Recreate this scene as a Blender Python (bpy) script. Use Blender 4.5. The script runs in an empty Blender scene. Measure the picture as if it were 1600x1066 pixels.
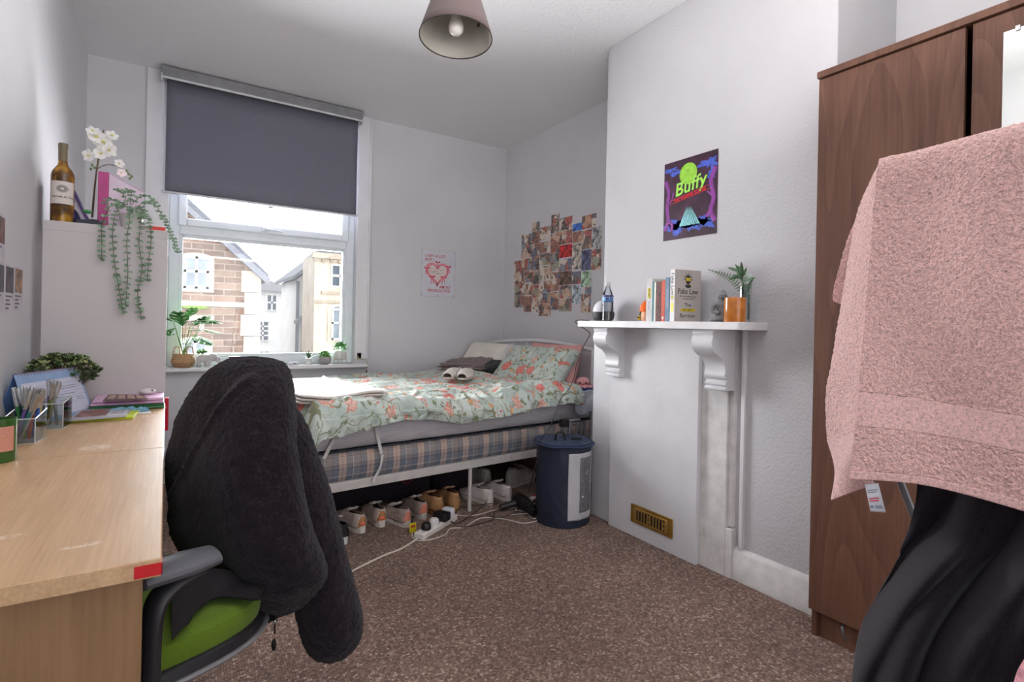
import bpy, math, random
from mathutils import Vector, Matrix, Euler, noise
PI = math.pi
SC = bpy.context.scene
COL = SC.collection

# ---------------------------------------------------------------- camera
YAW = math.radians(32.7)
ROLL = math.radians(1.19)
FWD = Vector((math.sin(YAW), math.cos(YAW), 0))
RGT = Vector((math.cos(YAW), -math.sin(YAW), 0))
UP = Vector((0, 0, 1))
cam_data = bpy.data.cameras.new('camera')
cam = bpy.data.objects.new('camera', cam_data)
COL.objects.link(cam)
cxv = RGT * math.cos(ROLL) + UP * math.sin(ROLL)
cyv = UP * math.cos(ROLL) - RGT * math.sin(ROLL)
czv = -FWD
cm = Matrix.Identity(4)
for i in range(3):
    cm[i][0] = cxv[i]; cm[i][1] = cyv[i]; cm[i][2] = czv[i]
cm[2][3] = 1.09
cam.matrix_world = cm
cam_data.sensor_width = 36
cam_data.lens = 840 / 1600 * 36
cam_data.shift_y = -25 / 1600
cam_data.clip_start = 0.02
cam_data.clip_end = 200
SC.camera = cam

# ---------------------------------------------------------------- world, daylight, exposure
SC.view_settings.view_transform = 'Standard'
SC.view_settings.look = 'None'
SC.view_settings.gamma = 1
SC.view_settings.use_curve_mapping = False
SC.view_settings.exposure = 0.15
SC.cycles.use_denoising = True
SC.cycles.max_bounces = 10
SC.cycles.diffuse_bounces = 6
SC.cycles.transparent_max_bounces = 24
SC.cycles.sample_clamp_indirect = 8
SC.cycles.caustics_reflective = False
SC.cycles.caustics_refractive = False
wd = bpy.data.worlds.new('world')
SC.world = wd
wd.use_nodes = True
wd.node_tree.nodes['Background'].inputs[0].default_value = (0.93, 0.96, 1.0, 1)
wd.node_tree.nodes['Background'].inputs[1].default_value = 1.9

def area(name, loc, target, sx, sy, power, color, spread=PI):
    l = bpy.data.lights.new(name, 'AREA')
    l.shape = 'RECTANGLE'; l.size = sx; l.size_y = sy; l.energy = power; l.color = color
    l.spread = spread
    o = bpy.data.objects.new(name, l)
    COL.objects.link(o)
    o.location = loc
    d = Vector(target) - Vector(loc)
    o.rotation_euler = d.to_track_quat('-Z', 'Y').to_euler()
    return o
# bright overcast sky above the street outside the window
area('sky_light', (-0.7, 5.7, 1.5), (-0.2, 4.2, 1.45), 8.0, 5.0, 3700, (0.94, 0.965, 1.0))
# added fill lamp, bounced off the ceiling to brighten the room evenly
area('ceiling_fill', (0.8, 0.45, 1.9), (0.82, 0.55, 2.7), 1.2, 1.2, 37, (1.0, 0.965, 0.94))

# ---------------------------------------------------------------- colour and materials
def lin(c):
    return tuple(((v / 255) / 12.92 if v / 255 <= 0.04045 else ((v / 255 + 0.055) / 1.055) ** 2.4) for v in c[:3]) + (1,)

class N:
    """small node builder"""
    def __init__(s, name):
        s.m = bpy.data.materials.new(name); s.m.use_nodes = True
        s.t = s.m.node_tree; s.b = s.t.nodes['Principled BSDF']
        s.out = s.t.nodes['Material Output']
    def n(s, typ, **k):
        x = s.t.nodes.new(typ)
        for a, b in k.items():
            setattr(x, a, b)
        return x
    def l(s, a, b): s.t.links.new(a, b)
    def coord(s, kind='Object', scale=(1, 1, 1), rot=(0, 0, 0)):
        tc = s.n('ShaderNodeTexCoord'); mp = s.n('ShaderNodeMapping')
        mp.inputs['Scale'].default_value = scale; mp.inputs['Rotation'].default_value = rot
        s.l(tc.outputs[kind], mp.inputs[0]); return mp.outputs[0]
    def noise(s, vec, scale, detail=3, rough=0.5, dist=0):
        x = s.n('ShaderNodeTexNoise')
        x.inputs['Scale'].default_value = scale; x.inputs['Detail'].default_value = detail
        x.inputs['Roughness'].default_value = rough; x.inputs['Distortion'].default_value = dist
        s.l(vec, x.inputs['Vector']); return x
    def vor(s, vec, scale, feature='F1', rand=1):
        x = s.n('ShaderNodeTexVoronoi', feature=feature)
        x.inputs['Scale'].default_value = scale; x.inputs['Randomness'].default_value = rand
        s.l(vec, x.inputs['Vector']); return x
    def ramp(s, fac, stops, interp='LINEAR'):
        x = s.n('ShaderNodeValToRGB'); x.color_ramp.interpolation = interp
        e = x.color_ramp.elements
        while len(e) < len(stops): e.new(0.5)
        for i, (p, c) in enumerate(stops):
            e[i].position = p; e[i].color = c if len(c) == 4 else lin(c)
        s.l(fac, x.inputs[0]); return x.outputs[0]
    def math(s, op, a, b=None, clamp=False):
        x = s.n('ShaderNodeMath', operation=op); x.use_clamp = clamp
        for i, v in enumerate((a, b)):
            if v is None: continue
            if isinstance(v, (int, float)): x.inputs[i].default_value = v
            else: s.l(v, x.inputs[i])
        return x.outputs[0]
    def mix(s, fac, a, b, blend='MIX'):
        x = s.n('ShaderNodeMix', data_type='RGBA', blend_type=blend)
        for i, v in ((0, fac), (6, a), (7, b)):
            if isinstance(v, (int, float)): x.inputs[i].default_value = v
            elif isinstance(v, tuple): x.inputs[i].default_value = v if len(v) == 4 else lin(v)
            else: s.l(v, x.inputs[i])
        return x.outputs[2]
    def bump(s, h, strength, dist=0.01):
        x = s.n('ShaderNodeBump'); x.inputs['Strength'].default_value = strength
        x.inputs['Distance'].default_value = dist
        s.l(h, x.inputs['Height']); s.l(x.outputs[0], s.b.inputs['Normal'])
    def col(s, c):
        if isinstance(c, tuple): s.b.inputs['Base Color'].default_value = c if len(c) == 4 else lin(c)
        else: s.l(c, s.b.inputs['Base Color'])
    def set(s, rough=0.5, metal=0, spec=0.5, **k):
        s.b.inputs['Roughness'].default_value = rough; s.b.inputs['Metallic'].default_value = metal
        s.b.inputs['Specular IOR Level'].default_value = spec
        for a, b in k.items():
            s.b.inputs[a.replace('_', ' ')].default_value = b
        return s

MC = {}
def plain(name, c, rough=0.5, metal=0, var=0.06, scale=14, bump=0.0, bscale=200, spec=0.4):
    """procedural paint, plastic, paper or metal: a little tonal noise, optional bump"""
    if name in MC: return MC[name]
    s = N(name); v = s.coord()
    nz = s.noise(v, scale, 3)
    a = tuple(max(0, int(q * (1 - var))) for q in c); b = tuple(min(255, int(q * (1 + var * 0.6))) for q in c)
    s.col(s.ramp(nz.outputs[0], [(0.3, a), (0.7, b)]))
    s.set(rough, metal, spec)
    if bump:
        s.bump(s.noise(v, bscale, 2).outputs[0], bump, 0.004)
    MC[name] = s.m
    return s.m

def fuzzy(name, c, scale=260, bump=0.7, var=0.18, sheen=0.3, dist=0.006, c2=None):
    if name in MC: return MC[name]
    s = N(name); v = s.coord()
    nz = s.noise(v, scale, 4, 0.6); big = s.noise(v, 9, 2)
    a = tuple(int(q * (1 - var)) for q in c); b = tuple(min(255, int(q * (1 + var))) for q in c)
    base = s.ramp(nz.outputs[0], [(0.3, a), (0.7, c2 or b)])
    s.col(s.mix(s.ramp(big.outputs[0], [(0.35, (0, 0, 0, 1)), (0.7, (0.25, 0.25, 0.25, 1))]), base, b))
    s.set(0.95, 0, 0.1, Sheen_Weight=sheen, Sheen_Roughness=0.6)
    s.bump(nz.outputs[0], bump, dist)
    MC[name] = s.m
    return s.m

def glass(name, c=(255, 255, 255), rough=0.02, ior=1.45, alpha=None):
    """thin clear glass or plastic: mostly passes light, mirrors at grazing angles"""
    if name in MC: return MC[name]
    s = N(name)
    tr = s.n('ShaderNodeBsdfTransparent'); tr.inputs[0].default_value = lin(c)
    gl = s.n('ShaderNodeBsdfGlossy'); gl.inputs['Roughness'].default_value = rough
    fr = s.n('ShaderNodeFresnel'); fr.inputs[0].default_value = ior
    nz = s.noise(s.coord(), 6, 2)
    f = s.math('ADD', fr.outputs[0], s.math('MULTIPLY', nz.outputs[0], 0.02 if alpha is None else alpha), True)
    mx = s.n('ShaderNodeMixShader')
    s.l(f, mx.inputs[0]); s.l(tr.outputs[0], mx.inputs[1]); s.l(gl.outputs[0], mx.inputs[2])
    s.l(mx.outputs[0], s.out.inputs[0])
    MC[name] = s.m
    return s.m

def wood(name, dark, light, scale=1.0, axis='Z', rough=0.45, gscale=9, bump=0.05, spec=0.4):
    if name in MC: return MC[name]
    s = N(name)
    st = {'X': (0.12, 1, 1), 'Y': (1, 0.12, 1), 'Z': (1, 1, 0.12)}[axis]
    v = s.coord('Object', tuple(q * scale for q in st))
    warp = s.noise(v, 2.2, 2, 0.5)
    rings = s.noise(v, gscale, 5, 0.62, 1.2)
    fine = s.noise(s.coord('Object', tuple(q * scale for q in [(0.03 if a == axis else 1) for a in 'XYZ'])), 160, 3, 0.6)
    f = s.math('ADD', s.math('MULTIPLY', rings.outputs[0], 0.62), s.math('MULTIPLY', fine.outputs[0], 0.38))
    f = s.math('ADD', f, s.math('MULTIPLY', s.math('SUBTRACT', warp.outputs[0], 0.5), 0.25))
    mid = tuple((a + b) // 2 for a, b in zip(dark, light))
    s.col(s.ramp(f, [(0.34, dark), (0.5, mid), (0.66, light)]))
    s.set(rough, 0, spec)
    s.bump(fine.outputs[0], bump, 0.003)
    MC[name] = s.m
    return s.m

# ---------------------------------------------------------------- geometry
class G:
    """collects vertices and faces in world (or local) metres; one G becomes one mesh"""
    def __init__(s): s.v = []; s.f = []; s.uv = {}; s.mi = {}
    def add(s, vs, fs, M=None, mi=0):
        o = len(s.v)
        s.v += [tuple(M @ Vector(p)) if M else tuple(p) for p in vs]
        for f in fs:
            if mi: s.mi[len(s.f)] = mi
            s.f.append(tuple(i + o for i in f))
        return s
    def box(s, lo, hi, M=None, mi=0):
        (a, b, c), (d, e, f) = lo, hi
        vs = [(a, b, c), (d, b, c), (d, e, c), (a, e, c), (a, b, f), (d, b, f), (d, e, f), (a, e, f)]
        return s.add(vs, [(0, 3, 2, 1), (4, 5, 6, 7), (0, 1, 5, 4), (1, 2, 6, 5), (2, 3, 7, 6), (3, 0, 4, 7)], M, mi)
    def cbox(s, c, d, M=None, mi=0):
        return s.box([c[i] - d[i] / 2 for i in range(3)], [c[i] + d[i] / 2 for i in range(3)], M, mi)
    def lathe(s, prof, c=(0, 0, 0), n=24, M=None, cap=True, sx=1, sy=1, mi=0):
        vs = []; fs = []
        for r, z in prof:
            for k in range(n):
                t = 2 * PI * k / n
                vs.append((c[0] + r * math.cos(t) * sx, c[1] + r * math.sin(t) * sy, c[2] + z))
        m = len(prof)
        for i in range(m - 1):
            for k in range(n):
                fs.append((i * n + k, i * n + (k + 1) % n, (i + 1) * n + (k + 1) % n, (i + 1) * n + k))
        if cap:
            if prof[0][0] > 1e-5: fs.append(tuple(reversed(range(n))))
            if prof[-1][0] > 1e-5: fs.append(tuple((m - 1) * n + k for k in range(n)))
        return s.add(vs, fs, M, mi)
    def ell(s, c, r, n=16, m=10, M=None, rot=None, mi=0):
        prof = [(max(1e-4, math.sin(PI * i / m)), -math.cos(PI * i / m)) for i in range(m + 1)]
        T = Matrix.Translation(c) @ (rot.to_matrix().to_4x4() if rot else Matrix.Identity(4)) @ Matrix.Diagonal((*r, 1))
        if M: T = M @ T
        return s.lathe(prof, n=n, M=T, cap=False, mi=mi)
    def tube(s, pts, r, n=8, M=None, cap=True, mi=0, flat=1.0):
        pts = [Vector(p) for p in pts]
        if len(pts) < 2: return s
        vs = []; fs = []
        up = Vector((0, 0, 1))
        t0 = (pts[1] - pts[0]).normalized()
        a = t0.cross(up)
        if a.length < 1e-3: a = t0.cross(Vector((0, 1, 0)))
        a.normalize()
        for i, p in enumerate(pts):
            t = (pts[min(i + 1, len(pts) - 1)] - pts[max(i - 1, 0)])
            if t.length < 1e-9: t = t0
            t.normalize()
            a = a - t * a.dot(t)
            if a.length < 1e-4: a = t.cross(up)
            a.normalize(); b = t.cross(a)
            rr = r[i] if isinstance(r, (list, tuple)) else r
            for k in range(n):
                th = 2 * PI * k / n
                vs.append(p + a * rr * math.cos(th) + b * rr * flat * math.sin(th))
        for i in range(len(pts) - 1):
            for k in range(n):
                fs.append((i * n + k, i * n + (k + 1) % n, (i + 1) * n + (k + 1) % n, (i + 1) * n + k))
        if cap:
            fs.append(tuple(reversed(range(n)))); fs.append(tuple((len(pts) - 1) * n + k for k in range(n)))
        return s.add(vs, fs, M, mi)
    def prism(s, poly, axis, lo, hi, M=None, mi=0):
        """poly: 2D outline in the two axes that are not `axis`, in xyz order"""
        n = len(poly); vs = []
        for h in (lo, hi):
            for (p, q) in poly:
                vs.append({'X': (h, p, q), 'Y': (p, h, q), 'Z': (p, q, h)}[axis])
        fs = [tuple(range(n - 1, -1, -1)), tuple(range(n, 2 * n))]
        for k in range(n):
            fs.append((k, (k + 1) % n, n + (k + 1) % n, n + k))
        return s.add(vs, fs, M, mi)
    def grid(s, fn, nu, nv, uvfn=None, closed_u=False, M=None, mi=0):
        o = len(s.v); vs = []; fs = []
        W = nu if closed_u else nu + 1
        for j in range(nv + 1):
            for i in range(W):
                vs.append(fn(i / nu, j / nv))
        for j in range(nv):
            for i in range(nu):
                a = j * W + i; b = j * W + (i + 1) % W
                f = (a, b, b + W, a + W)
                if uvfn:
                    s.uv[len(s.f) + len(fs)] = [uvfn(i / nu, j / nv), uvfn((i + 1) / nu, j / nv), uvfn((i + 1) / nu, (j + 1) / nv), uvfn(i / nu, (j + 1) / nv)]
                fs.append(f)
        return s.add(vs, fs, M, mi)

def spline(pts, n=8, closed=False):
    """Catmull-Rom through the points (any dimension)"""
    P = [tuple(p) for p in pts]; out = []
    m = len(P)
    rng = range(m) if closed else range(m - 1)
    for i in rng:
        p0 = P[(i - 1) % m] if closed or i > 0 else P[0]
        p1 = P[i]; p2 = P[(i + 1) % m]
        p3 = P[(i + 2) % m] if closed or i + 2 < m else P[-1]
        for k in range(n):
            t = k / n
            out.append(tuple(0.5 * ((2 * b) + (-a + c) * t + (2 * a - 5 * b + 4 * c - d) * t * t + (-a + 3 * b - 3 * c + d) * t ** 3)
                             for a, b, c, d in zip(p0, p1, p2, p3)))
    if not closed: out.append(P[-1])
    return out

def at_spline(rows, u):
    """value at u in 0..1 along a list of control tuples"""
    m = len(rows) - 1; x = min(max(u, 0), 1) * m; i = min(int(x), m - 1); t = x - i
    a = rows[max(i - 1, 0)]; b = rows[i]; c = rows[i + 1]; d = rows[min(i + 2, m)]
    return tuple(0.5 * ((2 * q) + (-p + r) * t + (2 * p - 5 * q + 4 * r - w) * t * t + (-p + 3 * q - 3 * r + w) * t ** 3) for p, q, r, w in zip(a, b, c, d))

def sheet(rows):
    """rows of control points -> smooth function (u along a row, v down the rows)"""
    def fn(u, v):
        return at_spline([at_spline(r, u) for r in rows], v)
    return fn

ORIGIN = {}
def part(name, g, m, parent=None, smooth=True, bevel=0, sub=0, solid=0, disp=None, auto=40, world=True, label=None, bseg=2, off=-1):
    me = bpy.data.meshes.new(name)
    off_v = ORIGIN.get(parent, Vector((0, 0, 0))) if (parent and world) else Vector((0, 0, 0))
    me.from_pydata([tuple(Vector(p) - off_v) for p in g.v], [], g.f)
    if g.uv:
        uv = me.uv_layers.new(name='UVMap')
        for p in me.polygons:
            if p.index in g.uv:
                for li, c in zip(p.loop_indices, g.uv[p.index]): uv.data[li].uv = c
    me.validate(); me.update()
    for mm in (m if isinstance(m, (list, tuple)) else [m]): me.materials.append(mm)
    for i, k in g.mi.items():
        if i < len(me.polygons): me.polygons[i].material_index = k
    o = bpy.data.objects.new(name, me); COL.objects.link(o)
    if smooth:
        me.polygons.foreach_set('use_smooth', [True] * len(me.polygons))
        if auto and not sub:
            me.set_sharp_from_angle(angle=math.radians(auto))
    if bevel:
        b = o.modifiers.new('bevel', 'BEVEL'); b.width = bevel; b.segments = bseg; b.limit_method = 'ANGLE'; b.angle_limit = math.radians(35)
        b.harden_normals = False
    if solid:
        q = o.modifiers.new('solid', 'SOLIDIFY'); q.thickness = solid; q.offset = off
    if sub:
        q = o.modifiers.new('sub', 'SUBSURF'); q.levels = sub; q.render_levels = sub
    if disp:
        for (st, sz) in (disp if isinstance(disp, list) else [disp]):
            t = bpy.data.textures.new(name + '_noise', 'CLOUDS'); t.noise_scale = sz; t.noise_depth = 2
            q = o.modifiers.new('disp', 'DISPLACE'); q.texture = t; q.strength = st; q.mid_level = 0.5; q.texture_coords = 'LOCAL'
    if parent:
        o.parent = parent
        ORIGIN[o] = off_v.copy()
    if label: o['label'] = label
    return o
def tag(o, label, cat, group=None, kind=None):
    o['label'] = label; o['category'] = cat
    if group: o['group'] = group
    if kind: o['kind'] = kind
    return o
def thing(name, label, cat, loc=(0, 0, 0), rotz=0, group=None):
    o = bpy.data.objects.new(name, None); COL.objects.link(o)
    o.empty_display_size = 0.05
    o.location = loc; o.rotation_euler = (0, 0, rotz)
    ORIGIN[o] = Vector(loc)
    return tag(o, label, cat, group)
def struct(name, g, m, **k):
    o = part(name, g, m, **k)
    if not k.get('parent'): o['kind'] = 'structure'
    return o
def copy_tree(o, parent=None):
    c = o.copy(); COL.objects.link(c)
    if parent: c.parent = parent
    for ch in list(o.children): copy_tree(ch, c)
    return c
def text_geo(txt, size, M, depth=0.0004, align='CENTER', bold=0.0, sx=1.0, shear=0.0, space=1.0):
    """lettering as mesh geometry; M maps text plane (x right, y up, z towards reader) into the scene"""
    cu = bpy.data.curves.new('lettering', 'FONT'); cu.body = txt; cu.size = size
    cu.align_x = align; cu.align_y = 'CENTER'; cu.extrude = depth; cu.offset = bold; cu.shear = shear; cu.space_character = space
    cu.resolution_u = 3
    o = bpy.data.objects.new('lettering', cu); COL.objects.link(o)
    dg = bpy.context.evaluated_depsgraph_get()
    me = bpy.data.meshes.new_from_object(o.evaluated_get(dg))
    g = G(); S = Matrix.Diagonal((sx, 1, 1, 1))
    g.add([v.co[:] for v in me.vertices], [tuple(p.vertices) for p in me.polygons], M @ S)
    bpy.data.objects.remove(o); bpy.data.curves.remove(cu); bpy.data.meshes.remove(me)
    return g
def merge(*gs):
    r = G()
    for g in gs:
        o = len(r.f); r.add(g.v, g.f)
        for k, w in g.uv.items(): r.uv[k + o] = w
        for k, w in g.mi.items(): r.mi[k + o] = w
    return r
def frame(o, x, y):
    """matrix with origin o, text-x along x, text-y along y"""
    x = Vector(x).normalized(); y = Vector(y); y = (y - x * y.dot(x)).normalized(); z = x.cross(y)
    M = Matrix.Identity(4)
    for i in range(3):
        M[i][0] = x[i]; M[i][1] = y[i]; M[i][2] = z[i]; M[i][3] = o[i]
    return M
def rectM(g, M, x0, y0, x1, y1, z=0.0, mi=0):
    return g.add([(x0, y0, z), (x1, y0, z), (x1, y1, z), (x0, y1, z)], [(0, 1, 2, 3)], M, mi)
rnd = random.Random(7)
# ================================================================ THE ROOM
def wall_mat(name, c, scale, bump, dist=0.004, blot=0.03):
    s = N(name); v = s.coord()
    big = s.noise(v, 1.7, 3); fine = s.noise(v, scale, 4, 0.6)
    a = tuple(int(q * (1 - blot)) for q in c)
    s.col(s.ramp(big.outputs[0], [(0.35, a), (0.65, c)]))
    s.set(0.75, 0, 0.25); s.bump(fine.outputs[0], bump, dist); return s.m
M_WALL = wall_mat('painted_plaster', (217, 216, 219), 35, 0.10)
M_WALLP = wall_mat('painted_woodchip', (196, 194, 197), 85, 0.55, 0.006)
M_PAINT = plain('white_gloss_paint', (228, 227, 229), 0.35, 0, 0.03, 5, 0.15, 30)
M_CHIP = plain('old_white_paint', (214, 211, 209), 0.5, 0, 0.07, 18, 0.5, 22)
s = N('textured_ceiling'); v = s.coord()
sp = s.noise(v, 60, 5, 0.7); patch = s.noise(v, 1.3, 2)
dots = s.vor(v, 38)
msk = s.ramp(patch.outputs[0], [(0.45, (0, 0, 0, 1)), (0.62, (1, 1, 1, 1))])
dk = s.ramp(s.math('MULTIPLY', dots.outputs[0], s.math('ADD', sp.outputs[0], 0.55)), [(0.05, (1, 1, 1, 1)), (0.13, (0, 0, 0, 1))])
s.col(s.mix(s.math('MULTIPLY', s.math('MULTIPLY', dk, msk), 0.55), (232, 232, 234), (170, 168, 165)))
s.set(0.85, 0, 0.2)
s.bump(s.math('ADD', sp.outputs[0], s.math('MULTIPLY', dk, -0.8)), 0.8, 0.012)
M_CEIL = s.m
# woven loop carpet
s = N('brown_loop_carpet'); v = s.coord('Object', (1, 1, 1), (0, 0, 0.05))
row = s.n('ShaderNodeTexVoronoi', feature='F1'); row.inputs['Scale'].default_value = 120; row.inputs['Randomness'].default_value = 0.42
s.l(v, row.inputs['Vector'])
cell = s.n('ShaderNodeSeparateColor'); s.l(row.outputs['Color'], cell.inputs[0])
shade = s.ramp(cell.outputs[0], [(0.0, (116, 91, 80)), (0.4, (140, 113, 100)), (0.72, (154, 125, 111)), (0.9, (172, 145, 131)), (1.0, (200, 177, 163))])
edge = s.ramp(row.outputs['Distance'], [(0.25, (1, 1, 1, 1)), (0.75, (0.5, 0.5, 0.5, 1))])
worn = s.ramp(s.noise(v, 2.2, 4).outputs[0], [(0.32, (0.8, 0.8, 0.8, 1)), (0.6, (1, 1, 1, 1))])
s.col(s.mix(1.0, s.mix(1.0, shade, edge, 'MULTIPLY'), worn, 'MULTIPLY'))
s.set(0.95, 0, 0.1, Sheen_Weight=0.1)
s.bump(s.math('MULTIPLY', row.outputs['Distance'], -1.0), 0.8, 0.006)
M_CARPET = s.m

XL, XR, XC, YB, ZC = -0.436, 2.60, 2.12, 4.20, 2.70
YN = -1.6      # near end of the room, behind the camera
T = 0.15
struct('floor', G().box((XL - T, YN - T, -0.1), (XR + T, YB + T, 0)), M_CARPET, smooth=False)
struct('ceiling', G().box((XL - T, YN - T, ZC), (XR + T, YB + 0.17, ZC + 0.1)), M_CEIL, smooth=False)
struct('wall_left', G().box((XL - T, YN - T, 0), (XL, YB + 0.17, ZC)), M_WALL, smooth=False)
struct('wall_right', G().box((XR, YN - T, 0), (XR + T, YB + 0.17, ZC)), M_WALL, smooth=False)
# window wall with its opening: x 0.02..1.20, z 0.75..2.66
WX0, WX1, WZ0, WZ1 = 0.00, 1.235, 0.755, 2.60
g = G()
g.box((XL, YB, 0), (WX0, YB + 0.17, ZC)); g.box((WX1, YB, 0), (XR, YB + 0.17, ZC))
g.box((WX0, YB, 0), (WX1, YB + 0.17, WZ0)); g.box((WX0, YB, WZ1), (WX1, YB + 0.17, ZC))
struct('wall_back', g, M_WALL, smooth=False)
# near side, unseen: left open to let fill light in, wall only above
struct('wall_front', G().box((XL, YN - T, 2.35), (XR, YN, ZC)), M_WALL, smooth=False)
# chimney breast with softened corner
struct('wall_chimney', G().prism([(XC, 1.06), (XC + 0.48, 1.06), (XC + 0.48, 2.36), (XC + 0.028, 2.36), (XC + 0.006, 2.335), (XC, 2.29)], 'Z', 0, ZC), M_WALLP, auto=60, bevel=0.004)
# skirting on the chimney breast, right of the fireplace
sk = [(XC, 0), (XC - 0.024, 0), (XC - 0.024, 0.085), (XC - 0.021, 0.09), (XC - 0.021, 0.118), (XC - 0.012, 0.132), (XC, 0.14)]
struct('baseboard_right', G().prism(sk, 'Y', 1.062, 1.445), M_CHIP, disp=(0.004, 0.03), bevel=0.001)
struct('baseboard_left', G().box((XL, YN, 0), (XL + 0.02, YB, 0.14)), M_CHIP, bevel=0.004)
struct('baseboard_back', G().box((XL + 0.02, YB - 0.02, 0), (XR, YB, 0.14)), M_CHIP, bevel=0.004)
# architrave each side of the window, up to the ceiling
struct('trim_1', G().box((-0.135, YB - 0.022, WZ0), (WX0, YB, ZC)), M_PAINT, bevel=0.006)
struct('trim_2', G().box((WX1, YB - 0.022, 0.80), (1.325, YB, ZC)).box((1.325, YB - 0.03, 0.80), (1.338, YB, ZC)), M_PAINT, bevel=0.004)
# window board
struct('trim_3', G().box((XL + 0.02, YB - 0.075, 0.735), (1.33, YB + 0.10, 0.765)), M_PAINT, bevel=0.008)


# window: uPVC frame, fixed lower light and an opening top light
M_UPVC = plain('white_upvc', (226, 232, 236), 0.25, 0, 0.02)
M_GLASS = glass('window_glass')
YF = YB + 0.05
win = G()
def fr(g, x0, z0, x1, z1, w, y0, y1):
    g.box((x0, y0, z0), (x0 + w, y1, z1)); g.box((x1 - w, y0, z0), (x1, y1, z1))
    g.box((x0 + w, y0, z0), (x1 - w, y1, z0 + w)); g.box((x0 + w, y0, z1 - w), (x1 - w, y1, z1))
fr(win, WX0, WZ0 + 0.01, WX1, WZ1, 0.062, YF, YF + 0.07)
win.box((WX0 + 0.062, YF, 1.655), (WX1 - 0.062, YF + 0.07, 1.725))
w1 = struct('window_1', win, M_UPVC, bevel=0.006)
g = G(); fr(g, WX0 + 0.058, WZ0 + 0.068, WX1 - 0.058, 1.66, 0.025, YF + 0.015, YF + 0.06)
part('bead', g, M_UPVC, w1, bevel=0.006)
g = G(); fr(g, WX0 + 0.05, 1.712, WX1 - 0.05, WZ1 - 0.05, 0.052, YF - 0.018, YF + 0.03)
part('sash', g, M_UPVC, w1, bevel=0.008)
part('lower_pane', G().box((WX0 + 0.075, YF + 0.035, WZ0 + 0.085), (WX1 - 0.075, YF + 0.041, 1.64)), M_GLASS, w1, smooth=False)
part('upper_pane', G().box((WX0 + 0.095, YF + 0.008, 1.757), (WX1 - 0.095, YF + 0.014, WZ1 - 0.095)), M_GLASS, w1, smooth=False)
g = G().cbox((0.585, YF - 0.026, 1.738), (0.045, 0.018, 0.026)).tube([(0.585, YF - 0.03, 1.738), (0.59, YF - 0.052, 1.738), (0.63, YF - 0.056, 1.736), (0.70, YF - 0.054, 1.733)], [0.009, 0.009, 0.008, 0.006], 10)
part('handle', g, M_UPVC, w1, bevel=0.003)

# roller blind
M_CASS = plain('grey_aluminium', (150, 150, 154), 0.35, 0.4)
s = N('charcoal_blind_cloth'); v = s.coord()
nz = s.noise(v, 420, 3, 0.7)
s.col(s.ramp(nz.outputs[0], [(0.3, (102, 102, 114)), (0.7, (134, 134, 146))])); s.set(0.9, 0, 0.1); s.bump(nz.outputs[0], 0.3, 0.001)
s.b.inputs['Subsurface Weight'].default_value = 0
M_BLIND = s.m
YBL = 4.115
bl = thing('roller_blind', 'dark grey roller blind pulled halfway down over the window', 'blind', (0.585, YBL, 1.90))
part('cassette', G().prism([(YBL - 0.045, 2.622), (YBL - 0.045, 2.69), (YBL - 0.03, 2.697), (YBL + 0.06, 2.697), (YBL + 0.06, 2.622)], 'X', -0.058, 1.232), M_CASS, bl, bevel=0.004)
part('cassette_lip', G().box((-0.056, YBL - 0.048, 2.612), (1.230, YBL - 0.036, 2.624)).box((-0.058, YBL - 0.048, 2.60), (-0.05, YBL + 0.02, 2.64)).box((1.224, YBL - 0.048, 2.60), (1.232, YBL + 0.02, 2.64)), plain('white_plastic', (222, 222, 224), 0.4), bl, bevel=0.002)
part('cloth', G().grid(lambda u, w: (-0.026 + 1.23 * u, YBL + 0.003 * math.sin(u * 9), 1.905 + 0.72 * w), 24, 6), M_BLIND, bl, solid=0.0015)
part('bottom_bar', G().box((-0.045, YBL - 0.008, 1.893), (1.215, YBL + 0.008, 1.907)), plain('bar_white', (205, 206, 210), 0.4), bl, bevel=0.003)
part('pull_tab', G().cbox((0.60, YBL - 0.004, 1.884), (0.03, 0.004, 0.014)), plain('bar_white', (205, 206, 210)), bl, bevel=0.001)
for xw in (-0.045, 1.215): part('side_wire', G().tube([(xw, YBL, 1.90), (xw, YBL, 2.62)], 0.0022), plain('wire_white', (235, 235, 238), 0.4), bl)

# ---------------------------------------------------------------- fireplace
fp = thing('fireplace_surround', 'white painted fireplace surround with two scroll corbels and a boarded opening', 'fireplace', (2.12, 1.82, 0))
M_FP = plain('fireplace_paint', (216, 215, 218), 0.38, 0, 0.03, 6, 0.25, 26)
part('panel', G().box((2.065, 1.615, 0), (2.125, 2.195, 1.087)), M_FP, fp, bevel=0.003)
part('pilaster', G().box((2.092, 2.195, 0), (2.125, 2.372, 1.087)), M_FP, fp, bevel=0.004)
g = G().box((2.088, 1.478, 0), (2.125, 1.615, 1.087)).box((2.102, 1.452, 0.22), (2.125, 1.478, 1.087)).box((2.088, 1.446, 0), (2.125, 1.478, 0.215))
part('pilaster', g, M_CHIP, fp, bevel=0.003, disp=(0.002, 0.03))
part('end_strip', G().box((2.104, 1.405, 0.14), (2.125, 1.425, 1.087)), M_FP, fp, bevel=0.003)
part('shelf', G().prism([(2.13, 1.318), (1.922, 1.318), (1.918, 1.322), (1.918, 2.315), (2.13, 2.315)], 'Z', 1.088, 1.121), plain('shelf_paint', (232, 230, 231), 0.4, 0, 0.04, 12, 0.3, 40), fp, bevel=0.003)
prof = spline([(0.0, 1.0875), (-0.150, 1.0875), (-0.155, 1.06), (-0.163, 1.035), (-0.158, 1.008), (-0.135, 0.985), (-0.098, 0.965), (-0.074, 0.94), (-0.068, 0.912), (-0.073, 0.888), (-0.066, 0.874)], 5)
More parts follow.
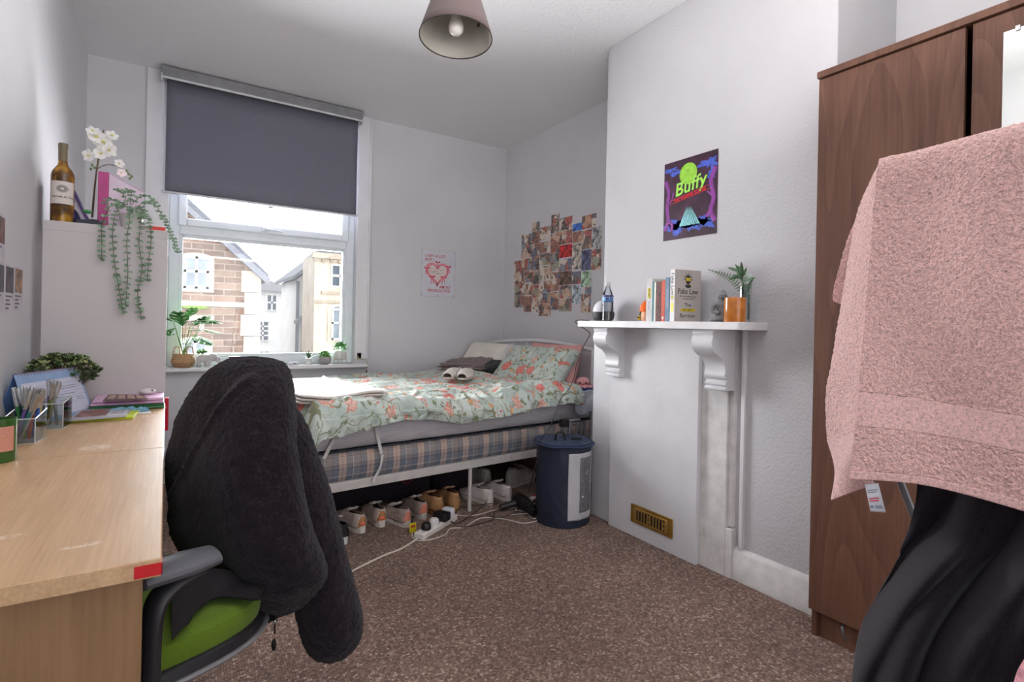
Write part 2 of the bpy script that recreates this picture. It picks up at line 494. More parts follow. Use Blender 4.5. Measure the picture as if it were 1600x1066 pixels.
prof = [(-0.0, 1.0875), (-0.150, 1.0875)] + prof[8:] + [(-0.058, 0.872), (-0.058, 0.862), (-0.068, 0.858), (-0.068, 0.848), (-0.060, 0.843), (-0.060, 0.838), (-0.070, 0.834), (-0.068, 0.824), (0, 0.822)]
for (ya, yb) in ((2.095, 2.198), (1.447, 1.553)):
    part('corbel', G().prism([(2.092 + a, b) for a, b in prof], 'Y', ya, yb), M_FP, fp, bevel=0.004, auto=50, disp=(0.002, 0.04))
# brass vent
M_BRASS = plain('brass', (196, 158, 84), 0.32, 0.85, 0.12, 20)
vt = thing('air_vent', 'small slotted brass air vent screwed to the white fireplace panel', 'vent', (2.062, 1.882, 0.125))
part('face_plate', G().box((2.058, 1.745, 0.078), (2.0645, 2.02, 0.172)), M_BRASS, vt, bevel=0.002)
part('slide', G().box((2.052, 1.775, 0.092), (2.059, 1.99, 0.158)), plain('brass_light', (214, 180, 104), 0.3, 0.85), vt, bevel=0.002)
g = G()
for k in range(10):
    if k in (0, 5): 
        for zz in (0.102, 0.125, 0.148): g.box((2.0508, 1.792 + k * 0.0195 - 0.003, zz - 0.005), (2.0525, 1.792 + k * 0.0195 + 0.003, zz + 0.005))
    else: g.box((2.0508, 1.792 + k * 0.0195 - 0.0045, 0.1), (2.0525, 1.792 + k * 0.0195 + 0.0045, 0.15))
part('slots', g, plain('vent_dark', (28, 20, 12), 0.8), vt, smooth=False)

# pendant lamp
M_SHADE = fuzzy('brown_lampshade_cloth', (84, 72, 72), 500, 0.2, 0.08, 0.1, 0.001)
LC = (0.668, 1.36)
lp = thing('pendant_lamp', 'pendant light with a tapered brown shade and bare white bulb', 'lamp', (LC[0], LC[1], 1.88))
R0, R1 = 0.1005, 0.042
def conev(u, w):
    a = 2 * PI * u; r = R0 + (R1 - R0) * w
    return (LC[0] + r * math.cos(a), LC[1] + r * math.sin(a), 1.884 + 0.19 * w)
part('shade', G().grid(conev, 64, 8, closed_u=True), M_SHADE, lp, solid=0.0015, off=1)
s = N('stained_shade_lining'); v = s.coord()
nz = s.noise(v, 22, 1, 0.3)
s.col(s.ramp(nz.outputs[0], [(0.0, (66, 40, 20)), (0.27, (66, 40, 20)), (0.285, (158, 154, 146)), (1, (170, 166, 158))], 'LINEAR')); s.set(0.6)
part('shade_lining', G().grid(lambda u, w: (LC[0] + (R0 - 0.002 + (R1 - R0) * w) * math.cos(2 * PI * u), LC[1] + (R0 - 0.002 + (R1 - R0) * w) * math.sin(2 * PI * u), 1.885 + 0.188 * w), 64, 8, closed_u=True), s.m, lp)
part('rim', G().tube([(LC[0] + R0 * math.cos(2 * PI * k / 64), LC[1] + R0 * math.sin(2 * PI * k / 64), 1.884) for k in range(65)], 0.0016, 6), plain('rim_dark', (60, 50, 48)), lp)
part('bulb', G().lathe([(0.001, 0), (0.012, 0.002), (0.019, 0.010), (0.0215, 0.022), (0.019, 0.034), (0.0135, 0.048), (0.013, 0.07)], (LC[0], LC[1], 1.893), 24), plain('bulb_white', (236, 230, 226), 0.3), lp)
part('holder', G().lathe([(0.014, 0.0), (0.015, 0.045), (0.006, 0.055)], (LC[0], LC[1], 1.962), 20), plain('holder_white', (214, 210, 204)), lp)
g = G()
for k in range(3):
    a = 2 * PI * k / 3 + 0.4
    g.tube([(LC[0], LC[1], 2.02), (LC[0] + 0.044 * math.cos(a), LC[1] + 0.044 * math.sin(a), 2.068)], 0.0012, 5)
part('spider', g, plain('wire_dark', (60, 55, 52)), lp)
part('cord', G().tube([(LC[0], LC[1], 2.02), (LC[0], LC[1], 2.68)], 0.003), plain('cord_white', (225, 225, 225)), lp)
part('ceiling_rose', G().lathe([(0.012, 0), (0.03, 0.006), (0.036, 0.022)], (LC[0], LC[1], 2.678), 24), plain('cord_white', (225, 225, 225)), lp)

# the shade hangs a little crooked: its rim tips towards the room
TL = Matrix.Rotation(math.radians(-5), 4, RGT)
for o in lp.children:
    if o.name.split('.')[0] in ('shade', 'shade_lining', 'rim', 'spider', 'bulb', 'holder'):
        piv = Vector((0, 0, .14))
        o.data.transform(Matrix.Translation(piv) @ TL @ Matrix.Translation(-piv))
# ================================================================ measuring helpers
def _ray(px, py):
    dx = px - 800; dy = py - 508
    u = (dx * math.cos(ROLL) + dy * math.sin(ROLL)) / 840; w = (dx * math.sin(ROLL) - dy * math.cos(ROLL)) / 840
    return FWD + RGT * u + UP * w
def on_x(px, py, x): r = _ray(px, py); return r * (x / r.x) + Vector((0, 0, 1.09))
def on_y(px, py, y): r = _ray(px, py); return r * (y / r.y) + Vector((0, 0, 1.09))
def on_z(px, py, z): r = _ray(px, py); return r * ((z - 1.09) / r.z) + Vector((0, 0, 1.09))
def at_d(px, py, d): return _ray(px, py) * d + Vector((0, 0, 1.09))

# ================================================================ OUTSIDE THE WINDOW
s = N('stone_rubble'); v = s.coord('Object', (1, 1, 1))
sw = s.n('ShaderNodeSeparateXYZ'); s.l(v, sw.inputs[0]); cb = s.n('ShaderNodeCombineXYZ'); s.l(sw.outputs[0], cb.inputs[0]); s.l(sw.outputs[2], cb.inputs[1])
br = s.n('ShaderNodeTexBrick'); s.l(cb.outputs[0], br.inputs['Vector'])
br.inputs['Scale'].default_value = 2.4; br.inputs['Color1'].default_value = lin((178, 148, 130)); br.inputs['Color2'].default_value = lin((112, 90, 82))
br.inputs['Mortar'].default_value = lin((204, 192, 178)); br.inputs['Mortar Size'].default_value = 0.02; br.inputs['Row Height'].default_value = 0.3; br.inputs['Brick Width'].default_value = 0.9
br.inputs['Bias'].default_value = -0.1
nz = s.noise(v, 3.5, 5, 0.7)
s.col(s.mix(0.35, br.outputs[0], s.ramp(nz.outputs[0], [(0.3, (96, 78, 72)), (0.5, (160, 140, 126)), (0.7, (204, 188, 174))])))
s.set(0.9); M_STONE = s.m
M_ASHLAR = plain('pale_ashlar', (236, 226, 208), 0.8, 0, 0.06, 3)
M_SLATE = plain('roof_slate', (120, 122, 132), 0.6, 0, 0.1, 5)
M_RENDER = plain('white_render', (240, 240, 238), 0.8, 0, 0.03, 2)
M_SASH = plain('painted_sash', (238, 238, 238), 0.5)
M_DARKGL = plain('dark_window_glass', (150, 162, 170), 0.15, 0, 0.2, 2)
M_STREET = plain('street_tarmac', (92, 90, 88), 0.9, 0, 0.08, 4)
struct('street', G().box((-12, YB + 0.35, -3.3), (20, 40, -3.2)), M_STREET, smooth=False)
# stone house to the left
sh = thing('stone_house', 'stone rubble house with pale corner stones and arched window, left through the window', 'building', (0, 12, -3.2))
part('wall', G().prism([(-5, -3.2), (1.56, -3.2), (1.56, 2.05), (0.80, 2.75), (-0.5, 3.9), (-5, 3.9)], 'Y', 12, 17), M_STONE, sh, smooth=False)
part('roof', G().prism([(1.70, 1.86), (1.70, 2.0), (0.80, 2.86), (-0.5, 4.05), (-5, 4.05), (-5, 3.9), (-0.5, 3.88), (0.80, 2.72)], 'Y', 11.72, 17.2), M_SLATE, sh, smooth=False)
part('bargeboard', G().prism([(1.68, 1.80), (1.72, 1.92), (0.80, 2.74), (-0.5, 3.9), (-0.5, 3.8), (0.78, 2.62)], 'Y', 11.66, 11.74), plain('bargeboard_grey', (150, 152, 160), 0.6), sh, smooth=False)
g = G()
for k in range(12): g.box((1.30 - (0.06 if k % 2 else 0), 11.95, -3.2 + k * 0.44), (1.60, 12.0, -3.2 + k * 0.44 + 0.425))
part('corner_stones', g, M_ASHLAR, sh, smooth=False)
part('string_course', G().box((-5, 11.93, 1.33), (1.3, 12, 1.42)), M_ASHLAR, sh, smooth=False)
def arched(cx_, z0, w, h, parent, Yw, n='window'):
    a = [(cx_ - w / 2, z0), (cx_ + w / 2, z0)] + [(cx_ + w / 2 * math.cos(t), z0 + h - w * 0.28 + w * 0.28 * math.sin(t)) for t in [PI * k / 8 for k in range(9)]]
    o = part(n, G().prism([(cx_ + (x - cx_) * 1.42, z0 + (z - z0) * 1.14 - 0.06) for x, z in a], 'Y', Yw - 0.05, Yw), M_ASHLAR, parent, smooth=False)
    part('pane', G().prism(a, 'Y', Yw - 0.07, Yw - 0.051), M_DARKGL, o, smooth=False)
    b = G(); 
    for xx in (cx_ - w / 2 + 0.02, cx_, cx_ + w / 2 - 0.02): b.box((xx - 0.025, Yw - 0.10, z0), (xx + 0.025, Yw - 0.07, z0 + h - (0.12 if xx != cx_ else 0)))
    for zz in (z0 + 0.02, z0 + h * 0.5, z0 + h * 0.9): b.box((cx_ - w / 2, Yw - 0.10, zz - 0.025), (cx_ + w / 2, Yw - 0.07, zz + 0.025))
    part('glazing_bars', b, M_SASH, o, smooth=False)
    return o
arched(0.46, 1.66, 0.42, 0.66, sh, 12)
arched(0.46, 0.05, 0.42, 0.66, sh, 12)
part('creeper', G().ell((0.45, 11.9, 1.30), (0.25, 0.05, 0.03), 12, 6), plain('creeper_green', (150, 190, 90), 0.8), sh, disp=(0.05, 0.05))
part('door_canopy', G().box((0.30, 11.6, 1.05), (0.75, 12, 1.15)).box((0.52, 11.8, 0.85), (0.60, 12, 1.05)), M_ASHLAR, sh, smooth=False)
# white house in the middle
wh = thing('white_house', 'white rendered house with a slate roof between the stone buildings', 'building', (3.6, 22, -3.2))
part('wall', G().box((2.2, 22, -3.2), (7.4, 27, 2.2)), M_RENDER, wh, smooth=False)
part('roof', G().prism([(2.0, 2.2), (4.6, 2.14), (4.6, 2.2), (3.6, 2.44), (2.75, 2.72), (2.0, 2.9)], 'Y', 21.8, 27), plain('slate_light', (172, 172, 176), 0.7), wh, smooth=False)
def plainwin(x0, z0, x1, z1, Yw, parent, bars=(1, 1)):
    o = part('window', G().box((x0 - 0.05, Yw - 0.06, z0 - 0.05), (x1 + 0.05, Yw, z1 + 0.05)), M_SASH, parent, smooth=False)
    part('pane', G().box((x0, Yw - 0.07, z0), (x1, Yw - 0.06, z1)), plain('far_glass', (96, 106, 116), 0.2), o, smooth=False)
    b = G()
    for k in range(bars[0]): xx = x0 + (x1 - x0) * (k + 1) / (bars[0] + 1); b.box((xx - 0.03, Yw - 0.09, z0), (xx + 0.03, Yw - 0.07, z1))
    for k in range(bars[1]): zz = z0 + (z1 - z0) * (k + 1) / (bars[1] + 1); b.box((x0, Yw - 0.09, zz - 0.03), (x1, Yw - 0.07, zz + 0.03))
    part('glazing_bars', b, M_SASH, o, smooth=False)
plainwin(3.17, 1.48, 3.46, 2.02, 22, wh, (1, 1)); plainwin(2.84, 0.34, 3.2, 1.02, 22, wh, (1, 3))
plainwin(2.9, -0.45, 3.25, -0.1, 22, wh, (1, 1))
# timber gabled house
gh = thing('gabled_house', 'pale gabled house with a dark sloping eave, right of the white house', 'building', (3.4, 16, -3.2))
part('wall', G().prism([(3.06, -3.2), (5.2, -3.2), (5.2, 4.1), (3.55, 2.7), (3.06, 2.25)], 'Y', 16, 18.4), M_RENDER, gh, smooth=False)
part('eave', G().prism([(2.9, 2.22), (2.9, 2.32), (3.6, 2.92), (5.2, 4.3), (5.2, 4.15), (3.6, 2.75)], 'Y', 15.6, 18.6), M_SLATE, gh, smooth=False)
part('downpipe', G().box((3.04, 15.9, -3.2), (3.11, 16, 2.2)), M_SLATE, gh, smooth=False)
part('window', G().box((3.2, 15.95, -1.0), (3.32, 16, 1.1)).box((3.40, 15.95, 1.3), (3.5, 16, 2.5)), plain('far_glass', (96, 106, 116), 0.2), gh, smooth=False)
part('porch', G().prism([(3.0, 1.1), (3.5, 1.42), (3.5, 1.30), (3.0, 1.0)], 'Y', 15.6, 16), M_SLATE, gh, smooth=False)
# ornate house at the right edge
oh = thing('ornate_house', 'cream stone house with a moulded cornice, at the right edge of the window', 'building', (3.6, 14, -3.2))
part('wall', G().box((3.09, 14, -3.2), (6.5, 15.4, 2.75)), M_ASHLAR, oh, smooth=False)
g = G().box((3.0, 13.85, 2.66), (6.5, 14.0, 2.80))
for k in range(10): g.box((3.05 + k * 0.2, 13.9, 2.58), (3.13 + k * 0.2, 14.0, 2.66))
part('cornice', g, plain('cornice_stone', (205, 190, 170), 0.8), oh, smooth=False)
part('roof', G().prism([(3.09, 2.75), (6.5, 2.75), (6.5, 4.0), (4.6, 4.0)], 'Y', 14.1, 15.4), M_SLATE, oh, smooth=False)
plainwin(3.52, 2.0, 3.9, 2.5, 14, oh, (1, 1)); arched(3.72, 0.62, 0.42, 0.86, oh, 14)
part('string_course', G().box((3.07, 13.94, 1.55), (6.5, 14, 1.62)).box((3.25, 13.9, 1.78), (3.7, 14, 1.85)), plain('cornice_stone', (205, 190, 170)), oh, smooth=False)
car = thing('parked_car', 'distant pale parked car glimpsed above the window sill', 'car', (3.4, 19, -3.2))
ccx = on_y(438, 553, 19)
M_CAR = plain('car_pale', (200, 180, 180), 0.3)
part('body', G().prism([(ccx.x - 0.5, -0.9), (ccx.x + 0.5, -0.9), (ccx.x + 0.48, -0.3), (ccx.x + 0.3, -0.16), (ccx.x, 0.0), (ccx.x - 0.25, -0.12), (ccx.x - 0.5, -0.35)], 'Y', 19, 20.4), M_CAR, car, bevel=0.04)
part('plinth', G().box((ccx.x - 0.8, 18.9, -3.2), (ccx.x + 0.8, 20.6, -0.9)), M_RENDER, car, smooth=False)

# ================================================================ DESK
s = N('beech_laminate'); v = s.coord('Object', (1, 0.14, 1)); 
rings = s.noise(v, 13, 5, 0.6, 1.0); fine = s.noise(s.coord('Object', (1, 0.03, 1)), 190, 3, 0.6)
f = s.math('ADD', s.math('MULTIPLY', rings.outputs[0], 0.55), s.math('MULTIPLY', fine.outputs[0], 0.45))
basec = s.ramp(f, [(0.3, (174, 138, 100)), (0.5, (193, 157, 119)), (0.7, (210, 176, 139))])
s.set(0.36, 0, 0.5)
def stain(cx_, cy_, rx, ry, rot=0):
    tc = s.n('ShaderNodeTexCoord'); mp = s.n('ShaderNodeMapping', vector_type='TEXTURE')
    mp.inputs['Location'].default_value = (cx_ + 0.2, cy_ - 1.7, 0.73); mp.inputs['Rotation'].default_value = (0, 0, rot); mp.inputs['Scale'].default_value = (rx, ry, 1)
    s.l(tc.outputs['Object'], mp.inputs[0])
    ln = s.n('ShaderNodeVectorMath', operation='LENGTH'); s.l(mp.outputs[0], ln.inputs[0])
    return s.ramp(ln.outputs['Value'], [(0.55, (1, 1, 1, 1)), (1.0, (0, 0, 0, 1))])
sn = s.ramp(s.noise(s.coord(), 75, 4, 0.7).outputs[0], [(0.42, (0, 0, 0, 1)), (0.56, (1, 1, 1, 1))])
acc = None
for a_ in [(on_z(126, 853, .73), 0.03, 0.012, 0.1), (on_z(8, 840, .73), 0.03, 0.012, 0.2), (on_z(150, 699, .73), 0.045, 0.05, 0.3), (on_z(128, 674, .73), 0.01, 0.05, -0.3), (on_z(230, 650, .73), 0.03, 0.05, 0)]:
    q = stain(a_[0].x, a_[0].y, a_[1], a_[2], a_[3]); acc = q if acc is None else s.mix(1.0, acc, q, 'LIGHTEN')
s.col(s.mix(s.math('MULTIPLY', s.math('MULTIPLY', acc, sn), 0.55), basec, (238, 226, 212)))
s.bump(fine.outputs[0], 0.05, 0.002)
M_DESK = s.m
M_DESKV = wood('beech_laminate_upright', (118, 88, 58), (146, 112, 78), 1, 'Z', 0.5, 8)
dk = thing('desk', 'long pale beech desk along the left wall, red tape on its corner', 'desk', (-0.2, 1.7, 0))
part('desktop', G().box((XL + 0.002, 0.958, 0.702), (0.0, 1.776, 0.73)), M_DESK, dk, bevel=0.002, world=True)
part('desktop', G().box((XL + 0.002, 1.778, 0.702), (0.0, 2.70, 0.73)), M_DESK, dk, bevel=0.002)
part('end_panel', G().box((XL + 0.004, 0.985, 0), (-0.024, 1.005, 0.702)), M_DESKV, dk, bevel=0.001)
part('end_panel', G().box((XL + 0.004, 1.755, 0), (-0.024, 1.775, 0.702)), M_DESKV, dk, bevel=0.001)
part('end_panel', G().box((XL + 0.004, 2.66, 0), (-0.024, 2.68, 0.702)), M_DESKV, dk, bevel=0.001)
part('back_panel', G().box((XL + 0.004, 1.005, 0.30), (XL + 0.02, 2.66, 0.702)), M_DESKV, dk, bevel=0.001)
part('red_tape', G().box((-0.034, 0.9568, 0.7055), (0.0006, 0.9582, 0.7235)).box((-0.0002, 0.9568, 0.7055), (0.0008, 0.985, 0.7235)), plain('red_tape', (196, 20, 30), 0.35), dk, smooth=False)

# ================================================================ WHITE SHELVING UNIT
M_CAB = plain('white_foil_board', (206, 199, 199), 0.45, 0, 0.02, 3)
cb_ = thing('shelving_unit', 'white cube shelving unit standing end-on beyond the desk', 'shelving', (-0.2, 3.11, 0))
part('end_panel', G().box((-0.408, 2.72, 0.0), (-0.002, 2.758, 1.422)), M_CAB, cb_, bevel=0.001)
part('end_panel', G().box((-0.408, 3.46, 0.0), (-0.002, 3.498, 1.422)), M_CAB, cb_, bevel=0.001)
part('top_panel', G().box((-0.408, 2.72, 1.422), (-0.002, 3.498, 1.459)), M_CAB, cb_, bevel=0.001)
part('base_panel', G().box((-0.408, 2.758, 0.0), (-0.002, 3.46, 0.038)), M_CAB, cb_, bevel=0.001)
part('divider', G().box((-0.406, 3.101, 0.038), (-0.002, 3.117, 1.422)), M_CAB, cb_, bevel=0.001)
for zz in (0.37, 0.71, 1.05):
    part('shelf', G().box((-0.406, 2.758, zz), (-0.002, 3.101, zz + 0.016)).box((-0.406, 3.117, zz), (-0.002, 3.46, zz + 0.016)), M_CAB, cb_, bevel=0.001)
rf = G().box((-0.25, 2.77, 0.50), (0.016, 2.81, 0.70))
# ---- items on the shelving unit
ZT = 1.459
def bottle_lathe(c, prof, n=32): return G().lathe(prof, c, n)
wb = thing('wine_bottle', 'amber wine bottle with a cream label on the shelving unit', 'bottle', (-0.362, 2.8, ZT))
c = (-0.362, 2.8, ZT)
body = [(0.001, 0.002), (0.034, 0.0), (0.0375, 0.004), (0.0375, 0.19), (0.035, 0.205), (0.026, 0.222), (0.0175, 0.234), (0.0145, 0.248), (0.014, 0.305)]
s = N('amber_wine_glass'); v = s.coord()
s.b.inputs['Transmission Weight'].default_value = 0.25; s.set(0.06, 0, 0.6); s.b.inputs['Transmission Weight'].default_value = 0.25
s.col(s.ramp(s.noise(v, 16, 2).outputs[0], [(0.35, (74, 44, 8)), (0.52, (128, 84, 14)), (0.62, (196, 140, 24))]))
part('glass_body', bottle_lathe(c, body), s.m, wb)
part('capsule', bottle_lathe(c, [(0.0155, 0.252), (0.0158, 0.30), (0.0165, 0.302), (0.0165, 0.318), (0.015, 0.322), (0.001, 0.322)], 28), plain('capsule_olive', (124, 112, 88), 0.4, 0.2), wb)
def wrap(c, r, a0, a1, z0, z1, n=24):
    return G().grid(lambda u, w: (c[0] + r * math.cos(a0 + (a1 - a0) * u), c[1] + r * math.sin(a0 + (a1 - a0) * u), c[2] + z0 + (z1 - z0) * w), n, 6)
s = N('wine_label'); tc = s.n('ShaderNodeTexCoord'); mp = s.n('ShaderNodeMapping', vector_type='TEXTURE')
mp.inputs['Location'].default_value = (0.004, -0.0375, 0.135); mp.inputs['Scale'].default_value = (0.021, 1, 0.0165); s.l(tc.outputs['Object'], mp.inputs[0])
ln = s.n('ShaderNodeVectorMath', operation='LENGTH'); s.l(mp.outputs[0], ln.inputs[0])
s.col(s.ramp(ln.outputs['Value'], [(0.0, (226, 216, 206)), (0.28, (226, 216, 206)), (0.3, (140, 132, 128)), (0.66, (156, 148, 144)), (0.95, (196, 188, 182)), (1.0, (226, 216, 208))]))
s.set(0.6)
M_LBL = s.m
lb = part('label', wrap(c, 0.0381, -PI / 2 - 1.25, -PI / 2 + 1.25, 0.075, 0.165), M_LBL, wb)
def wraptext(txt, size, c, r, a, z, m, parent, **k):
    g = text_geo(txt, size, Matrix.Identity(4), 0.0001, **k)
    g.v = [(c[0] + (r + p[2]) * math.cos(a + p[0] / r), c[1] + (r + p[2]) * math.sin(a + p[0] / r), c[2] + z + p[1]) for p in g.v]
    return part('lettering', g, m, parent, smooth=False)
M_INK = plain('dark_ink', (44, 38, 38), 0.6)
wraptext('Corvela do Dou', 0.0115, c, 0.0384, -PI / 2 + 0.15, 0.103, M_INK, lb, bold=0.0002, shear=0.2)
# orchid: two brown stems in a hidden pot, white blooms
M_STEM = plain('orchid_stem', (104, 88, 70), 0.6); M_PETAL = plain('white_petal', (236, 234, 230), 0.5, 0, 0.03)
M_PETALY = plain('yellow_petal_centre', (222, 214, 130), 0.5)
oc = thing('orchid', 'white orchid with brown stems leaning in the corner', 'plant', (-0.26, 2.97, ZT))
YO = 2.97
stems = [[(145, 340), (148, 300), (152, 265), (158, 232), (162, 203)], [(143, 340), (146, 305), (150, 270), (157, 225), (161, 215)], [(152, 264), (165, 258), (180, 259), (195, 267), (206, 275)]]
base = on_y(145, 345, YO)
part('pot', G().lathe([(0.03, 0), (0.036, 0.05), (0.034, 0.05), (0.001, 0.045)], (base.x, YO, ZT), 20), plain('small_dark_pot', (60, 60, 62), 0.5), oc)
for st in stems:
    part('stem', G().tube(spline([on_y(x, y, YO) for x, y in st], 6), 0.0022, 6), M_STEM, oc)
def flower(cn, r, nrm, seed):
    g = G(); q = Vector(nrm).to_track_quat('Z', 'Y').to_matrix().to_4x4(); q.translation = cn
    rr = random.Random(seed); a0 = rr.random() * 6
    for k in range(5):
        a = a0 + 2 * PI * k / 5
        w = 0.62 if k % 2 else 0.42
        def fn(u, v, a=a, w=w):
            x = v * r; y = (u - 0.5) * 2 * w * r * math.sin(PI * min(1, v * 0.92 + 0.05)) ** 0.7
            z = 0.25 * r * v * v - 0.1 * r * abs(u - 0.5)
            return (x * math.cos(a) - y * math.sin(a), x * math.sin(a) + y * math.cos(a), z)
        g.grid(fn, 6, 6, M=q)
    return g, q
for i, (x, y, r, nr) in enumerate([(150, 214, .036, (.3, -1, .3)), (162, 222, .040, (-.2, -1, 0)), (170, 235, .032, (.5, -1, 0)), (158, 240, .03, (-.4, -1, .1)), (139, 243, .028, (-.7, -1, -.2)), (186, 256, .022, (.3, -1, .4)), (190, 270, .02, (.2, -1, -.4)), (145, 205, .026, (0, -1, .6)), (175, 212, .026, (.3, -1, .5))]):
    g, q = flower(on_y(x, y, YO - 0.01), r, nr, i)
    fl = part('bloom', g, M_PETAL, oc, solid=0.0006)
    part('bloom_centre', G().ell((0, 0, 0.004), (r * .22, r * .16, r * .2), 8, 6, M=q), M_PETALY, fl)
for (x, y) in [(201, 272), (206, 276), (198, 267), (144, 258), (142, 264), (148, 262), (203, 279)]:
    part('bud', G().ell(on_y(x, y, YO), (0.005, 0.005, 0.007), 8, 6), plain('bud_green', (96, 118, 66), 0.5), oc)
# magenta and pale magazine file
pf = thing('magazine_file', 'pink upright box file with a pale side behind the trailing plant', 'box', (-0.2, 2.89, ZT))
a = on_y(152, 340, 2.87); b = on_y(169, 340, 2.87); top = on_y(160, 268, 2.87).z
part('spine', G().box((a.x, 2.87, ZT), (b.x, 3.12, top)), plain('magenta_card', (190, 78, 138), 0.5), pf, bevel=0.002)
q = on_y(225, 300, 2.872)
part('front_panel', G().prism([(b.x, ZT), (q.x, ZT), (q.x, q.z), (b.x, top)], 'Y', 2.874, 2.882), plain('pale_pink_card', (226, 206, 222), 0.5), pf, bevel=0.001)
part('edge', G().prism([(b.x, top - .004), (b.x, top + 0.002), (q.x, q.z + 0.002), (q.x, q.z - .004)], 'Y', 2.872, 2.885), plain('pale_edge', (200, 182, 198), 0.5), pf, bevel=0.0005)
# purple bag with ribbons behind the bottle
pb = thing('gift_bag', 'dark navy and purple gift bag with pale ribbons behind the wine bottle', 'bag', (-0.30, 2.89, ZT))
x0 = on_y(72, 300, 2.91).x; x1 = on_y(135, 330, 2.91).x
part('bag_side', G().prism([(-0.405, ZT), (x1, ZT), (x1 - .03, ZT + .07), (x1 - .055, ZT + .10), (-0.36, ZT + .16), (-0.405, ZT + .165)], 'Y', 2.89, 2.96), plain('navy_card', (52, 44, 104), 0.4), pb, bevel=0.004)
part('ribbon', G().tube(spline([on_y(x, y, 2.87) for x, y in [(108, 285), (115, 300), (124, 325), (132, 346)]], 5), [0.004] * 16, 6, flat=2.2), plain('lilac_ribbon', (206, 196, 216), 0.4), pb)
part('ribbon', G().tube(spline([on_y(x, y, 2.86) for x, y in [(112, 292), (122, 312), (130, 330), (140, 347)]], 5), [0.003] * 16, 6, flat=2.0), plain('purple_ribbon', (92, 70, 128), 0.4), pb)
part('bow', G().ell(on_y(136, 331, 2.86), (0.018, 0.006, 0.008), 10, 6), plain('green_ribbon', (70, 150, 88), 0.4), pb, disp=(0.006, 0.02))
dt = thing('document_tray', 'dark low tray between the orchid and the pink file', 'tray', (-0.24, 2.83, ZT))
x0 = on_y(118, 345, 2.83).x; x1 = on_y(158, 348, 2.83).x
part('tray_wall', G().box((x0, 2.835, ZT), (x1, 2.86, ZT + 0.032)), plain('tray_dark', (64, 66, 78), 0.5), dt, bevel=0.002)
rp = thing('red_packet', 'flat red and white packet on the corner of the shelving unit', 'packet', (-0.04, 2.77, ZT))
part('packet', G().box((-0.075, 2.745, ZT), (-0.012, 2.83, ZT + 0.018)), plain('packet_red', (226, 66, 56), 0.4), rp, bevel=0.002)
part('paper_slip', G().box((-0.10, 2.77, ZT + 0.018), (-0.02, 2.85, ZT + 0.028)), plain('paper_white', (236, 234, 236), 0.6), rp, bevel=0.001)
rb = thing('red_folder', 'red folder poking out of the shelving unit beside the desk', 'folder', (-0.1, 2.78, 0.60))
part('cover', G().box((-0.25, 2.77, 0.60), (0.013, 2.79, 0.742)), plain('folder_red', (200, 22, 52), 0.4), rb, bevel=0.002)

# trailing eucalyptus
def leaf_rows(L, W, bend=0.2, n=5):
    """one leaf along +x, W half-width, curving down"""
    def fn(u, v):
        x = v * L; w = W * math.sin(PI * min(1, 0.04 + v * 0.96)) ** 0.8
        return (x, (u - 0.5) * 2 * w, -bend * L * v * v + 0.18 * w * abs(u - 0.5) * 2)
    return fn
def put_leaf(g, p, d, up, L, W, bend=0.2, nu=4, nv=5):
    d = Vector(d).normalized(); up = Vector(up); y = up.cross(d)
    if y.length < 1e-4: y = Vector((0, 1, 0)).cross(d)
    y.normalize(); z = d.cross(y)
    M = Matrix.Identity(4)
    for i in range(3):
        M[i][0] = d[i]; M[i][1] = y[i]; M[i][2] = z[i]; M[i][3] = p[i]
    g.grid(leaf_rows(L, W, bend), nu, nv, M=M)
M_EUC = plain('eucalyptus_leaf', (122, 146, 122), 0.6, 0, 0.3, 40)
M_EUCS = plain('eucalyptus_stem', (92, 84, 64), 0.7)
eu = thing('trailing_plant', 'trailing eucalyptus plant spilling over the front of the shelving unit', 'plant', (-0.14, 2.77, ZT))
pc = on_y(205, 340, 2.785)
part('pot', G().lathe([(0.034, 0), (0.044, 0.06), (0.046, 0.062), (0.042, 0.064), (0.04, 0.055), (0.001, 0.05)], (pc.x, 2.785, ZT), 24), plain('pot_pale', (214, 210, 208), 0.5), eu)
r_ = random.Random(3)
strands = [[(200, 325), (175, 320), (160, 350), (159, 380), (159, 408)], [(195, 320), (182, 330), (176, 360), (178, 400), (184, 440), (193, 492)],
           [(205, 322), (202, 345), (198, 380), (200, 420), (198, 455), (196, 480)], [(212, 322), (220, 345), (217, 380), (222, 420), (215, 460), (221, 500)],
           [(218, 320), (232, 345), (236, 375), (232, 410), (230, 440)], [(220, 318), (240, 318), (252, 335), (262, 355), (271, 375), (278, 395)],
           [(200, 320), (190, 300), (180, 296)], [(205, 320), (225, 305), (245, 318)], [(200, 320), (172, 312), (163, 318)], [(203, 320), (205, 298), (195, 300)]]
for i, st in enumerate(strands):
    yy = [2.77] + [2.695 - 0.006 * (i % 3)] * (len(st) - 1)
    if i in (6, 7, 8, 9): yy = [2.77, 2.755, 2.74][:len(st)]
    pts = spline([on_y(x, y, q) for (x, y), q in zip(st, yy)], 8)
    g = G(); gs = G().tube(pts, 0.0013, 5)
    acc = 0
    for k in range(1, len(pts)):
        p = Vector(pts[k]); q = Vector(pts[k - 1]); acc += (p - q).length
        if acc > 0.0135:
            acc = 0
            for sd in (0, PI):
                a = r_.random() * 1.2 + sd
                d = Vector((math.cos(a), -abs(math.sin(a)) * 0.45 - 0.1, r_.uniform(-0.35, 0.45)))
                put_leaf(g, p, d, (r_.uniform(-.6, .6), -1, r_.uniform(-.2, .9)), r_.uniform(0.011, 0.018), r_.uniform(0.0050, 0.0078), 0.2, 4, 5)
    o = part('strand', gs, M_EUCS, eu); part('leaves', g, M_EUC, o)
